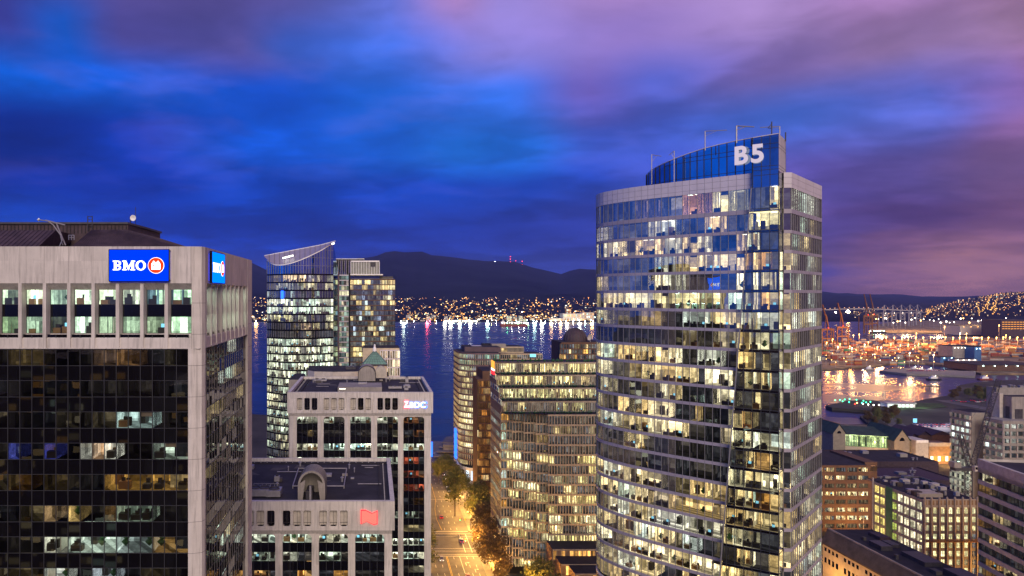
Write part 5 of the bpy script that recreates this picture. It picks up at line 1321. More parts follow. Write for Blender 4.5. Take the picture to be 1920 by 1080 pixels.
for k in range(20):
    t = 2 * math.pi * k / 20; mb = MB()
    if math.sin(t) > .4: continue
    pr = [(rd_ * 1.01 * math.cos(math.pi / 2 * j / 8), zd + 1 + rd_ * 1.09 * math.sin(math.pi / 2 * j / 8)) for j in range(9)]
    for a, b in zip(pr[:-1], pr[1:]): mb.tube((cxd + a[0] * math.cos(t), YZ + 14 + a[0] * math.sin(t), a[1]), (cxd + b[0] * math.cos(t), YZ + 14 + b[0] * math.sin(t), b[1]), .14, 'steel_dark', n=4, caps=False)
    mb.build('dome_rib', o)
g = thing('satellite_dish', 'large pale satellite dish beside the dark dome', 'satellite dish', tuple(at(1107, 640, YZ + 6)))
mb = MB(); c = at(1105, 632, YZ + 6); mb.T = lambda x, y, z: (c.x + x * .8, c.y - z, c.z + y + x * .3); mb.lathe(0, 0, [(.05, .0), (1.2, .3), (2.0, .9), (2.1, 1.0), (2.0, .85), (1.1, .2)], 'slab_white', 18); mb.build('dish', g, True)
mb = MB(); mb.tube(at(1107, 642, YZ + 6), at(1106, 634, YZ + 6), .3, 'steel'); mb.build('post', g)
# ------------------------------------------------------------------ water, land, hills
rng = random.Random(61)
m, t, p = material('water_mat')
p.inputs['Base Color'].default_value = (.003, .005, .013, 1); p.inputs['Roughness'].default_value = .09; p.inputs['IOR'].default_value = 1.33
g = nn(t, 'ShaderNodeNewGeometry')
mp = nn(t, 'ShaderNodeMapping', {'Vector': g.outputs['Position'], 'Scale': (.12, .16, .12)})
w1 = nn(t, 'ShaderNodeTexNoise', {'Vector': mp.outputs[0], 'Scale': 1.0, 'Detail': 6.0, 'Roughness': .6})
mp2 = nn(t, 'ShaderNodeMapping', {'Vector': g.outputs['Position'], 'Scale': (.0022, .007, .005), 'Rotation': (0, 0, .3)})
w2 = nn(t, 'ShaderNodeTexNoise', {'Vector': mp2.outputs[0], 'Scale': 1.0, 'Detail': 4.0, 'Distortion': 1.5})
b1 = nn(t, 'ShaderNodeBump', {'Height': w1.outputs['Fac'], 'Strength': .25, 'Distance': .12})
t.links.new(b1.outputs[0], p.inputs['Normal'])
r_ = nn(t, 'ShaderNodeMapRange', {'Value': w2.outputs['Fac'], 'From Min': .4, 'From Max': .62, 'To Min': .19, 'To Max': .31}); t.links.new(r_.outputs[0], p.inputs['Roughness'])
mb = MB(); mb.face([(-30000, 300, -2.2), (30000, 300, -2.2), (30000, 30000, -2.2), (-30000, 30000, -2.2)], 'water_mat'); structure('water', mb)
def G(px, py): q = ground(px, py); return (q.x, q.y)
def land(name, poly, z1, m, z0=-6): 
    mb = MB(); mb.prism(poly, z0, z1, m); return structure(name, mb)
shore = [(-3000, -600), (3000, -600), (3000, 560), G(1780, 738)]
shore = [(-4000, -800), (4000, -800), (4000, 900), G(1900, 712), G(1835, 716), G(1800, 722), G(1775, 742), G(1735, 748), G(1700, 757), G(1640, 772), G(1612, 780), G(1628, 795), G(1590, 796), G(1543, 793), (360, 600), (230, 560), (150, 520), (80, 500), (20, 505), (-20, 560), (-60, 640), (-150, 670), (-600, 700), (-4000, 720)]
land('downtown_ground', shore, 0, 'soil')
# helipad spit
land('headland', [G(1548, 761), G(1585, 753), G(1615, 750), G(1660, 752), G(1700, 756), G(1705, 768), G(1650, 772), G(1600, 768), G(1560, 765)], .4, 'soil')
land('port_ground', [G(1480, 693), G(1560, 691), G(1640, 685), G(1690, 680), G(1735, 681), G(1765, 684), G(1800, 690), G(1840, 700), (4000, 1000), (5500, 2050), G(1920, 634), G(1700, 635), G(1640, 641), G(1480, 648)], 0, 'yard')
land('pier_ground', [G(1648, 695), G(1690, 690), G(1765, 694), G(1830, 697), G(1828, 706), G(1770, 703), G(1700, 701)], .5, 'pavement')
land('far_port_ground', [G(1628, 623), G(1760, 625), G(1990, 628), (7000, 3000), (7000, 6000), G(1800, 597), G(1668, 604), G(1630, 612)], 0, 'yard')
# north shore terrain with the mountains
rid = [(-200, 482), (0, 486), (200, 492), (380, 482), (440, 479), (472, 492), (495, 505), (560, 508), (640, 492), (668, 484), (690, 483), (712, 478), (728, 470.5), (745, 471), (760, 474), (778, 471.5), (795, 472.5), (812, 479), (850, 482), (880, 487), (905, 489), (945, 489.5), (965, 491), (1000, 502), (1040, 511), (1055, 514), (1072, 506), (1090, 504), (1130, 506), (1300, 520), (1450, 538), (1560, 549), (1650, 553), (1720, 556), (1800, 556), (1920, 552), (2200, 548)]
rows_ = [(2944, 0), (3080, .012), (3300, .03), (3700, .06), (4300, .105), (5000, .17), (6000, .34), (7200, .62), (8300, .86), (9000, 1.0), (9400, .9), (12000, .3)]
mb = MB(); NX = 150; grid = []
from mathutils import noise as mnoise
for (yy, f) in rows_:
    for k in range(NX + 1):
        px = -300 + 2600 * k / NX
        rz = zat(lerp(px, [q[0] for q in rid], [q[1] for q in rid]), 9000)
        base = f * rz
        if 3000 < yy < 5200: base = f * 660 + 0
        nz = mnoise.noise(Vector((px * .012, yy * .0012, 0))) * 60 * min(1, f * 3) * (0 if f == 1.0 else 1) + (mnoise.noise(Vector((px * .05, 3, 0))) * 10 if f == 1.0 else 0)
        if px > 1500 and yy < 6000: base *= .15
        mb.v.append(((px - PX0) * yy / F, yy, base + nz - (4 if f == 0 else 0)))
for j in range(len(rows_) - 1):
    for k in range(NX):
        a = j * (NX + 1) + k; mb.f.append((a, a + 1, a + NX + 2, a + NX + 1)); mb.m.append('mountain'); mb.c.append((1, 1, 1))
mt = structure('mountains', mb, True)
# eastern hill
mb = MB(); rowsE = [(3150, 0, 0), (3600, .25, 0), (4300, .55, 0), (5200, .9, 0), (5600, 1.0, 0), (6500, .7, 0)]
hr = [(1600, 596), (1650, 592), (1690, 584), (1730, 577), (1780, 567), (1830, 558), (1870, 550), (1920, 547), (2000, 545), (2300, 545)]
for (yy, f, _) in rowsE:
    for k in range(61):
        px = 1600 + 700 * k / 60; rz = max(2, zat(lerp(px, [q[0] for q in hr], [q[1] for q in hr]), 5600))
        mb.v.append(((px - PX0) * yy / F, yy, f * rz + mnoise.noise(Vector((px * .03, yy * .002, 5))) * 10 * f * (1 - f) * 3 - (3 if f == 0 else 0)))
for j in range(len(rowsE) - 1):
    for k in range(60): a = j * 61 + k; mb.f.append((a, a + 1, a + 62, a + 61)); mb.m.append('hill'); mb.c.append((1, 1, 1))
structure('hill', mb, True)
def terr(px, yy):
    if px > 1600: 
        rz = max(2, zat(lerp(px, [q[0] for q in hr], [q[1] for q in hr]), 5600)); return rz * lerp(yy, [q[0] for q in rowsE], [q[1] for q in rowsE])
    return 660 * lerp(yy, [q[0] for q in rows_], [q[1] for q in rows_])

# ------------------------------------------------------------------ town lights across the inlet
LC = [(1, .42, .10), (1, .55, .2), (1, .75, .45), (1, .9, .75), (.7, 1, .9)]
m_, t_, p_ = material('town_light'); t_.nodes.remove(p_)
a_ = nn(t_, 'ShaderNodeAttribute', attribute_name='Col'); e_ = nn(t_, 'ShaderNodeEmission', {'Color': a_.outputs['Color'], 'Strength': 1.0}); t_.links.new(e_.outputs[0], t_.nodes['Material Output'].inputs[0]); m_.cycles.emission_sampling = 'NONE'
def town(name, rngs, label, n, ylo, yhi, wts, sz, bright, houses=True, dens=None):
    mb = MB()
    for k in range(n):
        px = rng.uniform(*rngs); u_ = rng.random() ** dens if dens else rng.random(); yy = ylo + (yhi - ylo) * u_
        if mnoise.noise(Vector((px * .03, yy * .004, 2))) < -.12 and rng.random() < .8: continue
        x = (px - PX0) * yy / F; z = terr(px, yy)
        c = rng.choices(LC, wts)[0]; s = rng.choice(bright)
        cc = tuple(q * s for q in c)
        if rng.random() < .5 and houses:
            w, h = rng.uniform(6, 14), rng.uniform(4, 10)
            mb.box(x - w / 2, x + w / 2, yy, yy + 10, z - 3, z + h, 'hill')
            mb.face([(x - w * .35, yy - .3, z + 1), (x + w * .35, yy - .3, z + 1), (x + w * .35, yy - .3, z + h * .7), (x - w * .35, yy - .3, z + h * .7)], 'town_light', tuple(q * s * .35 for q in c))
        else: mb.octa((x, yy - 1, z + rng.uniform(3, 9)), sz * rng.uniform(.7, 1.3) * yy / 3500, 'town_light', cc)
    o = mb.build(name); o['kind'] = 'stuff'; o['label'] = label; o['category'] = 'town'; return o
town('far_shore_town', (-60, 1160), 'dense orange and white lights of the town across the inlet', 3600, 2990, 4700, (6, 4, 2.4, .8, .2), 1.15, (.8, 1.5, 3, 6, 12), dens=1.5)
town('far_shore_town', (-60, 1160), 'bright white waterfront lights of the town across the inlet', 1000, 2960, 3300, (4, 4, 4, 3, 1.5), 1.3, (1, 2, 4, 8, 16), dens=1.2)
town('hillside_town', (1600, 2050), 'amber street lights over the dark hillside east of the port', 2300, 3300, 5500, (6, 5, 2, .4, .1), 1.4, (.8, 1.5, 3, 7), dens=.8)
# streets on the hill as strings of lamps
mb = MB()
for k in range(11):
    px = rng.uniform(1690, 1930); y0_, y1_ = rng.uniform(3300, 3900), rng.uniform(4200, 5300); drift = rng.uniform(-12, 16)
    for j in range(26):
        if rng.random() < .35: continue
        f = j / 25; pp = px + drift * f; yy = y0_ + (y1_ - y0_) * f; pp += rng.uniform(-2, 2); mb.octa(((pp - PX0) * yy / F, yy, terr(pp, yy) + 8), 2.6, 'town_light', (2.2, 1.1, .25))
o = mb.build('hillside_street_lights'); o['kind'] = 'stuff'; o['label'] = 'strings of amber street lamps climbing the hillside'; o['category'] = 'street lights'
# buildings on the far waterfront, each a thing
def shore_building(name, label, px0, px1, py0, py1, yy, wall, lit, cat='building', group=None, nw=8, nr=3, em='port_white'):
    o = thing(name, label, cat, ((xat((px0 + px1) / 2, yy)), yy, 0), group)
    x0, x1, zt_ = xat(px0, yy), xat(px1, yy), zat(py0, yy)
    mb = MB(); mb.box(x0, x1, yy, yy + (x1 - x0) * .6 + 10, -1, zt_, wall); mb.build('wall', o)
    mb = MB()
    for r in range(nr):
        for c in range(nw):
            if rng.random() < lit:
                u0 = x0 + (x1 - x0) * (c + .15) / nw; u1 = x0 + (x1 - x0) * (c + .85) / nw; z0 = zt_ * (r + .2) / nr; z1 = zt_ * (r + .75) / nr; q = rng.choice(LC[1:]); s = rng.uniform(.5, 2.0)
                mb.face([(u0, yy - .4, z0), (u1, yy - .4, z0), (u1, yy - .4, z1), (u0, yy - .4, z1)], 'town_light', tuple(v_ * s for v_ in q))
    if mb.f: mb.build('lit_windows' if False else 'window', o)
    return o
desc = ['slim', 'wide', 'low', 'tall', 'boxy']
GRP = 'apartment blocks along the far waterfront'
for k in range(26):
    px = 752 + k * 11.5 + rng.uniform(-3, 3); h = rng.uniform(6, 17); w = rng.uniform(4, 9)
    shore_building('waterfront_block', 'pale block with lit windows in the waterfront row across the inlet', px, px + w, 607 - h, 607, 2960 + rng.uniform(0, 160), 'concrete_grey', .5, 'building', GRP)
for k in range(7):
    px = 1076 + rng.uniform(0, 30); 
shore_building('grain_terminal', 'floodlit pale grain terminal with orange topped tower on the far shore', 1056, 1092, 588, 603, 3000, 'slab_white', .9, 'terminal', None, 14, 2)
shore_building('grain_terminal', 'orange lit tower block rising over the grain terminal', 1062, 1071, 579, 603, 3030, 'box_orange', .8, 'tower', None, 3, 5)
shore_building('grain_terminal', 'long low floodlit sheds left of the grain terminal', 1030, 1058, 597, 604, 2990, 'slab_white', .8, 'shed', None, 9, 1)
shore_building('grain_terminal', 'brightly lit shed right of the grain terminal', 1092, 1114, 586, 600, 3010, 'slab_white', .9, 'shed', None, 6, 3)
for k, (a, b, tx) in enumerate(((834, 864, 'left'), (866, 896, 'right'))):
    shore_building('ferry_terminal_shed', 'white floodlit harbour shed ' + ('with a long low roof' if k == 0 else 'second in the row, with bright doors'), a, b, 600.5, 608, 2930, 'slab_white', 1.0, 'shed', None, 8, 1)
# waterfront flood lights: real lamps that streak on the water
GL = 'flood lamps along the far waterfront'
def flood(px, py, yy, c, e, r=2.0, lab='bright lamp on the far waterfront seen as one point of light', grp=GL, nm='flood_lamp'):
    q = at(px, py, yy); o = thing(nm, lab, 'lamp', (q.x, q.y, 0), grp)
    mb = MB(); mb.tube((q.x, q.y, -1), (q.x, q.y, q.z), .3, 'steel_dark', n=4); mb.build('pole', o)
    mat = {'w': 'L_white', 'o': 'L_orange', 'c': 'L_cyan', 'r': 'L_red', 'g': 'L_green'}[c]
    mb = MB(); mb.octa(tuple(q), r, mat); mb.build('lamp_head', o); return o
for nm_, c_, s_ in (('L_white', (1, .92, .78), 320), ('L_orange', (1, .48, .14), 380), ('L_cyan', (.55, 1, .92), 320), ('L_red', (1, .05, .12), 200), ('L_green', (.2, 1, .4), 200)): emit(nm_, c_, s_, True)
for (px, c, r) in ((480, 'o', 2.5), (752, 'w', 2), (763, 'c', 2), (776, 'w', 1.6), (800, 'r', 2.0), (806, 'r', 1.8), (818, 'w', 1.8), (832, 'w', 2.6), (842, 'w', 2.8), (850, 'c', 2.3), (862, 'w', 2.4), (872, 'c', 2), (880, 'w', 2.6), (893, 'w', 2.2), (914, 'c', 2.6), (922, 'o', 1.8), (931, 'w', 1.6), (944, 'o', 2.8), (969, 'g', 2.2), (988, 'g', 2.4), (1000, 'c', 2.4), (1006, 'c', 2), (1014, 'w', 2.2), (1022, 'c', 2), (1033, 'o', 2), (1042, 'w', 1.8), (1051, 'o', 1.8), (1062, 'w', 2), (1075, 'w', 2.2), (1086, 'w', 2), (1097, 'c', 2.4), (1108, 'o', 2.6), (1112, 'o', 2.2)):
    flood(px, 602.5 + rng.uniform(-2.5, 1), 2915, c, 1, r * .62)
flood(979, 586, 3500, 'o', 1, 6.5, 'brightest orange flood light on the slope across the inlet', None)
for (px, c_) in ((480, (1, .5, .15)), (757, (.8, 1, .9)), (801, (1, .1, .15)), (834, (1, .95, .8)), (845, (1, .95, .85)), (862, (.8, 1, .95)), (882, (1, .95, .85)), (914, (.6, 1, .9)), (944, (1, .5, .15)), (970, (.4, 1, .5)), (988, (.5, 1, .5)), (1002, (.6, 1, .95)), (1016, (1, .95, .85)), (1034, (1, .6, .3)), (1051, (1, .6, .3)), (1063, (1, .95, .8)), (1087, (.9, 1, .9)), (1110, (1, .5, .15))):
    point('waterfront_light', at(px, 601, 2900), 130000, c_, 7)
# masts with red beacons on the ridge
for (px, py0, py1, n) in ((957, 491, 481, 3), (967, 493, 489, 2), (979, 496, 490, 2)):
    q = at(px, py0 + 2, 8950); o = thing('ridge_mast', 'radio mast with red beacons on the mountain ridge', 'mast', tuple(q), 'radio masts on the mountain ridge')
    mb = MB(); mb.tube(q, at(px, py1, 8950), 2, 'steel_dark', n=4); mb.build('pole', o)
    for k in range(n):
        mb = MB(); mb.octa(tuple(at(px, py1 + (py0 - py1) * k / max(1, n - 1) , 8930)), 5.5, 'lamp_red'); mb.build('beacon', o)
flood(928, 490, 8900, 'w', 1, 5.5, 'single white light on the mountain ridge left of the radio masts', None)
# cargo ship at anchor
def ship(px0, px1, py, yy, label, hull='box_red', rev=1, lights=10):
    x0, x1 = xat(px0, yy), xat(px1, yy); Ls = x1 - x0; o = thing('cargo_ship', label, 'ship', ((x0 + x1) / 2, yy, -2))
    mb = MB(); h = Ls * .055; mb.prism([(x0, yy), (x0 + Ls * .04, yy - Ls * .06), (x1 - Ls * .1, yy - Ls * .06), (x1, yy), (x1 - Ls * .1, yy + Ls * .06), (x0 + Ls * .04, yy + Ls * .06)], -2.1, h, hull, 'roof_dark'); mb.build('hull', o)
    mb = MB(); mb.box(x0 + Ls * .05, x0 + Ls * .17, yy - Ls * .05, yy + Ls * .05, h, h + Ls * .09, 'white_paint'); mb.box(x0 + Ls * .08, x0 + Ls * .15, yy - Ls * .04, yy + Ls * .04, h + Ls * .09, h + Ls * .12, 'white_paint'); mb.build('bridge_house', o)
    mb = MB()
    for k in range(4): xx = x0 + Ls * (.28 + .16 * k); mb.tube((xx, yy, h), (xx, yy, h + Ls * .12), .8, 'steel', n=5); mb.box(xx - Ls * .06, xx + Ls * .04, yy - Ls * .04, yy + Ls * .04, h, h + Ls * .02, 'box_green')
    mb.build('deck_crane', o)
    for k in range(lights):
        mb = MB(); mb.octa((x0 + Ls * (.08 + .85 * k / lights), yy - Ls * .06, h + Ls * .05), Ls * .013, rng.choice(('L_green', 'L_white', 'L_white', 'lamp_white'))); mb.build('deck_lamp', o)
    return o
ship(937, 990, 612, 2560, 'red hulled cargo ship with deck lights anchored on the inlet')

# ------------------------------------------------------------------ container port to the east
rng = random.Random(71)
CB = {}
def container(kind, loc, rz):
    key = kind
    cols = {'red': 'box_red', 'blue': 'box_blue', 'orange': 'box_orange', 'grey': 'box_grey', 'green': 'box_green', 'brown': 'box_brown'}
    if key not in CB:
        mb = MB(); mb.box(-6.1, 6.1, -1.22, 1.22, 0, 2.6, cols[kind])
        for k in range(12): xx = -5.8 + k * 1.04; mb.box(xx, xx + .3, -1.27, -1.221, .15, 2.45, cols[kind])
        mb.box(-6.14, -6.101, -.02, .02, .2, 2.4, 'steel_dark')
        CB[key] = mb.build('shipping_container'); CB[key].location = loc; o = CB[key]
    else: o = CB[key].copy(); col.objects.link(o); o.location = loc
    o.rotation_euler = (0, 0, rz)
    tag(o, kind + ' shipping container stacked in the floodlit port yard', 'container', 'shipping containers in the port yard')
    return o
kinds = ['red', 'orange', 'orange', 'grey', 'brown', 'blue', 'green', 'red', 'grey']
cnt = 0
for row in range(11):
    yy = 1120 + row * 52 + rng.uniform(-6, 6)
    x = xat(1548, yy) + rng.uniform(0, 20); xe = xat(1790 if row > 2 else 1720, yy)
    while x < xe and cnt < 285:
        h = rng.choice((1, 2, 3, 3, 4))
        if rng.random() < .62:
            for lv in range(h): container(rng.choice(kinds), (x + rng.uniform(-.3, .3), yy, .002 + lv * 2.61), rng.choice((0, 0, .02))); cnt += 1
        x += rng.choice((13.5, 13.5, 27, 44))
mb = MB()
for k in range(420):
    yy = rng.uniform(1180, 1700); px = rng.uniform(1640, 1935) if rng.random() < .6 else rng.uniform(1548, 1700); x = xat(px, yy); h = rng.choice((1, 1, 2, 3)); w = rng.choice((12, 12, 24))
    if 1755 < px < 1850 and yy < 1260: continue
    for lv in range(h): mb.box(x, x + w, yy + 14, yy + 16.4, lv * 2.6 + .01, lv * 2.6 + 2.59, 'box_' + rng.choice(('orange', 'brown', 'grey', 'grey', 'red', 'blue')))
o = mb.build('container_field'); o['kind'] = 'stuff'; o['label'] = 'dense field of small stacked containers across the back of the port yard'; o['category'] = 'containers'
def high_mast(px, py_base, h, label, em='lamp_sodium', grp='tall port lamp masts', r=1.6, real=None):
    q = ground(px, py_base); o = thing('lamp_mast', label, 'lamp mast', tuple(q), grp)
    mb = MB(); mb.tube(q, (q.x, q.y, h), .28, 'steel', .18, n=6); mb.build('pole', o)
    mb = MB(); mb.octa((q.x, q.y - .5, h), r, em); mb.build('lamp_head', o)
    if real: l = point('port_light', (q.x, q.y - 2, h - 2), real, (1, .37, .07) if em == 'lamp_sodium' else (1, .62, .30), 2); 
    return o
for k in range(20):
    px = 1663 + k * 13.6 + rng.uniform(-1.5, 1.5); high_mast(px, 653.5 + rng.uniform(-1, 1), 24, 'sodium lamp mast in the long row at the back of the port yard', r=1.6, real=90000)
for (px, py, h, em) in ((1550, 668, 26, 'lamp_sodium'), (1561, 660, 26, 'lamp_sodium'), (1575, 672, 26, 'lamp_sodium'), (1593, 675, 24, 'lamp_sodium'), (1600, 655, 30, 'lamp_sodium'), (1611, 655, 32, 'lamp_sodium'), (1628, 662, 22, 'lamp_sodium'), (1621, 668, 22, 'lamp_white'), (1643, 655, 30, 'lamp_white'), (1652, 672, 20, 'lamp_white'), (1645, 668, 18, 'lamp_sodium'), (1670, 662, 18, 'lamp_sodium'), (1688, 664, 18, 'lamp_sodium'), (1703, 665, 20, 'lamp_sodium'), (1718, 650, 30, 'lamp_sodium'), (1722, 661, 18, 'lamp_sodium'), (1758, 658, 26, 'lamp_sodium'), (1771, 650, 45, 'lamp_sodium'), (1800, 650, 30, 'lamp_white'), (1812, 648, 28, 'lamp_sodium'), (1873, 650, 48, 'lamp_sodium'), (1886, 655, 30, 'lamp_sodium'), (1571, 685, 30, 'lamp_white'), (1597, 688, 30, 'lamp_white'), (1630, 640, 25, 'lamp_sodium'), (1750, 692, 22, 'lamp_white'), (1705, 688, 22, 'lamp_white')):
    high_mast(px, py, h, ('white' if em == 'lamp_white' else 'sodium') + ' lamp mast standing among the container stacks', em, r=1.1, real=80000 if py < 672 else 20000)
for k in range(60):
    px = rng.uniform(1548, 1790); high_mast(px, rng.uniform(655, 690), rng.uniform(6, 12), 'small yard lamp among the container stacks', 'lamp_sodium' if rng.random() < .8 else 'lamp_white', 'small yard lamps in the port', .65)
# orange harbour cranes
def harbour_crane(px, yy, h, label, m='orange_steel', boom_up=True, grp='orange harbour cranes', w=24, bl=50):
    x = xat(px, yy); o = thing('harbour_crane', label, 'harbour crane', (x, yy, 0), grp)
    for sx in (-1, 1):
        for sy in (0, 1):
            mb = MB(); mb.box(x + sx * w / 2 - 1, x + sx * w / 2 + 1, yy + sy * 20 - 1, yy + sy * 20 + 1, 0, h * .55, m); mb.build('leg', o)
    mb = MB(); mb.box(x - w / 2 - 1, x + w / 2 + 1, yy - 1.4, yy + 1.4, h * .3, h * .34, m); mb.box(x - w / 2 - 1, x + w / 2 + 1, yy - 1.4, yy + 1.4, h * .55, h * .6, m)
    mb.tube((x - w / 2, yy, h * .34), (x + w / 2, yy, h * .55), .7, m); mb.tube((x + w / 2, yy, h * .34), (x - w / 2, yy, h * .55), .7, m); mb.build('portal_beam', o)
    mb = MB(); mb.tube((x - 3, yy + 5, h * .6), (x, yy + 5, h), .9, m); mb.tube((x + 6, yy + 5, h * .6), (x, yy + 5, h), .9, m); mb.build('mast', o)
    mb = MB()
    if boom_up:
        for d in (-1.2, 1.2): mb.tube((x + 2, yy + d, h * .6), (x - bl * .22, yy + d, h * 1.28), .8, m)
        for k in range(7): f = k / 6; mb.tube((x + 2 - (bl * .22 + 2) * f, yy - 1.2, h * (.6 + .68 * f)), (x + 2 - (bl * .22 + 2) * f, yy + 1.2, h * (.6 + .68 * f)), .5, m)
    else:
        for d in (-1.2, 1.2): mb.tube((x - bl * .8, yy + d, h * .62), (x + bl * .5, yy + d, h * .62), .8, m)
        mb.tube((x, yy, h), (x - bl * .7, yy, h * .63), .35, m); mb.tube((x, yy, h), (x + bl * .45, yy, h * .63), .35, m)
    mb.build('boom', o)
    mb = MB(); mb.octa((x, yy - 2, h * .62), 1.1, 'lamp_red' if boom_up else 'lamp_white'); mb.build('beacon', o)
    return o
for (px, yy, h, lb) in ((1552, 1430, 74, 'orange harbour crane with raised boom, nearest the glass tower'), (1580, 1500, 76, 'orange harbour crane with raised boom, second from the glass tower'), (1627, 2000, 92, 'orange harbour crane with raised boom by the white cranes'), (1638, 2050, 92, 'slimmer orange harbour crane with raised boom by the white cranes')): harbour_crane(px, yy, h, lb)
for k, px in enumerate((1660, 1676, 1692, 1708, 1722)):
    harbour_crane(px, 2500 + k * 20, 78, 'floodlit white harbour crane with level boom, ' + ('first from the orange cranes', 'second from the orange cranes', 'middle one of five', 'fourth from the orange cranes', 'last before the hillside')[k], 'steel', False, 'white harbour cranes across the basin', 18, 60)
for k in range(34):
    px = 1640 + k * 8.4 + rng.uniform(-3, 3); q = ground(px, 612 + rng.uniform(-4, 10)); o = thing('lamp_mast', 'distant lamp mast at the far basin of the port', 'lamp mast', tuple(q), 'distant lamp masts at the far basin')
    mb = MB(); mb.tube(q, (q.x, q.y, 26), .4, 'steel', n=4); mb.build('pole', o); mb = MB(); mb.octa((q.x, q.y, 26), rng.uniform(1.6, 3.4), rng.choice(('lamp_white', 'lamp_white', 'lamp_sodium'))); mb.build('lamp_head', o)
ship(1628, 1662, 628, 2080, 'dark cargo ship moored beside the white cranes', 'roof_dark', 1, 8)
for (px, py, h, e) in ((1650, 622, 60, 1.6e6), (1700, 620, 60, 1.6e6), (1760, 622, 60, 1.6e6), (1830, 626, 50, 1e6), (1900, 640, 40, 5e5)): point('far_port_light', ground(px, py) + Vector((0, 0, h)), e * .35, (1, .55, .22), 3)
# bridge far behind
o = thing('road_bridge', 'long lamp lit road bridge crossing the inlet far behind the cranes', 'bridge', (xat(1620, 4300), 4300, 0))
mb = MB(); yy = 4300; bp = [(1500, 582), (1545, 581), (1580, 579.3), (1615, 578.8), (1650, 579.5), (1690, 581.5), (1730, 584)]
for a, b in zip(bp[:-1], bp[1:]):
    A, B_ = at(*a, yy), at(*b, yy); mb.face([(A.x, yy, A.z - 3), (B_.x, yy, B_.z - 3), (B_.x, yy, B_.z + 2), (A.x, yy, A.z + 2)], 'slab_white'); mb.face([(A.x, yy, A.z + 2), (B_.x, yy, B_.z + 2), (B_.x, yy + 20, B_.z + 2), (A.x, yy + 20, A.z + 2)], 'asphalt')
mb.build('deck', o)
for px in (1555, 1590, 1625, 1660, 1700):
    mb = MB(); z_ = zat(lerp(px, [q[0] for q in bp], [q[1] for q in bp]), yy); mb.box(xat(px, yy) - 5, xat(px, yy) + 5, yy + 2, yy + 14, -2, z_ - 3, 'concrete_grey'); mb.build('pier', o)
for k in range(24):
    px = 1520 + k * 9; z_ = zat(lerp(px, [q[0] for q in bp], [q[1] for q in bp]), yy); mb = MB(); mb.octa((xat(px, yy), yy - 2, z_ + 8), 3, 'town_light', (2.2, 1.1, .5)); mb.build('lamp', o)
flood(1590, 584.5, 3900, 'o', 1, 11, 'brightest orange flood light below the far bridge', None)
flood(1567, 586, 3900, 'o', 1, 6, 'smaller orange flood light left of the brightest one below the bridge', None)
# big sheds of the port
def shed(px0, px1, pyb, h, d, m, label, roof='roof_dark', lamps=0, em='lamp_white'):
    q0, q1 = ground(px0, pyb), ground(px1, pyb); yy = q0.y; x0, x1 = q0.x, xat(px1, yy)
    o = thing('port_shed', label, 'warehouse', ((x0 + x1) / 2, yy, 0))
    mb = MB(); mb.box(x0, x1, yy, yy + d, 0, h, m)
    for k in range(int((x1 - x0) / 6)): mb.box(x0 + k * 6, x0 + k * 6 + .3, yy - .15, yy - .002, 0, h - .2, m)
    mb.build('wall', o)
    mb = MB(); mb.prism([(x0 - .5, yy - .5), (x1 + .5, yy - .5), (x1 + .5, yy + d + .5), (x0 - .5, yy + d + .5)], h + .004, h + .8, roof); mb.build('roof', o)
    for k in range(lamps):
        mb = MB(); mb.octa((x0 + (x1 - x0) * (k + .5) / lamps, yy - 1.2, h * .9), .8, em); mb.build('wall_lamp', o)
    return o
shed(1786, 1838, 676, 25, 30, 'concrete_grey', 'tall grey port warehouse with a row of lamps along its top', lamps=8)
o = shed(1827, 1840, 678, 25, 26, 'blue_panel', 'blue end bay of the tall port warehouse', lamps=2, em='lamp_cyan')
shed(1763, 1790, 680, 9, 24, 'blue_panel', 'low blue shed in front of the tall warehouse', lamps=2, em='lamp_cyan')
shed(1790, 1832, 682, 7, 14, 'white_paint', 'floodlit white shed in front of the tall warehouse', lamps=4)
shed(1832, 1960, 696, 9, 60, 'brick_brown', 'long dark shed with star bright lamps on its wall', lamps=6, em='lamp_cyan')
shed(1877, 1935, 632, 46, 60, 'roof_ribbed', 'dark silo block with yellow lit bands at the right edge', lamps=0)
o = thing('silo_lights', 'x', 'x', (0, 0, 0)); bpy.data.objects.remove(o)
shed(1800, 1880, 628, 26, 60, 'slab_white', 'pale floodlit depot left of the dark silo block', lamps=6, em='lamp_sodium')
q = ground(1877, 632); mb = MB()
for r in range(4):
    for k in range(9): mb.box(q.x + 3 + k * 8, q.x + 9 + k * 8, q.y - .5, q.y - .2, 40 - r * 6, 41.5 - r * 6, 'glow_amber')
sg = [x for x in bpy.data.objects if x.get('label', '').startswith('dark silo block')][0]
oo = mb.build('lit_band'); oo.location = (0, 0, 0); oo.parent = sg; oo.matrix_parent_inverse = Matrix.Translation(-Vector(sg.location))
# pier with moored craft, tug, timber jetty
def boat(px, py, L_, label, m='white_paint', em='lamp_white'):
    q = ground(px, py, -2); o = thing('moored_boat', label, 'boat', tuple(q), 'small craft moored by the pier')
    mb = MB(); mb.prism([(q.x - L_ / 2, q.y - L_ * .13), (q.x + L_ * .3, q.y - L_ * .13), (q.x + L_ / 2, q.y), (q.x + L_ * .3, q.y + L_ * .13), (q.x - L_ / 2, q.y + L_ * .13)], -2.1, -.4, m); mb.build('hull', o)
    mb = MB(); mb.box(q.x - L_ * .3, q.x + L_ * .15, q.y - L_ * .09, q.y + L_ * .09, -.4, 1.9, 'white_paint'); mb.box(q.x - L_ * .15, q.x + L_ * .05, q.y - L_ * .07, q.y + L_ * .07, 1.9, 3.4, 'white_paint'); mb.build('cabin', o)
    mb = MB(); mb.octa((q.x, q.y - L_ * .1, 3.8), .5, em); mb.build('deck_lamp', o)
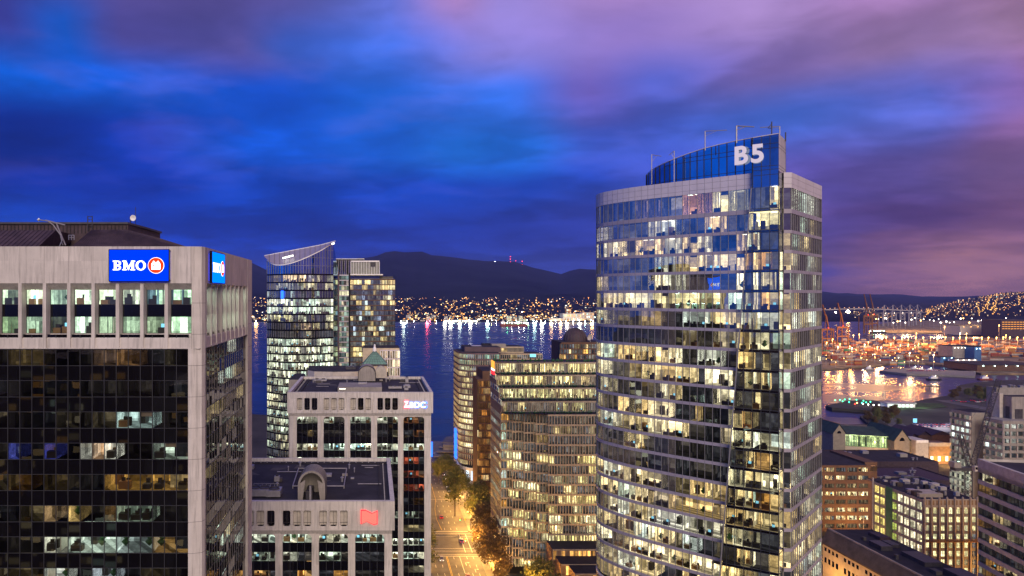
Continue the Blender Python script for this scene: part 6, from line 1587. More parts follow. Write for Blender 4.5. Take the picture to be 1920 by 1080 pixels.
for (px, py, L_, lb, m, em) in ((1715, 694, 16, 'white boat moored at the left part of the pier', 'white_paint', 'lamp_cyan'), (1728, 696, 14, 'low boat moored beside the pier middle', 'box_blue', 'lamp_white'), (1744, 697, 18, 'white tour boat at the right part of the pier', 'white_paint', 'lamp_cyan'), (1630, 693, 14, 'small boat lying off the container quay', 'box_grey', 'lamp_white'), (1752, 712, 20, 'dark tug lying below the pier', 'roof_dark', 'lamp_white'), (1848, 712, 20, 'red and orange lit boat at the inner basin', 'box_red', 'lamp_sodium')): boat(px, py, L_, lb, m, em)
for k in range(10):
    px = 1698 + k * 6.8; q = ground(px, 699 - (k % 3)); car_ok = True
o = thing('timber_jetty', 'short dark timber jetty on piles at the edge of the basin', 'jetty', tuple(ground(1747, 728)))
a = ground(1728, 727, 0); mb = MB(); mb.box(a.x, a.x + 24, a.y, a.y + 8, 1.2, 2, 'bark'); mb.build('deck', o)
for k in range(7):
    mb = MB(); mb.tube((a.x + 1 + k * 3.6, a.y + .4, -3), (a.x + 1 + k * 3.6, a.y + .4, 1.2), .35, 'bark', n=6); mb.build('pile', o)
# headland lamps (green), tall shore lamps, heliport
for (px, py) in ((1566, 752.5), (1575, 751.8), (1584, 751), (1593, 750.2), (1606, 751.8), (1619, 753.5), (1592, 756), (1616, 757.5), (1624, 756.5), (1632, 755.5), (1580, 754.5)):
    q = ground(px, py, .4); o = thing('ground_lamp', 'small green guide light on the dark headland', 'lamp', tuple(q), 'green guide lights on the headland')
    mb = MB(); mb.tube(q, (q.x, q.y, 1.2), .12, 'steel_dark', n=4); mb.build('post', o); mb = MB(); mb.octa((q.x, q.y, 1.6), .8, 'lamp_green'); mb.build('lamp_head', o)
for (px, py, h) in ((1658.5, 760, 23), (1687.5, 757, 20), (1715, 755, 19)):
    q = ground(px, py); o = thing('shore_lamp', 'tall slim lamp post on the shore road by the orange water', 'lamp post', tuple(q), 'tall lamp posts by the shore road')
    mb = MB(); mb.tube(q, (q.x, q.y, h), .18, 'steel', n=5); mb.build('pole', o); mb = MB(); mb.octa((q.x, q.y, h), .75, 'lamp_sodium'); mb.build('lamp_head', o)
for (px, py, em) in ((1603, 761, 'lamp_red'), (1607, 759, 'lamp_sodium'), (1618, 761, 'lamp_white'), (1628, 762, 'lamp_white'), (1638, 763, 'lamp_white'), (1648, 763, 'lamp_white')):
    q = ground(px, py, .4); o = thing('ground_lamp', 'bright low lamp at the water edge of the headland', 'lamp', tuple(q), 'low lamps at the headland edge')
    mb = MB(); mb.tube(q, (q.x, q.y, 2), .12, 'steel_dark', n=4); mb.build('post', o); mb = MB(); mb.octa((q.x, q.y, 2.4), .8, em); mb.build('lamp_head', o)
q = ground(1690, 765); o = thing('heliport_terminal', 'floodlit white heliport hut on the green shore', 'building', tuple(q))
mb = MB(); mb.box(q.x - 14, q.x + 14, q.y, q.y + 10, 0, 4.5, 'white_paint'); mb.build('wall', o); mb = MB(); mb.box(q.x - 15, q.x + 15, q.y - 1, q.y + 11, 4.504, 5, 'steel'); mb.build('roof', o)
mb = MB(); 
for k in range(6): mb.face([(q.x - 12 + k * 4.2, q.y - .1, 1), (q.x - 9.4 + k * 4.2, q.y - .1, 1), (q.x - 9.4 + k * 4.2, q.y - .1, 3.4), (q.x - 12 + k * 4.2, q.y - .1, 3.4)], 'flood_green')
mb.build('window', o)
point('heliport_light', (q.x - 10, q.y - 8, 7), 3000, (.75, 1, .9), 1.0); point('heliport_light', (q.x + 18, q.y - 4, 7), 3000, (.75, 1, .8), 1.0)
gq = [G(1665, 762), G(1720, 756), G(1765, 757), G(1775, 764), G(1725, 768), G(1680, 770)]
mb = MB(); mb.face([(a[0], a[1], .42) for a in gq], 'grass'); structure('lawn', mb)

# ------------------------------------------------------------------ haze over the inlet
hz, ht, hp = material('haze_air'); ht.nodes.remove(hp)
pv = nn(ht, 'ShaderNodeVolumePrincipled', {'Color': (.27, .33, .95, 1), 'Density': 3.2e-5, 'Anisotropy': .0})
ht.links.new(pv.outputs[0], ht.nodes['Material Output'].inputs['Volume'])
mb = MB(); mb.box(-14000, 14000, -900, 13500, -7.2, 760, 'haze_air'); ho = mb.build('haze'); ho['kind'] = 'stuff'
cy.volume_bounces = 0
# ------------------------------------------------------------------ roads
rng = random.Random(81)
mb = MB(); mb.face([(17.5, 150, .004), (46.5, 150, .004), (46.5, 304, .004), (46.5, 500, .004), (20, 500, .004), (20, 304, .004)], 'asphalt'); structure('road', mb)
mb = MB(); mb.face([(-30, 304.5, .008), (130, 304.5, .008), (130, 330, .008), (-30, 330, .008)], 'asphalt'); structure('cross_road', mb)
mb = MB()
for (x0, x1, y0, y1) in ((46.5, 51.3, 150, 304), (46.5, 62, 330, 500), (13, 17.5, 150, 304), (8, 20, 330, 500)): mb.box(x0, x1, y0, y1, -.1, .14, 'pavement')
mb.box(51.3, 120, 302, 304.4, -.1, .14, 'pavement'); mb.box(62, 130, 330, 334, -.1, .14, 'pavement')
structure('pavement', mb)
mb = MB()
def line(x0, y0, x1, y1, w=.16, m='paint_white', z=.014):
    d = Vector((x1 - x0, y1 - y0)).normalized(); nx, ny = -d.y * w / 2, d.x * w / 2
    mb.face([(x0 + nx, y0 + ny, z), (x0 - nx, y0 - ny, z), (x1 - nx, y1 - ny, z), (x1 + nx, y1 + ny, z)], m)
for x in (32.0, 32.5): line(x, 150, x, 300, .18, 'paint_yellow')
line(37.9, 180, 37.9, 300, .18)
for x in (26.5, 29.4, 35.2, 41.0, 43.8):
    y = 180
    while y < 298: line(x, y, x, y + 3, .15); y += 9
line(18, 302.0, 46, 302.0, .35); line(18, 300.2, 46, 300.2, .25)
for y in (306.5, 309.5): line(20, y, 46, y, .22)
for y in (328.6, 325.2): line(20, y, 60, y, .22)
y_ = 304.8
while y_ < 329: line(44.2, y_, 44.2, y_ + .01 + 23, .25) if y_ == 304.8 else None; y_ += 4
line(41.2, 305, 41.2, 329, .25)
for k in range(9): line(47.5, 306 + k * 2.6, 52.5, 306.6 + k * 2.6, .5)
for x in (26, 29, 35, 38, 41):
    y = 334
    while y < 490: line(x, y, x, y + 3, .15); y += 9
pts = [(33.5, 334), (32.4, 350), (33.0, 366), (35, 384), (35.5, 470)]
for a, b in zip(pts[:-1], pts[1:]): line(*a, *b, .18, 'paint_yellow')
line(20, 332, 46, 332, .35); line(20, 384, 40, 384, .25)
# turn arrows
for (x, y) in ((39.6, 292), (42.6, 285), (39.4, 268)):
    line(x, y - 2, x, y + 1.2, .2); line(x, y + 1.2, x + 1.0, y + 1.2, .2); mb.face([(x + 1.0, y + .7, .014), (x + 1.8, y + 1.2, .014), (x + 1.0, y + 1.7, .014)], 'paint_white')
structure('road_markings', mb)
# convention pier and ramps at the end of the street
mb = MB(); mb.prism([(18, 497), (76, 486), (80, 520), (16, 540)], .2, 1.5, 'pavement'); structure('waterfront_deck', mb)
o = thing('low_glass_building', 'low terraced pale waterfront building at the end of the street', 'building', (58, 500, 0))
for k in range(4):
    mb = MB(); yy = 478 + k * 5; mb.prism([(42 + k * 2.5, yy), (60, yy - 1), (60, yy + 20), (46 + k * 3, yy + 20)], 1.4 + k * 2.2 + .004 * k, 2.0 + k * 2.2, 'pavement'); mb.build('terrace_slab', o)
mb = MB(); mb.prism([(50, 488), (59, 487), (59, 500), (52, 500)], 1.4, 8.0, 'concrete_grey'); mb.build('wall', o)
def pylon(px, py, yy, w, h, label):
    q = at(px, py, yy); o = thing('blue_lit_pylon', label, 'pylon', (q.x, yy, 0)); mb = MB(); mb.box(q.x - w / 2, q.x + w / 2, yy, yy + 1, q.z - h, q.z, 'neon_blue'); mb.build('light_panel', o)
    mb = MB(); mb.box(q.x - w * .3, q.x + w * .3, yy + .2, yy + .8, 0, max(.1, q.z - h), 'steel_dark'); mb.build('post', o)
pylon(808.5, 829, 485, 2.2, 11, 'tall blue lit pylon beside the farther bank tower'); pylon(822, 851, 492, 2.2, 2.6, 'short blue lit pylon on the waterfront deck')

# ------------------------------------------------------------------ trees
def make_tree(label, loc, h, r, leafm, n=1500, seed=1, ratio=1.0):
    rg = random.Random(seed); o = thing('street_tree', label, 'tree', loc, 'street trees lit by the lamps')
    x, y, z = loc; mb = MB(); th = h * .45
    mb.tube((x, y, z - .1), (x, y, z + th), .32, 'bark', .2, n=8)
    ends = []
    for k in range(9):
        a = 2 * math.pi * k / 9 + rg.uniform(-.3, .3); zz = z + th * rg.uniform(.7, 1.0); e = (x + math.cos(a) * r * .6, y + math.sin(a) * r * .6, z + h * rg.uniform(.55, .85)); mb.tube((x, y, zz), e, .14, 'bark', .04, n=5); ends.append(e)
    mb.tube((x, y, z + th), (x, y, z + h * .9), .2, 'bark', .04, n=6)
    mb.build('trunk', o)
    cl = []
    for k in range(26):
        a = rg.uniform(0, 6.28); q = rg.random() ** .5 * r * .8; zz = rg.uniform(.34, .95); q *= (1 - abs(zz - .55) * 1.1)
        cl.append((x + math.cos(a) * q, y + math.sin(a) * q, z + h * zz, r * rg.uniform(.22, .42)))
    mb = MB()
    for k in range(n):
        c = rg.choice(cl); d = Vector((rg.gauss(0, 1), rg.gauss(0, 1), rg.gauss(0, 1))).normalized() * c[3] * (rg.random() ** .33)
        p_ = Vector((c[0], c[1], c[2])) + d; s = rg.uniform(.24, .55); a = Vector((rg.gauss(0, 1), rg.gauss(0, 1), rg.gauss(0, .6))).normalized() * s; b = a.cross(Vector((rg.gauss(0, 1), rg.gauss(0, 1), rg.gauss(0, 1)))).normalized() * s * .7
        mb.face([tuple(p_ - a), tuple(p_ - b), tuple(p_ + a), tuple(p_ + b)], leafm)
    mb.build('crown', o); return o
t1 = make_tree('tall green leafed tree beside the street just before the rounded tower', tuple(ground(853, 968)), 24, 9, 'leaf', 4200, 1)
t2 = make_tree('broad green gold tree on the corner beyond the crossing', tuple(ground(893, 980)), 20, 10, 'leaf', 4600, 2)
t3 = make_tree('dark russet tree on the near corner of the crossing', tuple(ground(910, 1035)), 21, 8, 'leaf_dark', 4200, 3)
t4 = make_tree('dark russet tree second from the crossing in front of the stepped block', (49.3, 285, 0), 21, 8, 'leaf_dark', 4200, 4)
copy_tree(t3, (49.0, 268, 0), 'dark russet tree at the bottom edge beside the street lamps', None, 1.3, .95)
t5 = make_tree('round green tree lit from below at the foot of the stepped block', (62, 253, 0), 17, 7.5, 'leaf', 3000, 6)
copy_tree(t5, (20.5, 280, 0), 'green tree half hidden behind the farther bank tower at street level', None, 2.0, 1.15)
copy_tree(t2, (21, 345, 0), 'green gold tree on the left pavement beyond the crossing', None, .7, .6)
copy_tree(t5, (21.5, 372, 0), 'round green tree farther along the left pavement', None, 3, .65)
copy_tree(t1, (23, 300, 0), 'smaller tree peeking out behind the farther bank tower edge', None, 1.0, .6)
for k, (px, py, s, lb) in enumerate(((822, 908, .62, 'pale lit tree at the far left of the street'), (829, 896, .6, 'pale lit tree further along the left of the street'), (845, 905, .6, 'small tree in front of the car park by the rounded tower'), (858, 912, .62, 'small tree right of the parked cars'), (868, 935, .6, 'small tree between the big street trees'), (836, 880, .5, 'smallest tree near the waterfront deck'), (915, 992, .6, 'small tree at the corner under the stepped block'))):
    copy_tree((t1, t2)[k % 2], tuple(ground(px, py)), lb, None, k * .9, s)
# shrubs and trees on the right shore
for k in range(34):
    px = rng.uniform(1625, 1690) if k < 18 else rng.uniform(1775, 1850); py = rng.uniform(778, 800) if k < 18 else rng.uniform(735, 752)
    c = copy_tree(t4 if k % 2 else t5, tuple(ground(px, py)), 'dark bushy tree on the unlit shore land', 'dark trees on the shore land', rng.random() * 6, rng.uniform(.35, .6))

# ------------------------------------------------------------------ cars
def make_car(m, label, loc, rz=0):
    o = thing('parked_car', label, 'car', (0, 0, 0), 'cars on the street and in the car parks')
    mb = MB(); prof = [(-2.2, .35), (2.2, .35), (2.25, .75), (1.2, .95), (-2.0, .95), (-2.25, .8)]
    i = len(mb.v)
    for sy in (-.88, .88): mb.v += [(a, sy, b) for a, b in prof]
    n = len(prof)
    for k in range(n): mb.f.append((i + k, i + (k + 1) % n, i + n + (k + 1) % n, i + n + k)); mb.m.append(m); mb.c.append((1, 1, 1))
    mb.f.append(tuple(range(i, i + n))); mb.m.append(m); mb.c.append((1, 1, 1)); mb.f.append(tuple(range(i + n, i + 2 * n))); mb.m.append(m); mb.c.append((1, 1, 1))
    mb.face([(-1.3, -.62, 1.42), (.3, -.62, 1.42), (.3, .62, 1.42), (-1.3, .62, 1.42)], m); mb.build('body', o)
    mb = MB(); B0 = [(-1.9, -.8, .95), (1.1, -.8, .95), (1.1, .8, .95), (-1.9, .8, .95)]; T0 = [(-1.3, -.62, 1.415), (.3, -.62, 1.415), (.3, .62, 1.415), (-1.3, .62, 1.415)]
    for k in range(4): mb.face([B0[k], B0[(k + 1) % 4], T0[(k + 1) % 4], T0[k]], 'car_glass')
    mb.build('windows' if False else 'windscreen', o)
    for (x, y) in ((-1.4, -.9), (1.4, -.9), (-1.4, .7), (1.4, .7)): mb = MB(); mb.tube((x, y, .33), (x, y + .2, .33), .33, 'rubber', n=12); mb.build('wheel', o)
    for y in (-.6, .6):
        mb = MB(); mb.box(2.2, 2.27, y - .2, y + .2, .6, .75, 'head_light'); mb.build('headlight', o)
        mb = MB(); mb.box(-2.27, -2.2, y - .2, y + .2, .65, .82, 'tail_light'); mb.build('tail_lamp', o)
    o.location = loc; o.rotation_euler = (0, 0, rz); return o
cars = {k: make_car('car_' + k, k + ' car parked on the far side of the street near the waterfront', (0, 0, 0)) for k in ('white', 'black', 'grey', 'red', 'blue')}
spots = []
for k in range(9): spots.append((23.0, 392 + k * 8.5 + rng.uniform(-1, 1), R(90)))
for k in range(7): spots.append((44.5, 400 + k * 9, R(-90)))
for k in range(8): spots.append((50 + (k % 4) * 3.2, 432 + (k // 4) * 9, R(90)))
for k in range(22): q = ground(1716 + (k % 11) * 7.2, 797 + 3 * (k // 11)); spots.append((q.x, q.y, R(90) + .2))
for k in range(16): q = ground(1705 + k * 4.5, 697 - k * .05); spots.append((q.x, q.y + 3, R(85)))
for k in range(10): q = ground(1788 + k * 9, 753 + rng.uniform(-2, 2)); spots.append((q.x, q.y, R(0)))
for q in ((35, 352, R(90)), (29.5, 296, R(-90)), (41, 318, R(90)), (30, 420, R(-90)), (38.5, 278, R(90)), (26, 372, R(-90))): spots.append(q)
names = list(cars); first = set()
for i, (x, y, rz) in enumerate(spots):
    c = names[rng.randrange(5)] if i >= 5 else names[i]
    where = 'parked along the street towards the waterfront' if i < 16 else ('in the small car park by the rounded tower' if i < 24 else ('in the open car park right of the shore road' if i < 46 else ('on the lit pier by the moored boats' if i < 62 else 'on the shore road by the dark trees')))
    z_ = .01 if i < 16 else (.145 if i < 24 else (.01 if i < 46 else (.51 if i < 62 else .015)))
    if c not in first and i < 5: o = cars[c]; o.location = (x, y, z_); o.rotation_euler = (0, 0, rz); first.add(c); o['label'] = c + ' car ' + where
    else: copy_tree(cars[c], (x, y, z_), c + ' car ' + where, None, rz)
# right shore roads
def strip(name, pts, w, z, m='asphalt'):
    mb = MB()
    for a, b in zip(pts[:-1], pts[1:]):
        A, B_ = Vector(G(*a)), Vector(G(*b)); d = (B_ - A).normalized(); n_ = Vector((-d.y, d.x)) * w / 2
        mb.face([(*(A + n_), z), (*(A - n_), z), (*(B_ - n_), z), (*(B_ + n_), z)], m)
    return structure(name, mb)
strip('shore_road', [(1640, 772), (1660, 783), (1678, 795), (1700, 808)], 14, .01)
strip('shore_road', [(1700, 808), (1760, 803), (1850, 793)], 26, .018, 'pavement')
strip('shore_road', [(1765, 750), (1800, 757), (1860, 768)], 16, .014)

# ------------------------------------------------------------------ street lamps, traffic lights
def street_lamp(loc, label, em='lamp_sodium', power=0, h=9):
    x, y, z = loc; o = thing('street_lamp', label, 'street lamp', loc, 'street lamps around the crossing')
    mb = MB(); mb.tube((x, y, z), (x, y, z + h), .11, 'steel', .07, n=8); mb.tube((x, y, z + h), (x - 1.6, y, z + h + .3), .05, 'steel', n=6); mb.build('pole', o)
    mb = MB(); mb.box(x - 2.0, x - 1.2, y - .2, y + .2, z + h + .2, z + h + .4, 'steel'); mb.octa((x - 1.6, y, z + h + .1), .38, em); mb.build('lamp_head', o)
    if power: point('street_light', (x - 1.6, y, z + h - .4), power * 1.35, (1, .50, .11), .3)
SL = [((47.6, 333, .14), 'street lamp at the far right corner of the crossing under the broad tree', 28600), ((47.2, 298, .14), 'street lamp at the near right corner of the crossing', 28600), ((47.4, 360, .14), 'street lamp beyond the crossing between the two big trees', 23400), ((47.4, 392, .14), 'street lamp beside the tall green tree', 23400), ((47.4, 270, .14), 'street lamp by the russet trees near the bottom edge', 28600), ((19, 345, .14), 'street lamp on the left pavement beyond the crossing', 23400), ((19, 400, .14), 'street lamp on the left pavement near the waterfront', 23400), ((47.4, 430, .14), 'street lamp by the small car park', 18200), ((60, 250, .14), 'lamp glowing under the round tree at the bottom edge', 15600), ((20.5, 460, .14), 'street lamp farthest along the left pavement', 18200), ((56, 300, .14), 'street lamp on the side street behind the russet trees', 23400), ((17, 285, .14), 'street lamp hidden behind the farther bank tower', 23400), ((47.2, 240, .14), 'street lamp below the bottom edge of the view', 23400)]
for loc, lb, pw in SL: street_lamp(loc, lb, power=pw)
for k, (x, y, e) in enumerate(((205, 322, 6000), (232, 323, 6000), (196, 300, 16000), (166, 250, 9000), (166, 222, 9000), (188, 190, 20000), (255, 380, 20000), (300, 400, 26000), (350, 450, 12000), (400, 455, 9000), (240, 240, 26000), (262, 300, 20000), (120, 296, 26000), (100, 240, 26000))): street_lamp((x, y, 0), 'street lamp among the eastern city blocks, ' + ('before the brown block', 'at the right end of the brown block', 'in the lane by the cream tower', 'by the long roofed block far end', 'by the long roofed block near end', 'below the cream tower', 'behind the cream warehouse', 'behind the dark roofs', 'before the station hall', 'before the heritage halls', 'before the banded block', 'behind the cream tower', 'on the side street', 'beside the podium')[k], power=e)  # lamps added as warm fill for the walls of the eastern blocks
def signal(loc, label, arm=-6, em='lamp_green'):
    x, y, z = loc; o = thing('traffic_light', label, 'traffic light', loc, 'traffic lights at the crossing')
    mb = MB(); mb.tube((x, y, z), (x, y, z + 6.5), .12, 'steel_dark', n=8); mb.tube((x, y, z + 6), (x + arm, y, z + 6.3), .07, 'steel_dark', n=6); mb.build('pole', o)
    for q in (arm * .5, arm):
        mb = MB(); mb.box(x + q - .2, x + q + .2, y - .2, y + .2, z + 5.5, z + 6.7, 'paint_yellow'); mb.build('signal_head', o)
    mb = MB(); mb.octa((x + arm, y - .3, z + 5.8), .22, em); mb.build('signal_lamp', o)
signal((46.9, 303, .14), 'traffic light on the near right corner with its arm over the road'); signal((47, 331, .14), 'traffic light on the far right corner of the crossing', -5); signal((17.2, 318, .14), 'traffic light reaching out from the left side of the crossing', 9)
# people waiting at the far corner
def person(loc, shirt, label, rz=0, walk=.0):
    o = thing('person', label, 'person', loc, 'people at the street crossing')
    me = bpy.data.meshes.new('body'); x = 0
    vs = [(0, 0, .95), (0, 0, 1.2), (0, 0, 1.42), (0, 0, 1.53), (0, .01, 1.66), (-.18, 0, 1.40), (-.24, .0 + walk, 1.14), (-.25, .08 + walk, .88), (.18, 0, 1.40), (.24, -walk, 1.14), (.25, .05 - walk, .88), (-.1, 0, .9), (-.11, walk, .5), (-.12, walk * 1.6, .06), (.1, 0, .9), (.11, -walk, .5), (.12, -walk * 1.6, .06), (-.12, walk * 1.6 + .14, .04), (.12, -walk * 1.6 + .14, .04)]
    es = [(0, 1), (1, 2), (2, 3), (3, 4), (2, 5), (5, 6), (6, 7), (2, 8), (8, 9), (9, 10), (0, 11), (11, 12), (12, 13), (0, 14), (14, 15), (15, 16), (13, 17), (16, 18)]
    rs = [.15, .14, .15, .06, .1, .07, .05, .035, .07, .05, .035, .1, .07, .05, .1, .07, .05, .04, .04]
    me.from_pydata(vs, es, []); b = bpy.data.objects.new('body', me); col.objects.link(b); b.parent = o
    md = b.modifiers.new('skin', 'SKIN'); sd = b.modifiers.new('sub', 'SUBSURF'); sd.levels = sd.render_levels = 1
    for i, r in enumerate(rs): me.skin_vertices[0].data[i].radius = (r, r * .8)
    me.skin_vertices[0].data[0].use_root = True; me.materials.append(M[shirt]); o.rotation_euler = (0, 0, rz); o.location = loc
for k, (x, y, s, lb, w) in enumerate(((48.4, 334.5, 'car_black', 'person in dark clothes standing at the far corner of the crossing', 0), (49.4, 335.0, 'box_red', 'person in a red coat beside the one in dark clothes', .05), (50.6, 333.4, 'box_grey', 'person in grey walking at the far corner', .15), (48.2, 302.6, 'box_blue', 'person in blue waiting at the near corner', 0), (52.0, 336.0, 'car_black', 'person in black walking away from the crossing', .16))): person((x, y, .14), s, lb, k * .8, w)

# ------------------------------------------------------------------ right-hand city blocks
rng = random.Random(91)
def wpath(pts, step):
    out = []
    for a, b in zip(pts[:-1], pts[1:]):
        n_ = max(1, round(math.dist(a, b) / step)); s = spath(a, b, n_); out += s if not out else s[1:]
    return out
# brown office block
o = thing('brown_office_block', 'brown banded office block with rows of amber lit windows', 'office block', (232, 345, 0))
Y1 = 332.0; x0, x1 = xat(1500, Y1), xat(1633, Y1); zt_ = zat(876, Y1)
AMW = [(.55, [(1, .72, .35), (1, .82, .5), (1, .6, .25)], .6, 1.3), (.45, DARKC, .06, .2)]
DKR = [(.85, [(.5, .35, .2)], .08, .25), (.15, AMW[0][1], .3, .7)]
for k in range(9):
    zz = zt_ - k * 3.9; spec = AMW if k in (0, 1, 3, 5, 6) else DKR
    for j in range(6):
        a = x0 + 1 + j * (x1 - x0 - 1.5) / 6; b = a + (x1 - x0 - 1.5) / 6 - .9
        mb = MB(); q = spath((a, Y1), (b, Y1), 5); glass_row(mb, q, zz - 2.2, zz - .2, 'glass_clear', 'mullion_dark', .12, .02, rng, .01); row = mb.build('window', o)
        rb = MB(); rooms(rb, q, zz - 2.2, zz - .1, rng, spec, (1.5, 3.5), (1, 2), True); rb.build('lit_room', row)
mb = MB(); z = zt_ + .9; mb.box(x0, x1, Y1 - .1, Y1 + .5, zt_ - .2, zt_ + .9, 'brick_brown')
for k in range(9): mb.box(x0, x1, Y1 - .1, Y1 + .5, zt_ - k * 3.9 - 4.1, zt_ - k * 3.9 - 2.2, 'brick_brown')
for j in range(7): a = x0 + 1 + j * (x1 - x0 - 1.5) / 6 - .9; mb.box(a, a + .9, Y1 - .13, Y1 + .5, 0, zt_ + .85, 'brick_brown')
mb.box(x0, x1, Y1 + 6, Y1 + 36, 0, zt_ - .4, 'dark_core'); mb.box(x1 - .3, x1, Y1 + .5, Y1 + 38, 0, zt_ - 3, 'brick_brown'); mb.box(x1, x1 + 6, Y1 + 4, Y1 + 30, 0, zt_ + 1.5, 'brick_brown')
mb.prism([(x0, Y1 + .5), (x1, Y1 + .5), (x1, Y1 + 38), (x0, Y1 + 38)], zt_ + .1, zt_ + .5, 'brick_brown', 'roof_dark'); mb.build('wall', o)
mb = MB(); q = spath((x1 + .2, Y1 + 3.9), (x1 + 5.8, Y1 + 3.9), 3); glass_row(mb, q, zt_ - 3, zt_ - .4, 'glass_clear', 'mullion_dark', .12, .02); row = mb.build('window', o); rb = MB(); rooms(rb, q, zt_ - 3, zt_ - .3, rng, [(1, [(1, .5, .25)], 1, 1.1)], (1, 1.2), (1, 1), False, inset=.02); rb.build('lit_room', row)
# station hall with green roof and glazed concourse
o = thing('station_hall', 'long station hall with green pitched roof, glazed lit front and gabled pavilions', 'station', (430, 500, 0))
YS = 480.0; xa, xb = xat(1583, YS), xat(1680, YS); zb0, ze, zrg = zat(846, YS), zat(814, YS), zat(797, YS + 16)
q = spath((xa, YS), (xb, YS - 12), 26)
for (z0, z1, zn) in ((zat(836, YS), zat(815, YS), 0), (zat(856, YS), zat(843, YS), 1)):
    mb = MB(); glass_row(mb, q, z0, z1, 'glass_clear', 'green_copper', .2, .15, rng, .01, rail=[z0 + (z1 - z0) * f for f in (.33, .66)]); row = mb.build('window', o)
    rb = MB(); rooms(rb, q, z0, z1, rng, [(1, [(.72, .85, .35), (.85, .9, .45), (.5, .62, .28)], .5, 1.1)], (2, 3), (2, 4), False); rb.build('lit_hall', row)
mb = MB(); band(mb, q, zat(843, YS), zat(836, YS), .2, 'stone_cream', .5); mb.box(xa, xb, YS + 3.6, YS + 30, 0, zat(815, YS), 'stone_cream'); band(mb, q, 0, zat(856, YS), .1, 'stone_cream', .5); mb.build('wall', o)
mb = MB(); mb.face([(xa, YS - .5, ze), (xb, YS - 12.5, ze), (xb, YS + 8, zrg), (xa, YS + 16, zrg)], 'green_roof'); mb.face([(xa, YS + 16, zrg), (xb, YS + 8, zrg), (xb, YS + 34, ze), (xa, YS + 34, ze)], 'green_roof')
mb.build('roof', o)
def pav(x0_, x1_, yy, zw, zg, name='gabled_pavilion'):
    mb = MB(); mb.box(x0_, x1_, yy, yy + 30, 0, zw, 'stone_dim'); xm = (x0_ + x1_) / 2
    mb.face([(x0_, yy, zw), (x1_, yy, zw), (xm, yy, zg)], 'stone_dim')
    mb.face([(x0_ - .6, yy - .6, zw - .4), (xm, yy - .6, zg + .3), (xm, yy + 30, zg + .3), (x0_ - .6, yy + 30, zw - .4)], 'green_roof'); mb.face([(xm, yy - .6, zg + .3), (x1_ + .6, yy - .6, zw - .4), (x1_ + .6, yy + 30, zw - .4), (xm, yy + 30, zg + .3)], 'green_roof')
    mb.build(name, o)
    mb = MB(); r = (x1_ - x0_) * .17; zc_2 = zw - r * .2; mb.face([(xm + r * math.cos(math.pi * k / 8), yy - .06, zc_2 + r * 1.3 * math.sin(math.pi * k / 8)) for k in range(9)], 'spandrel_dark'); mb.build('arched_window', o)
    for sx in (-1, 1):
        mb = MB(); mb.face([(xm + sx * 2 - 1.3, yy - .06, 3.2), (xm + sx * 2 + 1.3, yy - .06, 3.2), (xm + sx * 2 + 1.3, yy - .06, 6.6), (xm + sx * 2 - 1.3, yy - .06, 6.6)], 'lamp_shed'); mb.build('window', o)
YQ = 466; pav(xat(1677, YQ), xat(1706, YQ), YQ, zat(826, YQ), zat(806, YQ)); YQ = 478; pav(xat(1562, YQ), xat(1585, YQ), YQ, zat(812, YQ), zat(796, YQ))
o2 = thing('heritage_hall', 'white low hall right of the gabled station pavilion', 'building', (470, 470, 0))
YH = 462; mb = MB(); mb.box(xat(1717, YH), xat(1741, YH), YH, YH + 14, 0, zat(826, YH), 'slab_white'); mb.box(xat(1718, YH), xat(1740, YH), YH - .3, YH, zat(830, YH), zat(825, YH), 'white_paint'); mb.build('wall', o2)
mb = MB(); mb.face([(xat(1727, YH), YH - .05, 2), (xat(1732, YH), YH - .05, 2), (xat(1732, YH), YH - .05, 6), (xat(1727, YH), YH - .05, 6)], 'spandrel_dark'); mb.build('window', o2)
o2 = thing('heritage_hall', 'orange lit heritage facade with white cornice behind the grey tower', 'building', (490, 480, 0))
mb = MB(); mb.box(xat(1742, YH + 2), xat(1800, YH + 2), YH + 2, YH + 20, 0, zat(838, YH), 'stone_ochre'); mb.box(xat(1741, YH + 2), xat(1801, YH + 2), YH + 1.5, YH + 2, zat(838, YH), zat(831, YH), 'slab_white'); mb.build('wall', o2)
for k in range(7):
    mb = MB(); xx = xat(1747 + k * 7, YH + 2); mb.face([(xx - 1, YH + 1.9, 2), (xx + 1, YH + 1.9, 2), (xx + 1, YH + 1.9, 5.4), (xx - 1, YH + 1.9, 5.4)], 'glow_amber' if k % 2 else 'lamp_shed'); mb.build('window', o2)
point('facade_light', (xat(1765, YH) , YH - 4, 3), 5000, (1, .5, .15), .5)
for k, (a, b, py, lb) in enumerate(((1704, 1722, 813, 'first'), (1722, 1745, 808, 'second'), (1745, 1785, 808, 'widest'))):
    o2 = thing('sawtooth_shed', 'dark pitched shed roof, ' + lb + ' of the row behind the heritage halls', 'shed', (xat(a, 490), 490, 0)); mb = MB(); x0_, x1_ = xat(a, 488), xat(b, 488); z_ = zat(py, 488); mb.box(x0_, x1_, 488, 515, 0, z_ - 3, 'brick_brown'); xm = (x0_ + x1_) / 2
    mb.face([(x0_, 488, z_ - 3), (x1_, 488, z_ - 3), (xm, 488, z_)], 'roof_ribbed'); mb.face([(x0_, 487, z_ - 3), (xm, 487, z_), (xm, 515, z_), (x0_, 515, z_ - 3)], 'roof_ribbed'); mb.face([(xm, 487, z_), (x1_, 487, z_ - 3), (x1_, 515, z_ - 3), (xm, 515, z_)], 'roof_ribbed'); mb.build('roof', o2)
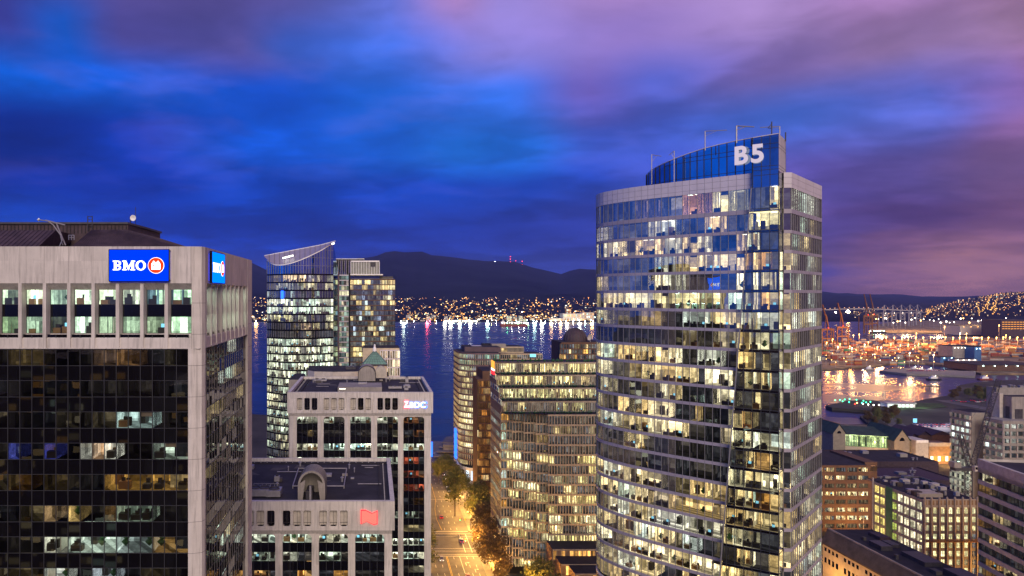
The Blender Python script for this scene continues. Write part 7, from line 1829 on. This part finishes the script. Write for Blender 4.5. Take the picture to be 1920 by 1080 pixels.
# low dark roofs between
def flat_block(name, label, pts, zt_, wall, roof='roof_dark', extras=0, par=.5, cat='building', wins=None):
    o = thing(name, label, cat, (sum(p_[0] for p_ in pts) / len(pts), sum(p_[1] for p_ in pts) / len(pts), 0))
    mb = MB(); mb.prism(pts, 0, zt_, wall, roof); mb.build('wall', o)
    mb = MB(); n_ = len(pts)
    band(mb, pts + [pts[0]], zt_ + .002, zt_ + par, .02, wall, .35); mb.build('parapet', o)
    for k in range(extras):
        a, b, c = rng.random(), rng.random(), 0
        A = Vector(pts[0]).lerp(Vector(pts[1]), .12 + .76 * a); B_ = Vector(pts[3 % n_]).lerp(Vector(pts[2 % n_]), .12 + .76 * a); q_ = A.lerp(B_, .15 + .7 * b); s = rng.uniform(.8, 2.6)
        mb = MB()
        if rng.random() < .6: mb.box(q_.x - s, q_.x + s, q_.y - s * .7, q_.y + s * .7, zt_, zt_ + rng.uniform(.8, 2.2), rng.choice(('steel', 'concrete_grey', 'roof_dark')))
        else: mb.lathe(q_.x, q_.y, [(s * .3, zt_), (s * .3, zt_ + 1.2), (s * .5, zt_ + 1.2), (s * .5, zt_ + 1.6), (.01, zt_ + 1.8)], 'steel', 10)
        mb.build('roof_vent', o)
    return o
def rectp(px0, px1, y0, y1): return [(xat(px0, y0), y0), (xat(px1, y0), y0), (xat(px1, y0), y1), (xat(px0, y0), y1)]
flat_block('low_dark_building', 'wide dark flat roofed building below the station hall', rectp(1540, 1760, 420, 452), 12, 'roof_ribbed', 'roof_dark', 9)
flat_block('low_dark_building', 'dark roofed building right of the brown office block', rectp(1655, 1800, 385, 415), 10, 'roof_ribbed', 'roof_ribbed', 8)
fb = flat_block('cream_warehouse', 'cream old warehouse with a lit cornice beyond the scaffolded building', rectp(1664, 1800, 352, 378), 14, 'stone_cream', 'roof_membrane', 9)
for k in range(12):
    mb = MB(); xx = xat(1668, 352) + k * 2.6; mb.face([(xx, 351.9, 8), (xx + 1.3, 351.9, 8), (xx + 1.3, 351.9, 11.5), (xx, 351.9, 11.5)], 'spandrel_dark' if k % 4 else 'lamp_shed'); mb.build('window', fb)
point('work_light', (xat(1795, 330), 330, 26), 4500, (.7, 1, .75), .6)
o = thing('work_floodlight', 'bright green white floodlight on the building site beside the crane', 'floodlight', tuple(at(1795, 875, 318)))
mb = MB(); q = at(1795, 869, 318); mb.box(q.x - .8, q.x + .8, q.y - .2, q.y + .2, q.z - 1, q.z + 1, 'screen_green'); mb.build('lamp_head', o); mb = MB(); mb.tube((q.x, q.y + .3, 0), (q.x, q.y + .3, q.z - 1), .15, 'steel'); mb.build('pole', o)
flat_block('low_dark_building', 'dark roofed block beyond the white waterfront road', rectp(1540, 1575, 560, 590), 9, 'stone_ochre', 'roof_dark', 2)
o = thing('roadside_screen', 'small bright square screen beside the open car park', 'screen', tuple(ground(1716, 801)))
mb = MB(); q = ground(1716, 801); mb.box(q.x - 1.6, q.x + 1.6, q.y, q.y + .3, 4, 7.5, 'screen_glow'); mb.build('panel', o); mb = MB(); mb.tube(q, (q.x, q.y + .2, 4), .2, 'steel'); mb.build('post', o)
point('carpark_light', (q.x + 20, q.y - 4, 10), 12000, (.8, .8, 1), 1)

# cream heritage tower with piers, its left side under construction wrap
o = thing('cream_pier_tower', 'cream stone tower with tall piers, crested parapet and yellow lit windows', 'office building', (258, 270, 0))
YW = 258.0; x0, x1 = xat(1731, YW), xat(1833, YW); zt_ = zat(937, YW); fhw = 16.0 * YW / F
zc_h = zat(953, YW); nb = 7; bwid = (x1 - x0) / nb
YLW = [(.92, [(1, .85, .42), (1, .9, .5), (.95, .8, .4)], .7, 1.15), (.08, [(.3, .22, .12)], .5, 1)]
for j in range(nb):
    u0 = x0 + j * bwid + bwid * .25; u1 = x0 + (j + 1) * bwid - bwid * .25
    zz = zc_h
    for k in range(9):
        z1 = zz; z0 = zz - fhw * .66
        if z0 < 2: break
        mb = MB(); q = spath((u0, YW), (u1, YW), 2); glass_row(mb, q, z0, z1, 'glass_clear', 'white_paint', .1, .03, rng, .01, rail=[(z0 + z1) / 2])
        if k == 0:
            T = frame((u0, YW), (u1, YW)); mb.T = T; arch_bay(mb, 0, u1 - u0, z1, z1 + .02, (u1 - u0) * .45, -.1, .1, 'stone_cream')
            mb.T = lambda x, y, z: (x, y, z)
        row = mb.build('window', o); rb = MB(); rooms(rb, q, z0, z1, rng, YLW if j < nb - 1 else [(.5, YLW[0][1], .4, 1), (.5, DARKC, .1, .3)], (1.5, 2.5), (1, 2), False); rb.build('lit_room', row)
        zz -= fhw
mb = MB()
for j in range(nb + 1):
    c = x0 + j * bwid; w_ = bwid * .25; a, b = max(x0, c - w_), min(x1, c + w_)
    mb.box(a, b, YW - .15, YW + .4, 0, zc_h + .3, 'stone_ochre'); mb.box((a + b) / 2 - .22, (a + b) / 2 + .22, YW - .5, YW - .152, 0, zt_ + .4, 'stone_cream')
    mb.lathe((a + b) / 2, YW - .3, [(.35, zt_ + .4), (.35, zt_ + .8), (.2, zt_ + 1.1), (.01, zt_ + 1.3)], 'stone_cream', 8)
for k in range(9):
    zz = zc_h - k * fhw; mb.box(x0, x1, YW - .05, YW + .3, zz - fhw, zz - fhw * .66, 'concrete_grey')
mb.box(x0, x1, YW - .25, YW + .3, zc_h + .3, zc_h + 1.0, 'stone_cream'); mb.box(x0, x1, YW - .15, YW + .3, zc_h + 1.0, zt_ + .2, 'stone_cream')
for j in range(nb * 2): a = x0 + (j + .25) * bwid / 2; mb.box(a, a + bwid * .25, YW - .22, YW - .152, zc_h + 1.3, zt_ - .2, 'stone_ochre')
mb.build('wall', o)
mb = MB(); zz = zat(1012, YW); mb.box(x0 + .5, x1, YW - 2.2, YW - .6, zz - .3, zz, 'box_orange')
for k in range(18): a = x0 + .6 + k * (x1 - x0 - 1) / 17; mb.box(a, a + .1, YW - 2.2, YW - 2.1, zz, zz + 1, 'box_orange')
mb.box(x0 + .5, x1, YW - 2.22, YW - 2.1, zz + .95, zz + 1.05, 'box_orange'); mb.build('work_platform', o)
mb = MB(); mb.prism([(x0, YW + .4), (x1, YW + .4), (x1, YW + 30), (x0, YW + 30)], 0, .1, 'concrete_grey'); mb.box(x0 + 3.5, x1 - .3, YW + 4.2, YW + 30, .1, zt_ - .3, 'dark_core'); mb.prism([(x0 + .1, YW + .4), (x1, YW + .4), (x1, YW + 30), (x0 + .1, YW + 30)], zt_ - .3, zt_, 'concrete_grey', 'roof_dark'); mb.build('roof', o)
# left side: construction wrap lit from inside
nwr = 10; L0 = (x0, YW + 25); L1 = (x0, YW)
T = frame(L0, L1); Ll = 25.0
for r in range(7):
    z1 = zt_ - 1.2 - r * 4.1
    if z1 < 5: break
    for j in range(8):
        a = j * Ll / 8; b = a + Ll / 8 - .5; kind = j
        q = spath(T(a, 0, 0)[:2], T(b, 0, 0)[:2], 2)
        mb = MB(); glass_row(mb, q, z1 - 3.0, z1, 'glass_clear', 'mullion_bronze', .08, .05, rng, .01)
        row = mb.build('window', o); rb = MB(); rooms(rb, q, z1 - 3.0, z1, rng, [(1, [(1, .72, .22)], .7, 1.1)] if j < 2 else ([(1, [(.95, .75, .5), (1, .85, .6)], .55, .9)] if j > 3 else [(1, [(.5, .55, .12)], .4, .8)]), (1.5, 2), (1, 2), False); rb.build('lit_room', row)
mb = MB(T)
for r in range(8):
    z1 = zt_ - 1.2 - r * 4.1
    if z1 < 4: break
    mb.box(0, Ll, -.4, .1, z1, z1 + 1.1, 'concrete_grey')
for j in range(9): mb.box(j * Ll / 8 - .5, j * Ll / 8, -.4, .14, 0, zt_, 'concrete_grey')
mb.box(Ll * .26, Ll * .40, .2, .3, 4, zt_, 'box_green'); mb.box(-.8, -.3, .1, .5, 0, zt_ + 1.5, 'slab_white')
mb.build('side_wall', o)
for k in range(26):
    mb = MB(); a = rng.uniform(0, x1 - x0 - 3); b = rng.uniform(4, 27); s = rng.uniform(.5, 2.2); mb.box(x0 + a, x0 + a + s * 1.5, YW + b, YW + b + s, zt_, zt_ + rng.uniform(.5, 2.0), rng.choice(('steel', 'roof_dark', 'concrete_grey', 'slab_white', 'bark'))); mb.build('roof_box', o)
mb = MB(); mb.box(x0 + 1, x0 + 10, YW + 3, YW + 9, zt_, zt_ + 1.4, 'stone_cream'); mb.build('roof_box', o)

# dark tapering roof building at the bottom right with pale windowed side
o = thing('long_roofed_block', 'long block with pale walled side windows and a dark cluttered roof at the bottom edge', 'building', (190, 220, 0))
xw = xat(1543, 262); yn, yf = 205.0, 262.0
zw = zat(1019, 262); T = frame((xw, yf), (xw, yn)); Lw = yf - yn
mb = MB(T); mb.box(0, Lw, -.4, 0, 0, zw, 'stone_cream', skip=''); mb.build('wall', o)
for r in range(4):
    for k in range(26):
        a = 1 + k * 2.15
        if k % 5 == 4: continue
        z1 = zw - 1.0 - r * 3.7; z0 = z1 - (1.3 if r == 0 else 2.0)
        mb = MB(T); lit = r == 0 and (12 < k < 24) and rng.random() < .8
        mb.box(a, a + 1.1, .0, .05, z0, z1, 'lamp_shed' if lit else 'spandrel_dark'); mb.box(a - .08, a + 1.18, .0, .12, z0 - .12, z0, 'stone_cream'); mb.build('window', o) if (r < 2) else None
mb = MB(T); mb.box(-.3, Lw, -.9, .35, zw + .003, zw + .5, 'roof_ribbed')
mb.face([(-.3, .35, zw + .5), (Lw, .35, zw + .5), (Lw, -1.8, zw + 5.5), (-.3, -1.8, zw + 5.5)], 'roof_slate'); mb.build('cornice', o)
mb = MB(); xr_ = xat(1830, 205) ; zR = zw + 5.4
mb.prism([(xw + 1.8, yn), (xw + 19, yn), (xw + 19, yf), (xw + 1.8, yf)], zw - 2, zR, 'roof_slate', 'roof_dark'); mb.build('roof', o)
mb = MB(); mb.box(xw + 2.0, xw + 2.5, yn, yf, zR, zR + .6, 'metal_panel' if False else 'concrete_grey'); mb.build('parapet', o)
for k, (a, b, c, d, h) in enumerate(((6, 10, 240, 246, 1.6), (10, 16, 226, 236, 1.4), (8, 10, 219, 222, 1.2), (12, 15, 243, 248, 1.0), (11, 17, 209, 220, 2.0), (5, 6, 232, 233, 1.6), (13, 17, 250, 256, 1.2), (7, 8, 250, 251, 1.2))):
    mb = MB(); mb.box(xw + a, xw + b, c, d, zR, zR + h, rng.choice(('roof_slate', 'roof_ribbed', 'steel_dark'))); mb.build('roof_box', o)
# white banded tower at the right edge
o = thing('banded_office_block', 'office block with alternating white bands and dark window strips at the right edge', 'office block', (215, 210, 0))
pA = (xat(1835, 222), 222.0); dr = Vector((-.19, -1)).normalized(); pB = (pA[0] + dr.x * 70, pA[1] + dr.y * 70)
zt_ = zat(860, 222); q = wpath([pA, pB], 1.6)
DB = [(.86, DARKC, .02, .10), (.07, AMB, .2, .8), (.07, WARM, .2, .7)]
mb = MB(); band(mb, q, zt_ - 4.2, zt_, .25, 'slab_white', .8); mb.build('parapet', o)
facade(o, q, zt_ - 4.2 + 1.35, 8, 3.8, 1.35, 'glass_dark', 'mullion_dark', .1, .05, 'slab_white', .25, rng, DB, (2, 4), (1, 3), True, 'room')
mb = MB(); pe = [pA, pB, (pB[0] + 50, pB[1] - 9), (pA[0] + 50, pA[1] - 9)]
mb.face([(a[0], a[1], zt_ - .8) for a in pe], 'roof_membrane'); mb.face([(*pe[3], 0), (*pe[0], 0), (*pe[0], zt_), (*pe[3], zt_)], 'slab_white'); mb.build('roof', o)
shell(o, [(p_[0] + 5, p_[1] - (2 if i in (0, 3) else -2)) for i, p_ in enumerate(pe)], 0, zt_ - 3, 'dark_core')
# grey concrete tower pair behind it
o = thing('grey_framed_tower', 'grey concrete framed tower with projecting grid and blank end wall', 'apartment tower', (300, 330, 0))
YG = 330.0; zt_ = zat(775, YG); XG = xat(1820, YG); q = spath((XG, YG + 11), (XG, YG), 4)
GR = [(.30, [(.35, .33, .3), (.5, .48, .44)], .3, .7), (.08, [(.9, 1, 1)], .9, 1.5), (.62, DARKC, .03, .12)]
facade(o, q, zt_, 5, 3.3, 1.2, 'glass_clear', 'slab_white', .45, .7, 'concrete_grey', .2, rng, GR, (1.5, 3), (1, 1), per=lambda k: [(1, [(.9, 1, .95)], .8, 1.4)] if k == 2 else GR)
mb = MB(); mb.box(XG, XG + 9.5, YG - .6, YG - .05, 0, zt_ + .3, 'concrete_grey'); mb.box(XG + 3.6, XG + 9, YG, YG + 11, 0, zt_, 'dark_core')
mb.prism([(XG, YG), (XG + 9.5, YG), (XG + 9.5, YG + 11), (XG, YG + 11)], zt_ + .01, zt_ + .4, 'concrete_grey', 'roof_dark'); mb.build('end_wall', o)
o = thing('grey_framed_tower', 'grey tower with projecting frame and tall windowless plant storey on its roof', 'apartment tower', (330, 320, 0))
YG = 315.0; zt_ = zat(790, YG); XG = xat(1880, YG); q = wpath([(XG, YG + 9), (XG, YG), (XG + 22, YG)], 3.1)
facade(o, q, zt_, 5, 3.35, 1.3, 'glass_clear', 'slab_white', .4, .7, 'concrete_grey', .2, rng, GR, (1.5, 3), (1, 1))
mb = MB(); mb.box(XG + 3.6, XG + 24, YG + 3.6, YG + 9.5, 0, zt_ - .01, 'dark_core')
mb.box(XG, XG + 30, YG, YG + 9.5, zt_ + .01, zt_ + .3, 'concrete_grey'); mb.build('wall', o)
mb = MB(); zp_ = zat(744, YG + 4); XP = xat(1897, YG + 4); mb.prism([(XP, YG + 4), (XP + 22, YG + 4), (XP + 22, YG + 10), (XP, YG + 10)], zt_ + .3, zp_, 'concrete_grey', 'roof_dark')
mb.box(XP + 1.5, XP + 5, YG + 3.8, YG + 3.99, zt_ + .5, zt_ + 5, 'steel_dark'); mb.box(XP - .2, XP - .01, YG + 5, YG + 7, zt_ + .5, zt_ + 6, 'steel_dark'); mb.box(XP - 2, XP - .3, YG + 8, YG + 12, zt_ + .3, zp_ + 1, 'slab_white')
mb.build('plant_storey', o)
flat_block('low_dark_building', 'grey louvred roof building above the plant storey at the right edge', rectp(1868, 1990, 430, 437), zat(728, 430), 'concrete_grey', 'roof_dark', 4)

# tower crane with raised jib
o = thing('tower_crane', 'dark lattice tower crane with its jib raised to the upper right', 'construction crane', (xat(1822, 300), 300, 0))
def lattice(mb, a, b, w, n, m='steel_dark', r=.11):
    a = Vector(a); b = Vector(b); d = (b - a).normalized(); s = d.orthogonal().normalized() * w / 2; u_ = d.cross(s).normalized() * w / 2
    cs_ = [s + u_, s - u_, -s - u_, -s + u_]
    for c in cs_: mb.tube(a + c, b + c, r, m, n=4, caps=False)
    for k in range(n):
        p_, q_ = a.lerp(b, k / n), a.lerp(b, (k + 1) / n)
        for i in range(4): mb.tube(p_ + cs_[i], q_ + cs_[(i + 1) % 4], r * .6, m, n=4, caps=False); mb.tube(q_ + cs_[i], q_ + cs_[(i + 1) % 4], r * .6, m, n=4, caps=False)
yc = 300.0; zc_r = zat(880, yc); xc_ = xat(1816, yc)
mb = MB(); lattice(mb, (xc_, yc, 0), (xc_, yc, zc_r), 2.4, 16, r=.16); mb.build('mast', o)
mb = MB(); lattice(mb, (xc_ + 1.5, yc, zc_r + 1), tuple(at(1873, 712, yc)), 1.8, 26, r=.13); mb.build('jib', o)
mb = MB(); lattice(mb, (xc_ + 1, yc, zc_r + 1), tuple(at(1800, 815, yc)), 1.6, 8, r=.13); mb.tube((xc_ - 1, yc, zc_r + 1), at(1800, 815, yc), .14, 'steel_dark'); mb.tube(at(1800, 815, yc), (xc_ - 5.5, yc, zc_r + 1), .12, 'steel_dark'); mb.build('a_frame', o)
mb = MB(); mb.box(xc_ - 7, xc_ + 3, yc - 1.4, yc + 1.4, zc_r - .3, zc_r + 1.0, 'steel_dark'); mb.box(xc_ - 7.5, xc_ - 4.5, yc - 1.6, yc + 1.6, zc_r + 1.002, zc_r + 3.4, 'concrete_grey'); mb.build('counter_jib', o)
mb = MB(); mb.box(xc_ + .2, xc_ + 2.2, yc - 3, yc - 1.41, zc_r - .2, zc_r + 2, 'slab_white'); mb.box(xc_ + .4, xc_ + 2.0, yc - 3.05, yc - 3.001, zc_r + .6, zc_r + 1.7, 'spandrel_dark'); mb.build('cab', o)
mb = MB(); mb.tube(at(1873, 712, yc), (at(1873, 712, yc).x - .0, yc, zat(760, yc)), .04, 'steel_dark', n=4); mb.tube(at(1800, 815, yc), at(1873, 712, yc), .05, 'steel_dark', n=4); mb.build('cable', o)

# ------------------------------------------------------------------ unseen towers added behind the viewpoint for the glass to mirror
rng = random.Random(99)
def add_mirror_tower(x0, x1, y, z, lab, wall='plum_panel'):
    o = thing('added_mirror_tower', lab, 'office tower', ((x0 + x1) / 2, y, 0)); mb = MB(); mb.box(x0, x1, y - 30, y, 0, z, wall); mb.build('wall', o)
    zz = z - 3
    while zz > 4:
        mb = MB(); xx = x0 + 1
        while xx < x1 - 3:
            w = rng.choice((1.4, 2.8, 5.6))
            if rng.random() < .34:
                c = rng.choice(WARM + AMB + AMB + COOL[:1]); s = rng.uniform(.1, .8); mb.face([(xx, y + .05, zz - 2), (min(xx + w, x1 - 1), y + .05, zz - 2), (min(xx + w, x1 - 1), y + .05, zz), (xx, y + .05, zz)], 'town_light', tuple(q * s for q in c))
            xx += w + .2
        if mb.f: mb.build('window', o)
        zz -= 3.9
for a in ((-110, -78, -40, 96, 'low office tower mirrored in the left glass'), (-70, -40, -70, 84, 'office tower mirrored in the black glass'), (-34, -6, -45, 100, 'stone tower mirrored in the black glass'), (2, 34, -75, 72, 'office tower mirrored in the bank windows'), (42, 80, -50, 104, 'broad tower mirrored beside the bank windows'), (-160, -122, -20, 112, 'tall tower mirrored in the curved glass')): add_mirror_tower(*a)  # all unseen, added only to be mirrored in the glass
for k in range(4):
    y = -10 + k * 60; o = thing('added_mirror_tower', 'office block number side street west, ' + ('first', 'second', 'third', 'fourth')[k] + ' beyond the black tower', 'office block', (-100, y, 0))  # unseen side street blocks added for the glass to mirror
    mb = MB(); h = (88, 70, 96, 60)[k]; mb.box(-130, -96, y, y + 42, 0, h, 'plum_panel'); mb.build('wall', o); zz = h - 3
    while zz > 4:
        mb = MB(); yy = y + 1
        while yy < y + 39:
            w = rng.choice((1.4, 2.8, 5.6))
            if rng.random() < .4: c = rng.choice(WARM + AMB); s = rng.uniform(.2, 1.3); mb.face([(-95.9, yy, zz - 2), (-95.9, yy + w, zz - 2), (-95.9, yy + w, zz), (-95.9, yy, zz)], 'town_light', tuple(q * s for q in c))
            yy += w + .2
        if mb.f: mb.build('window', o)
        zz -= 3.9
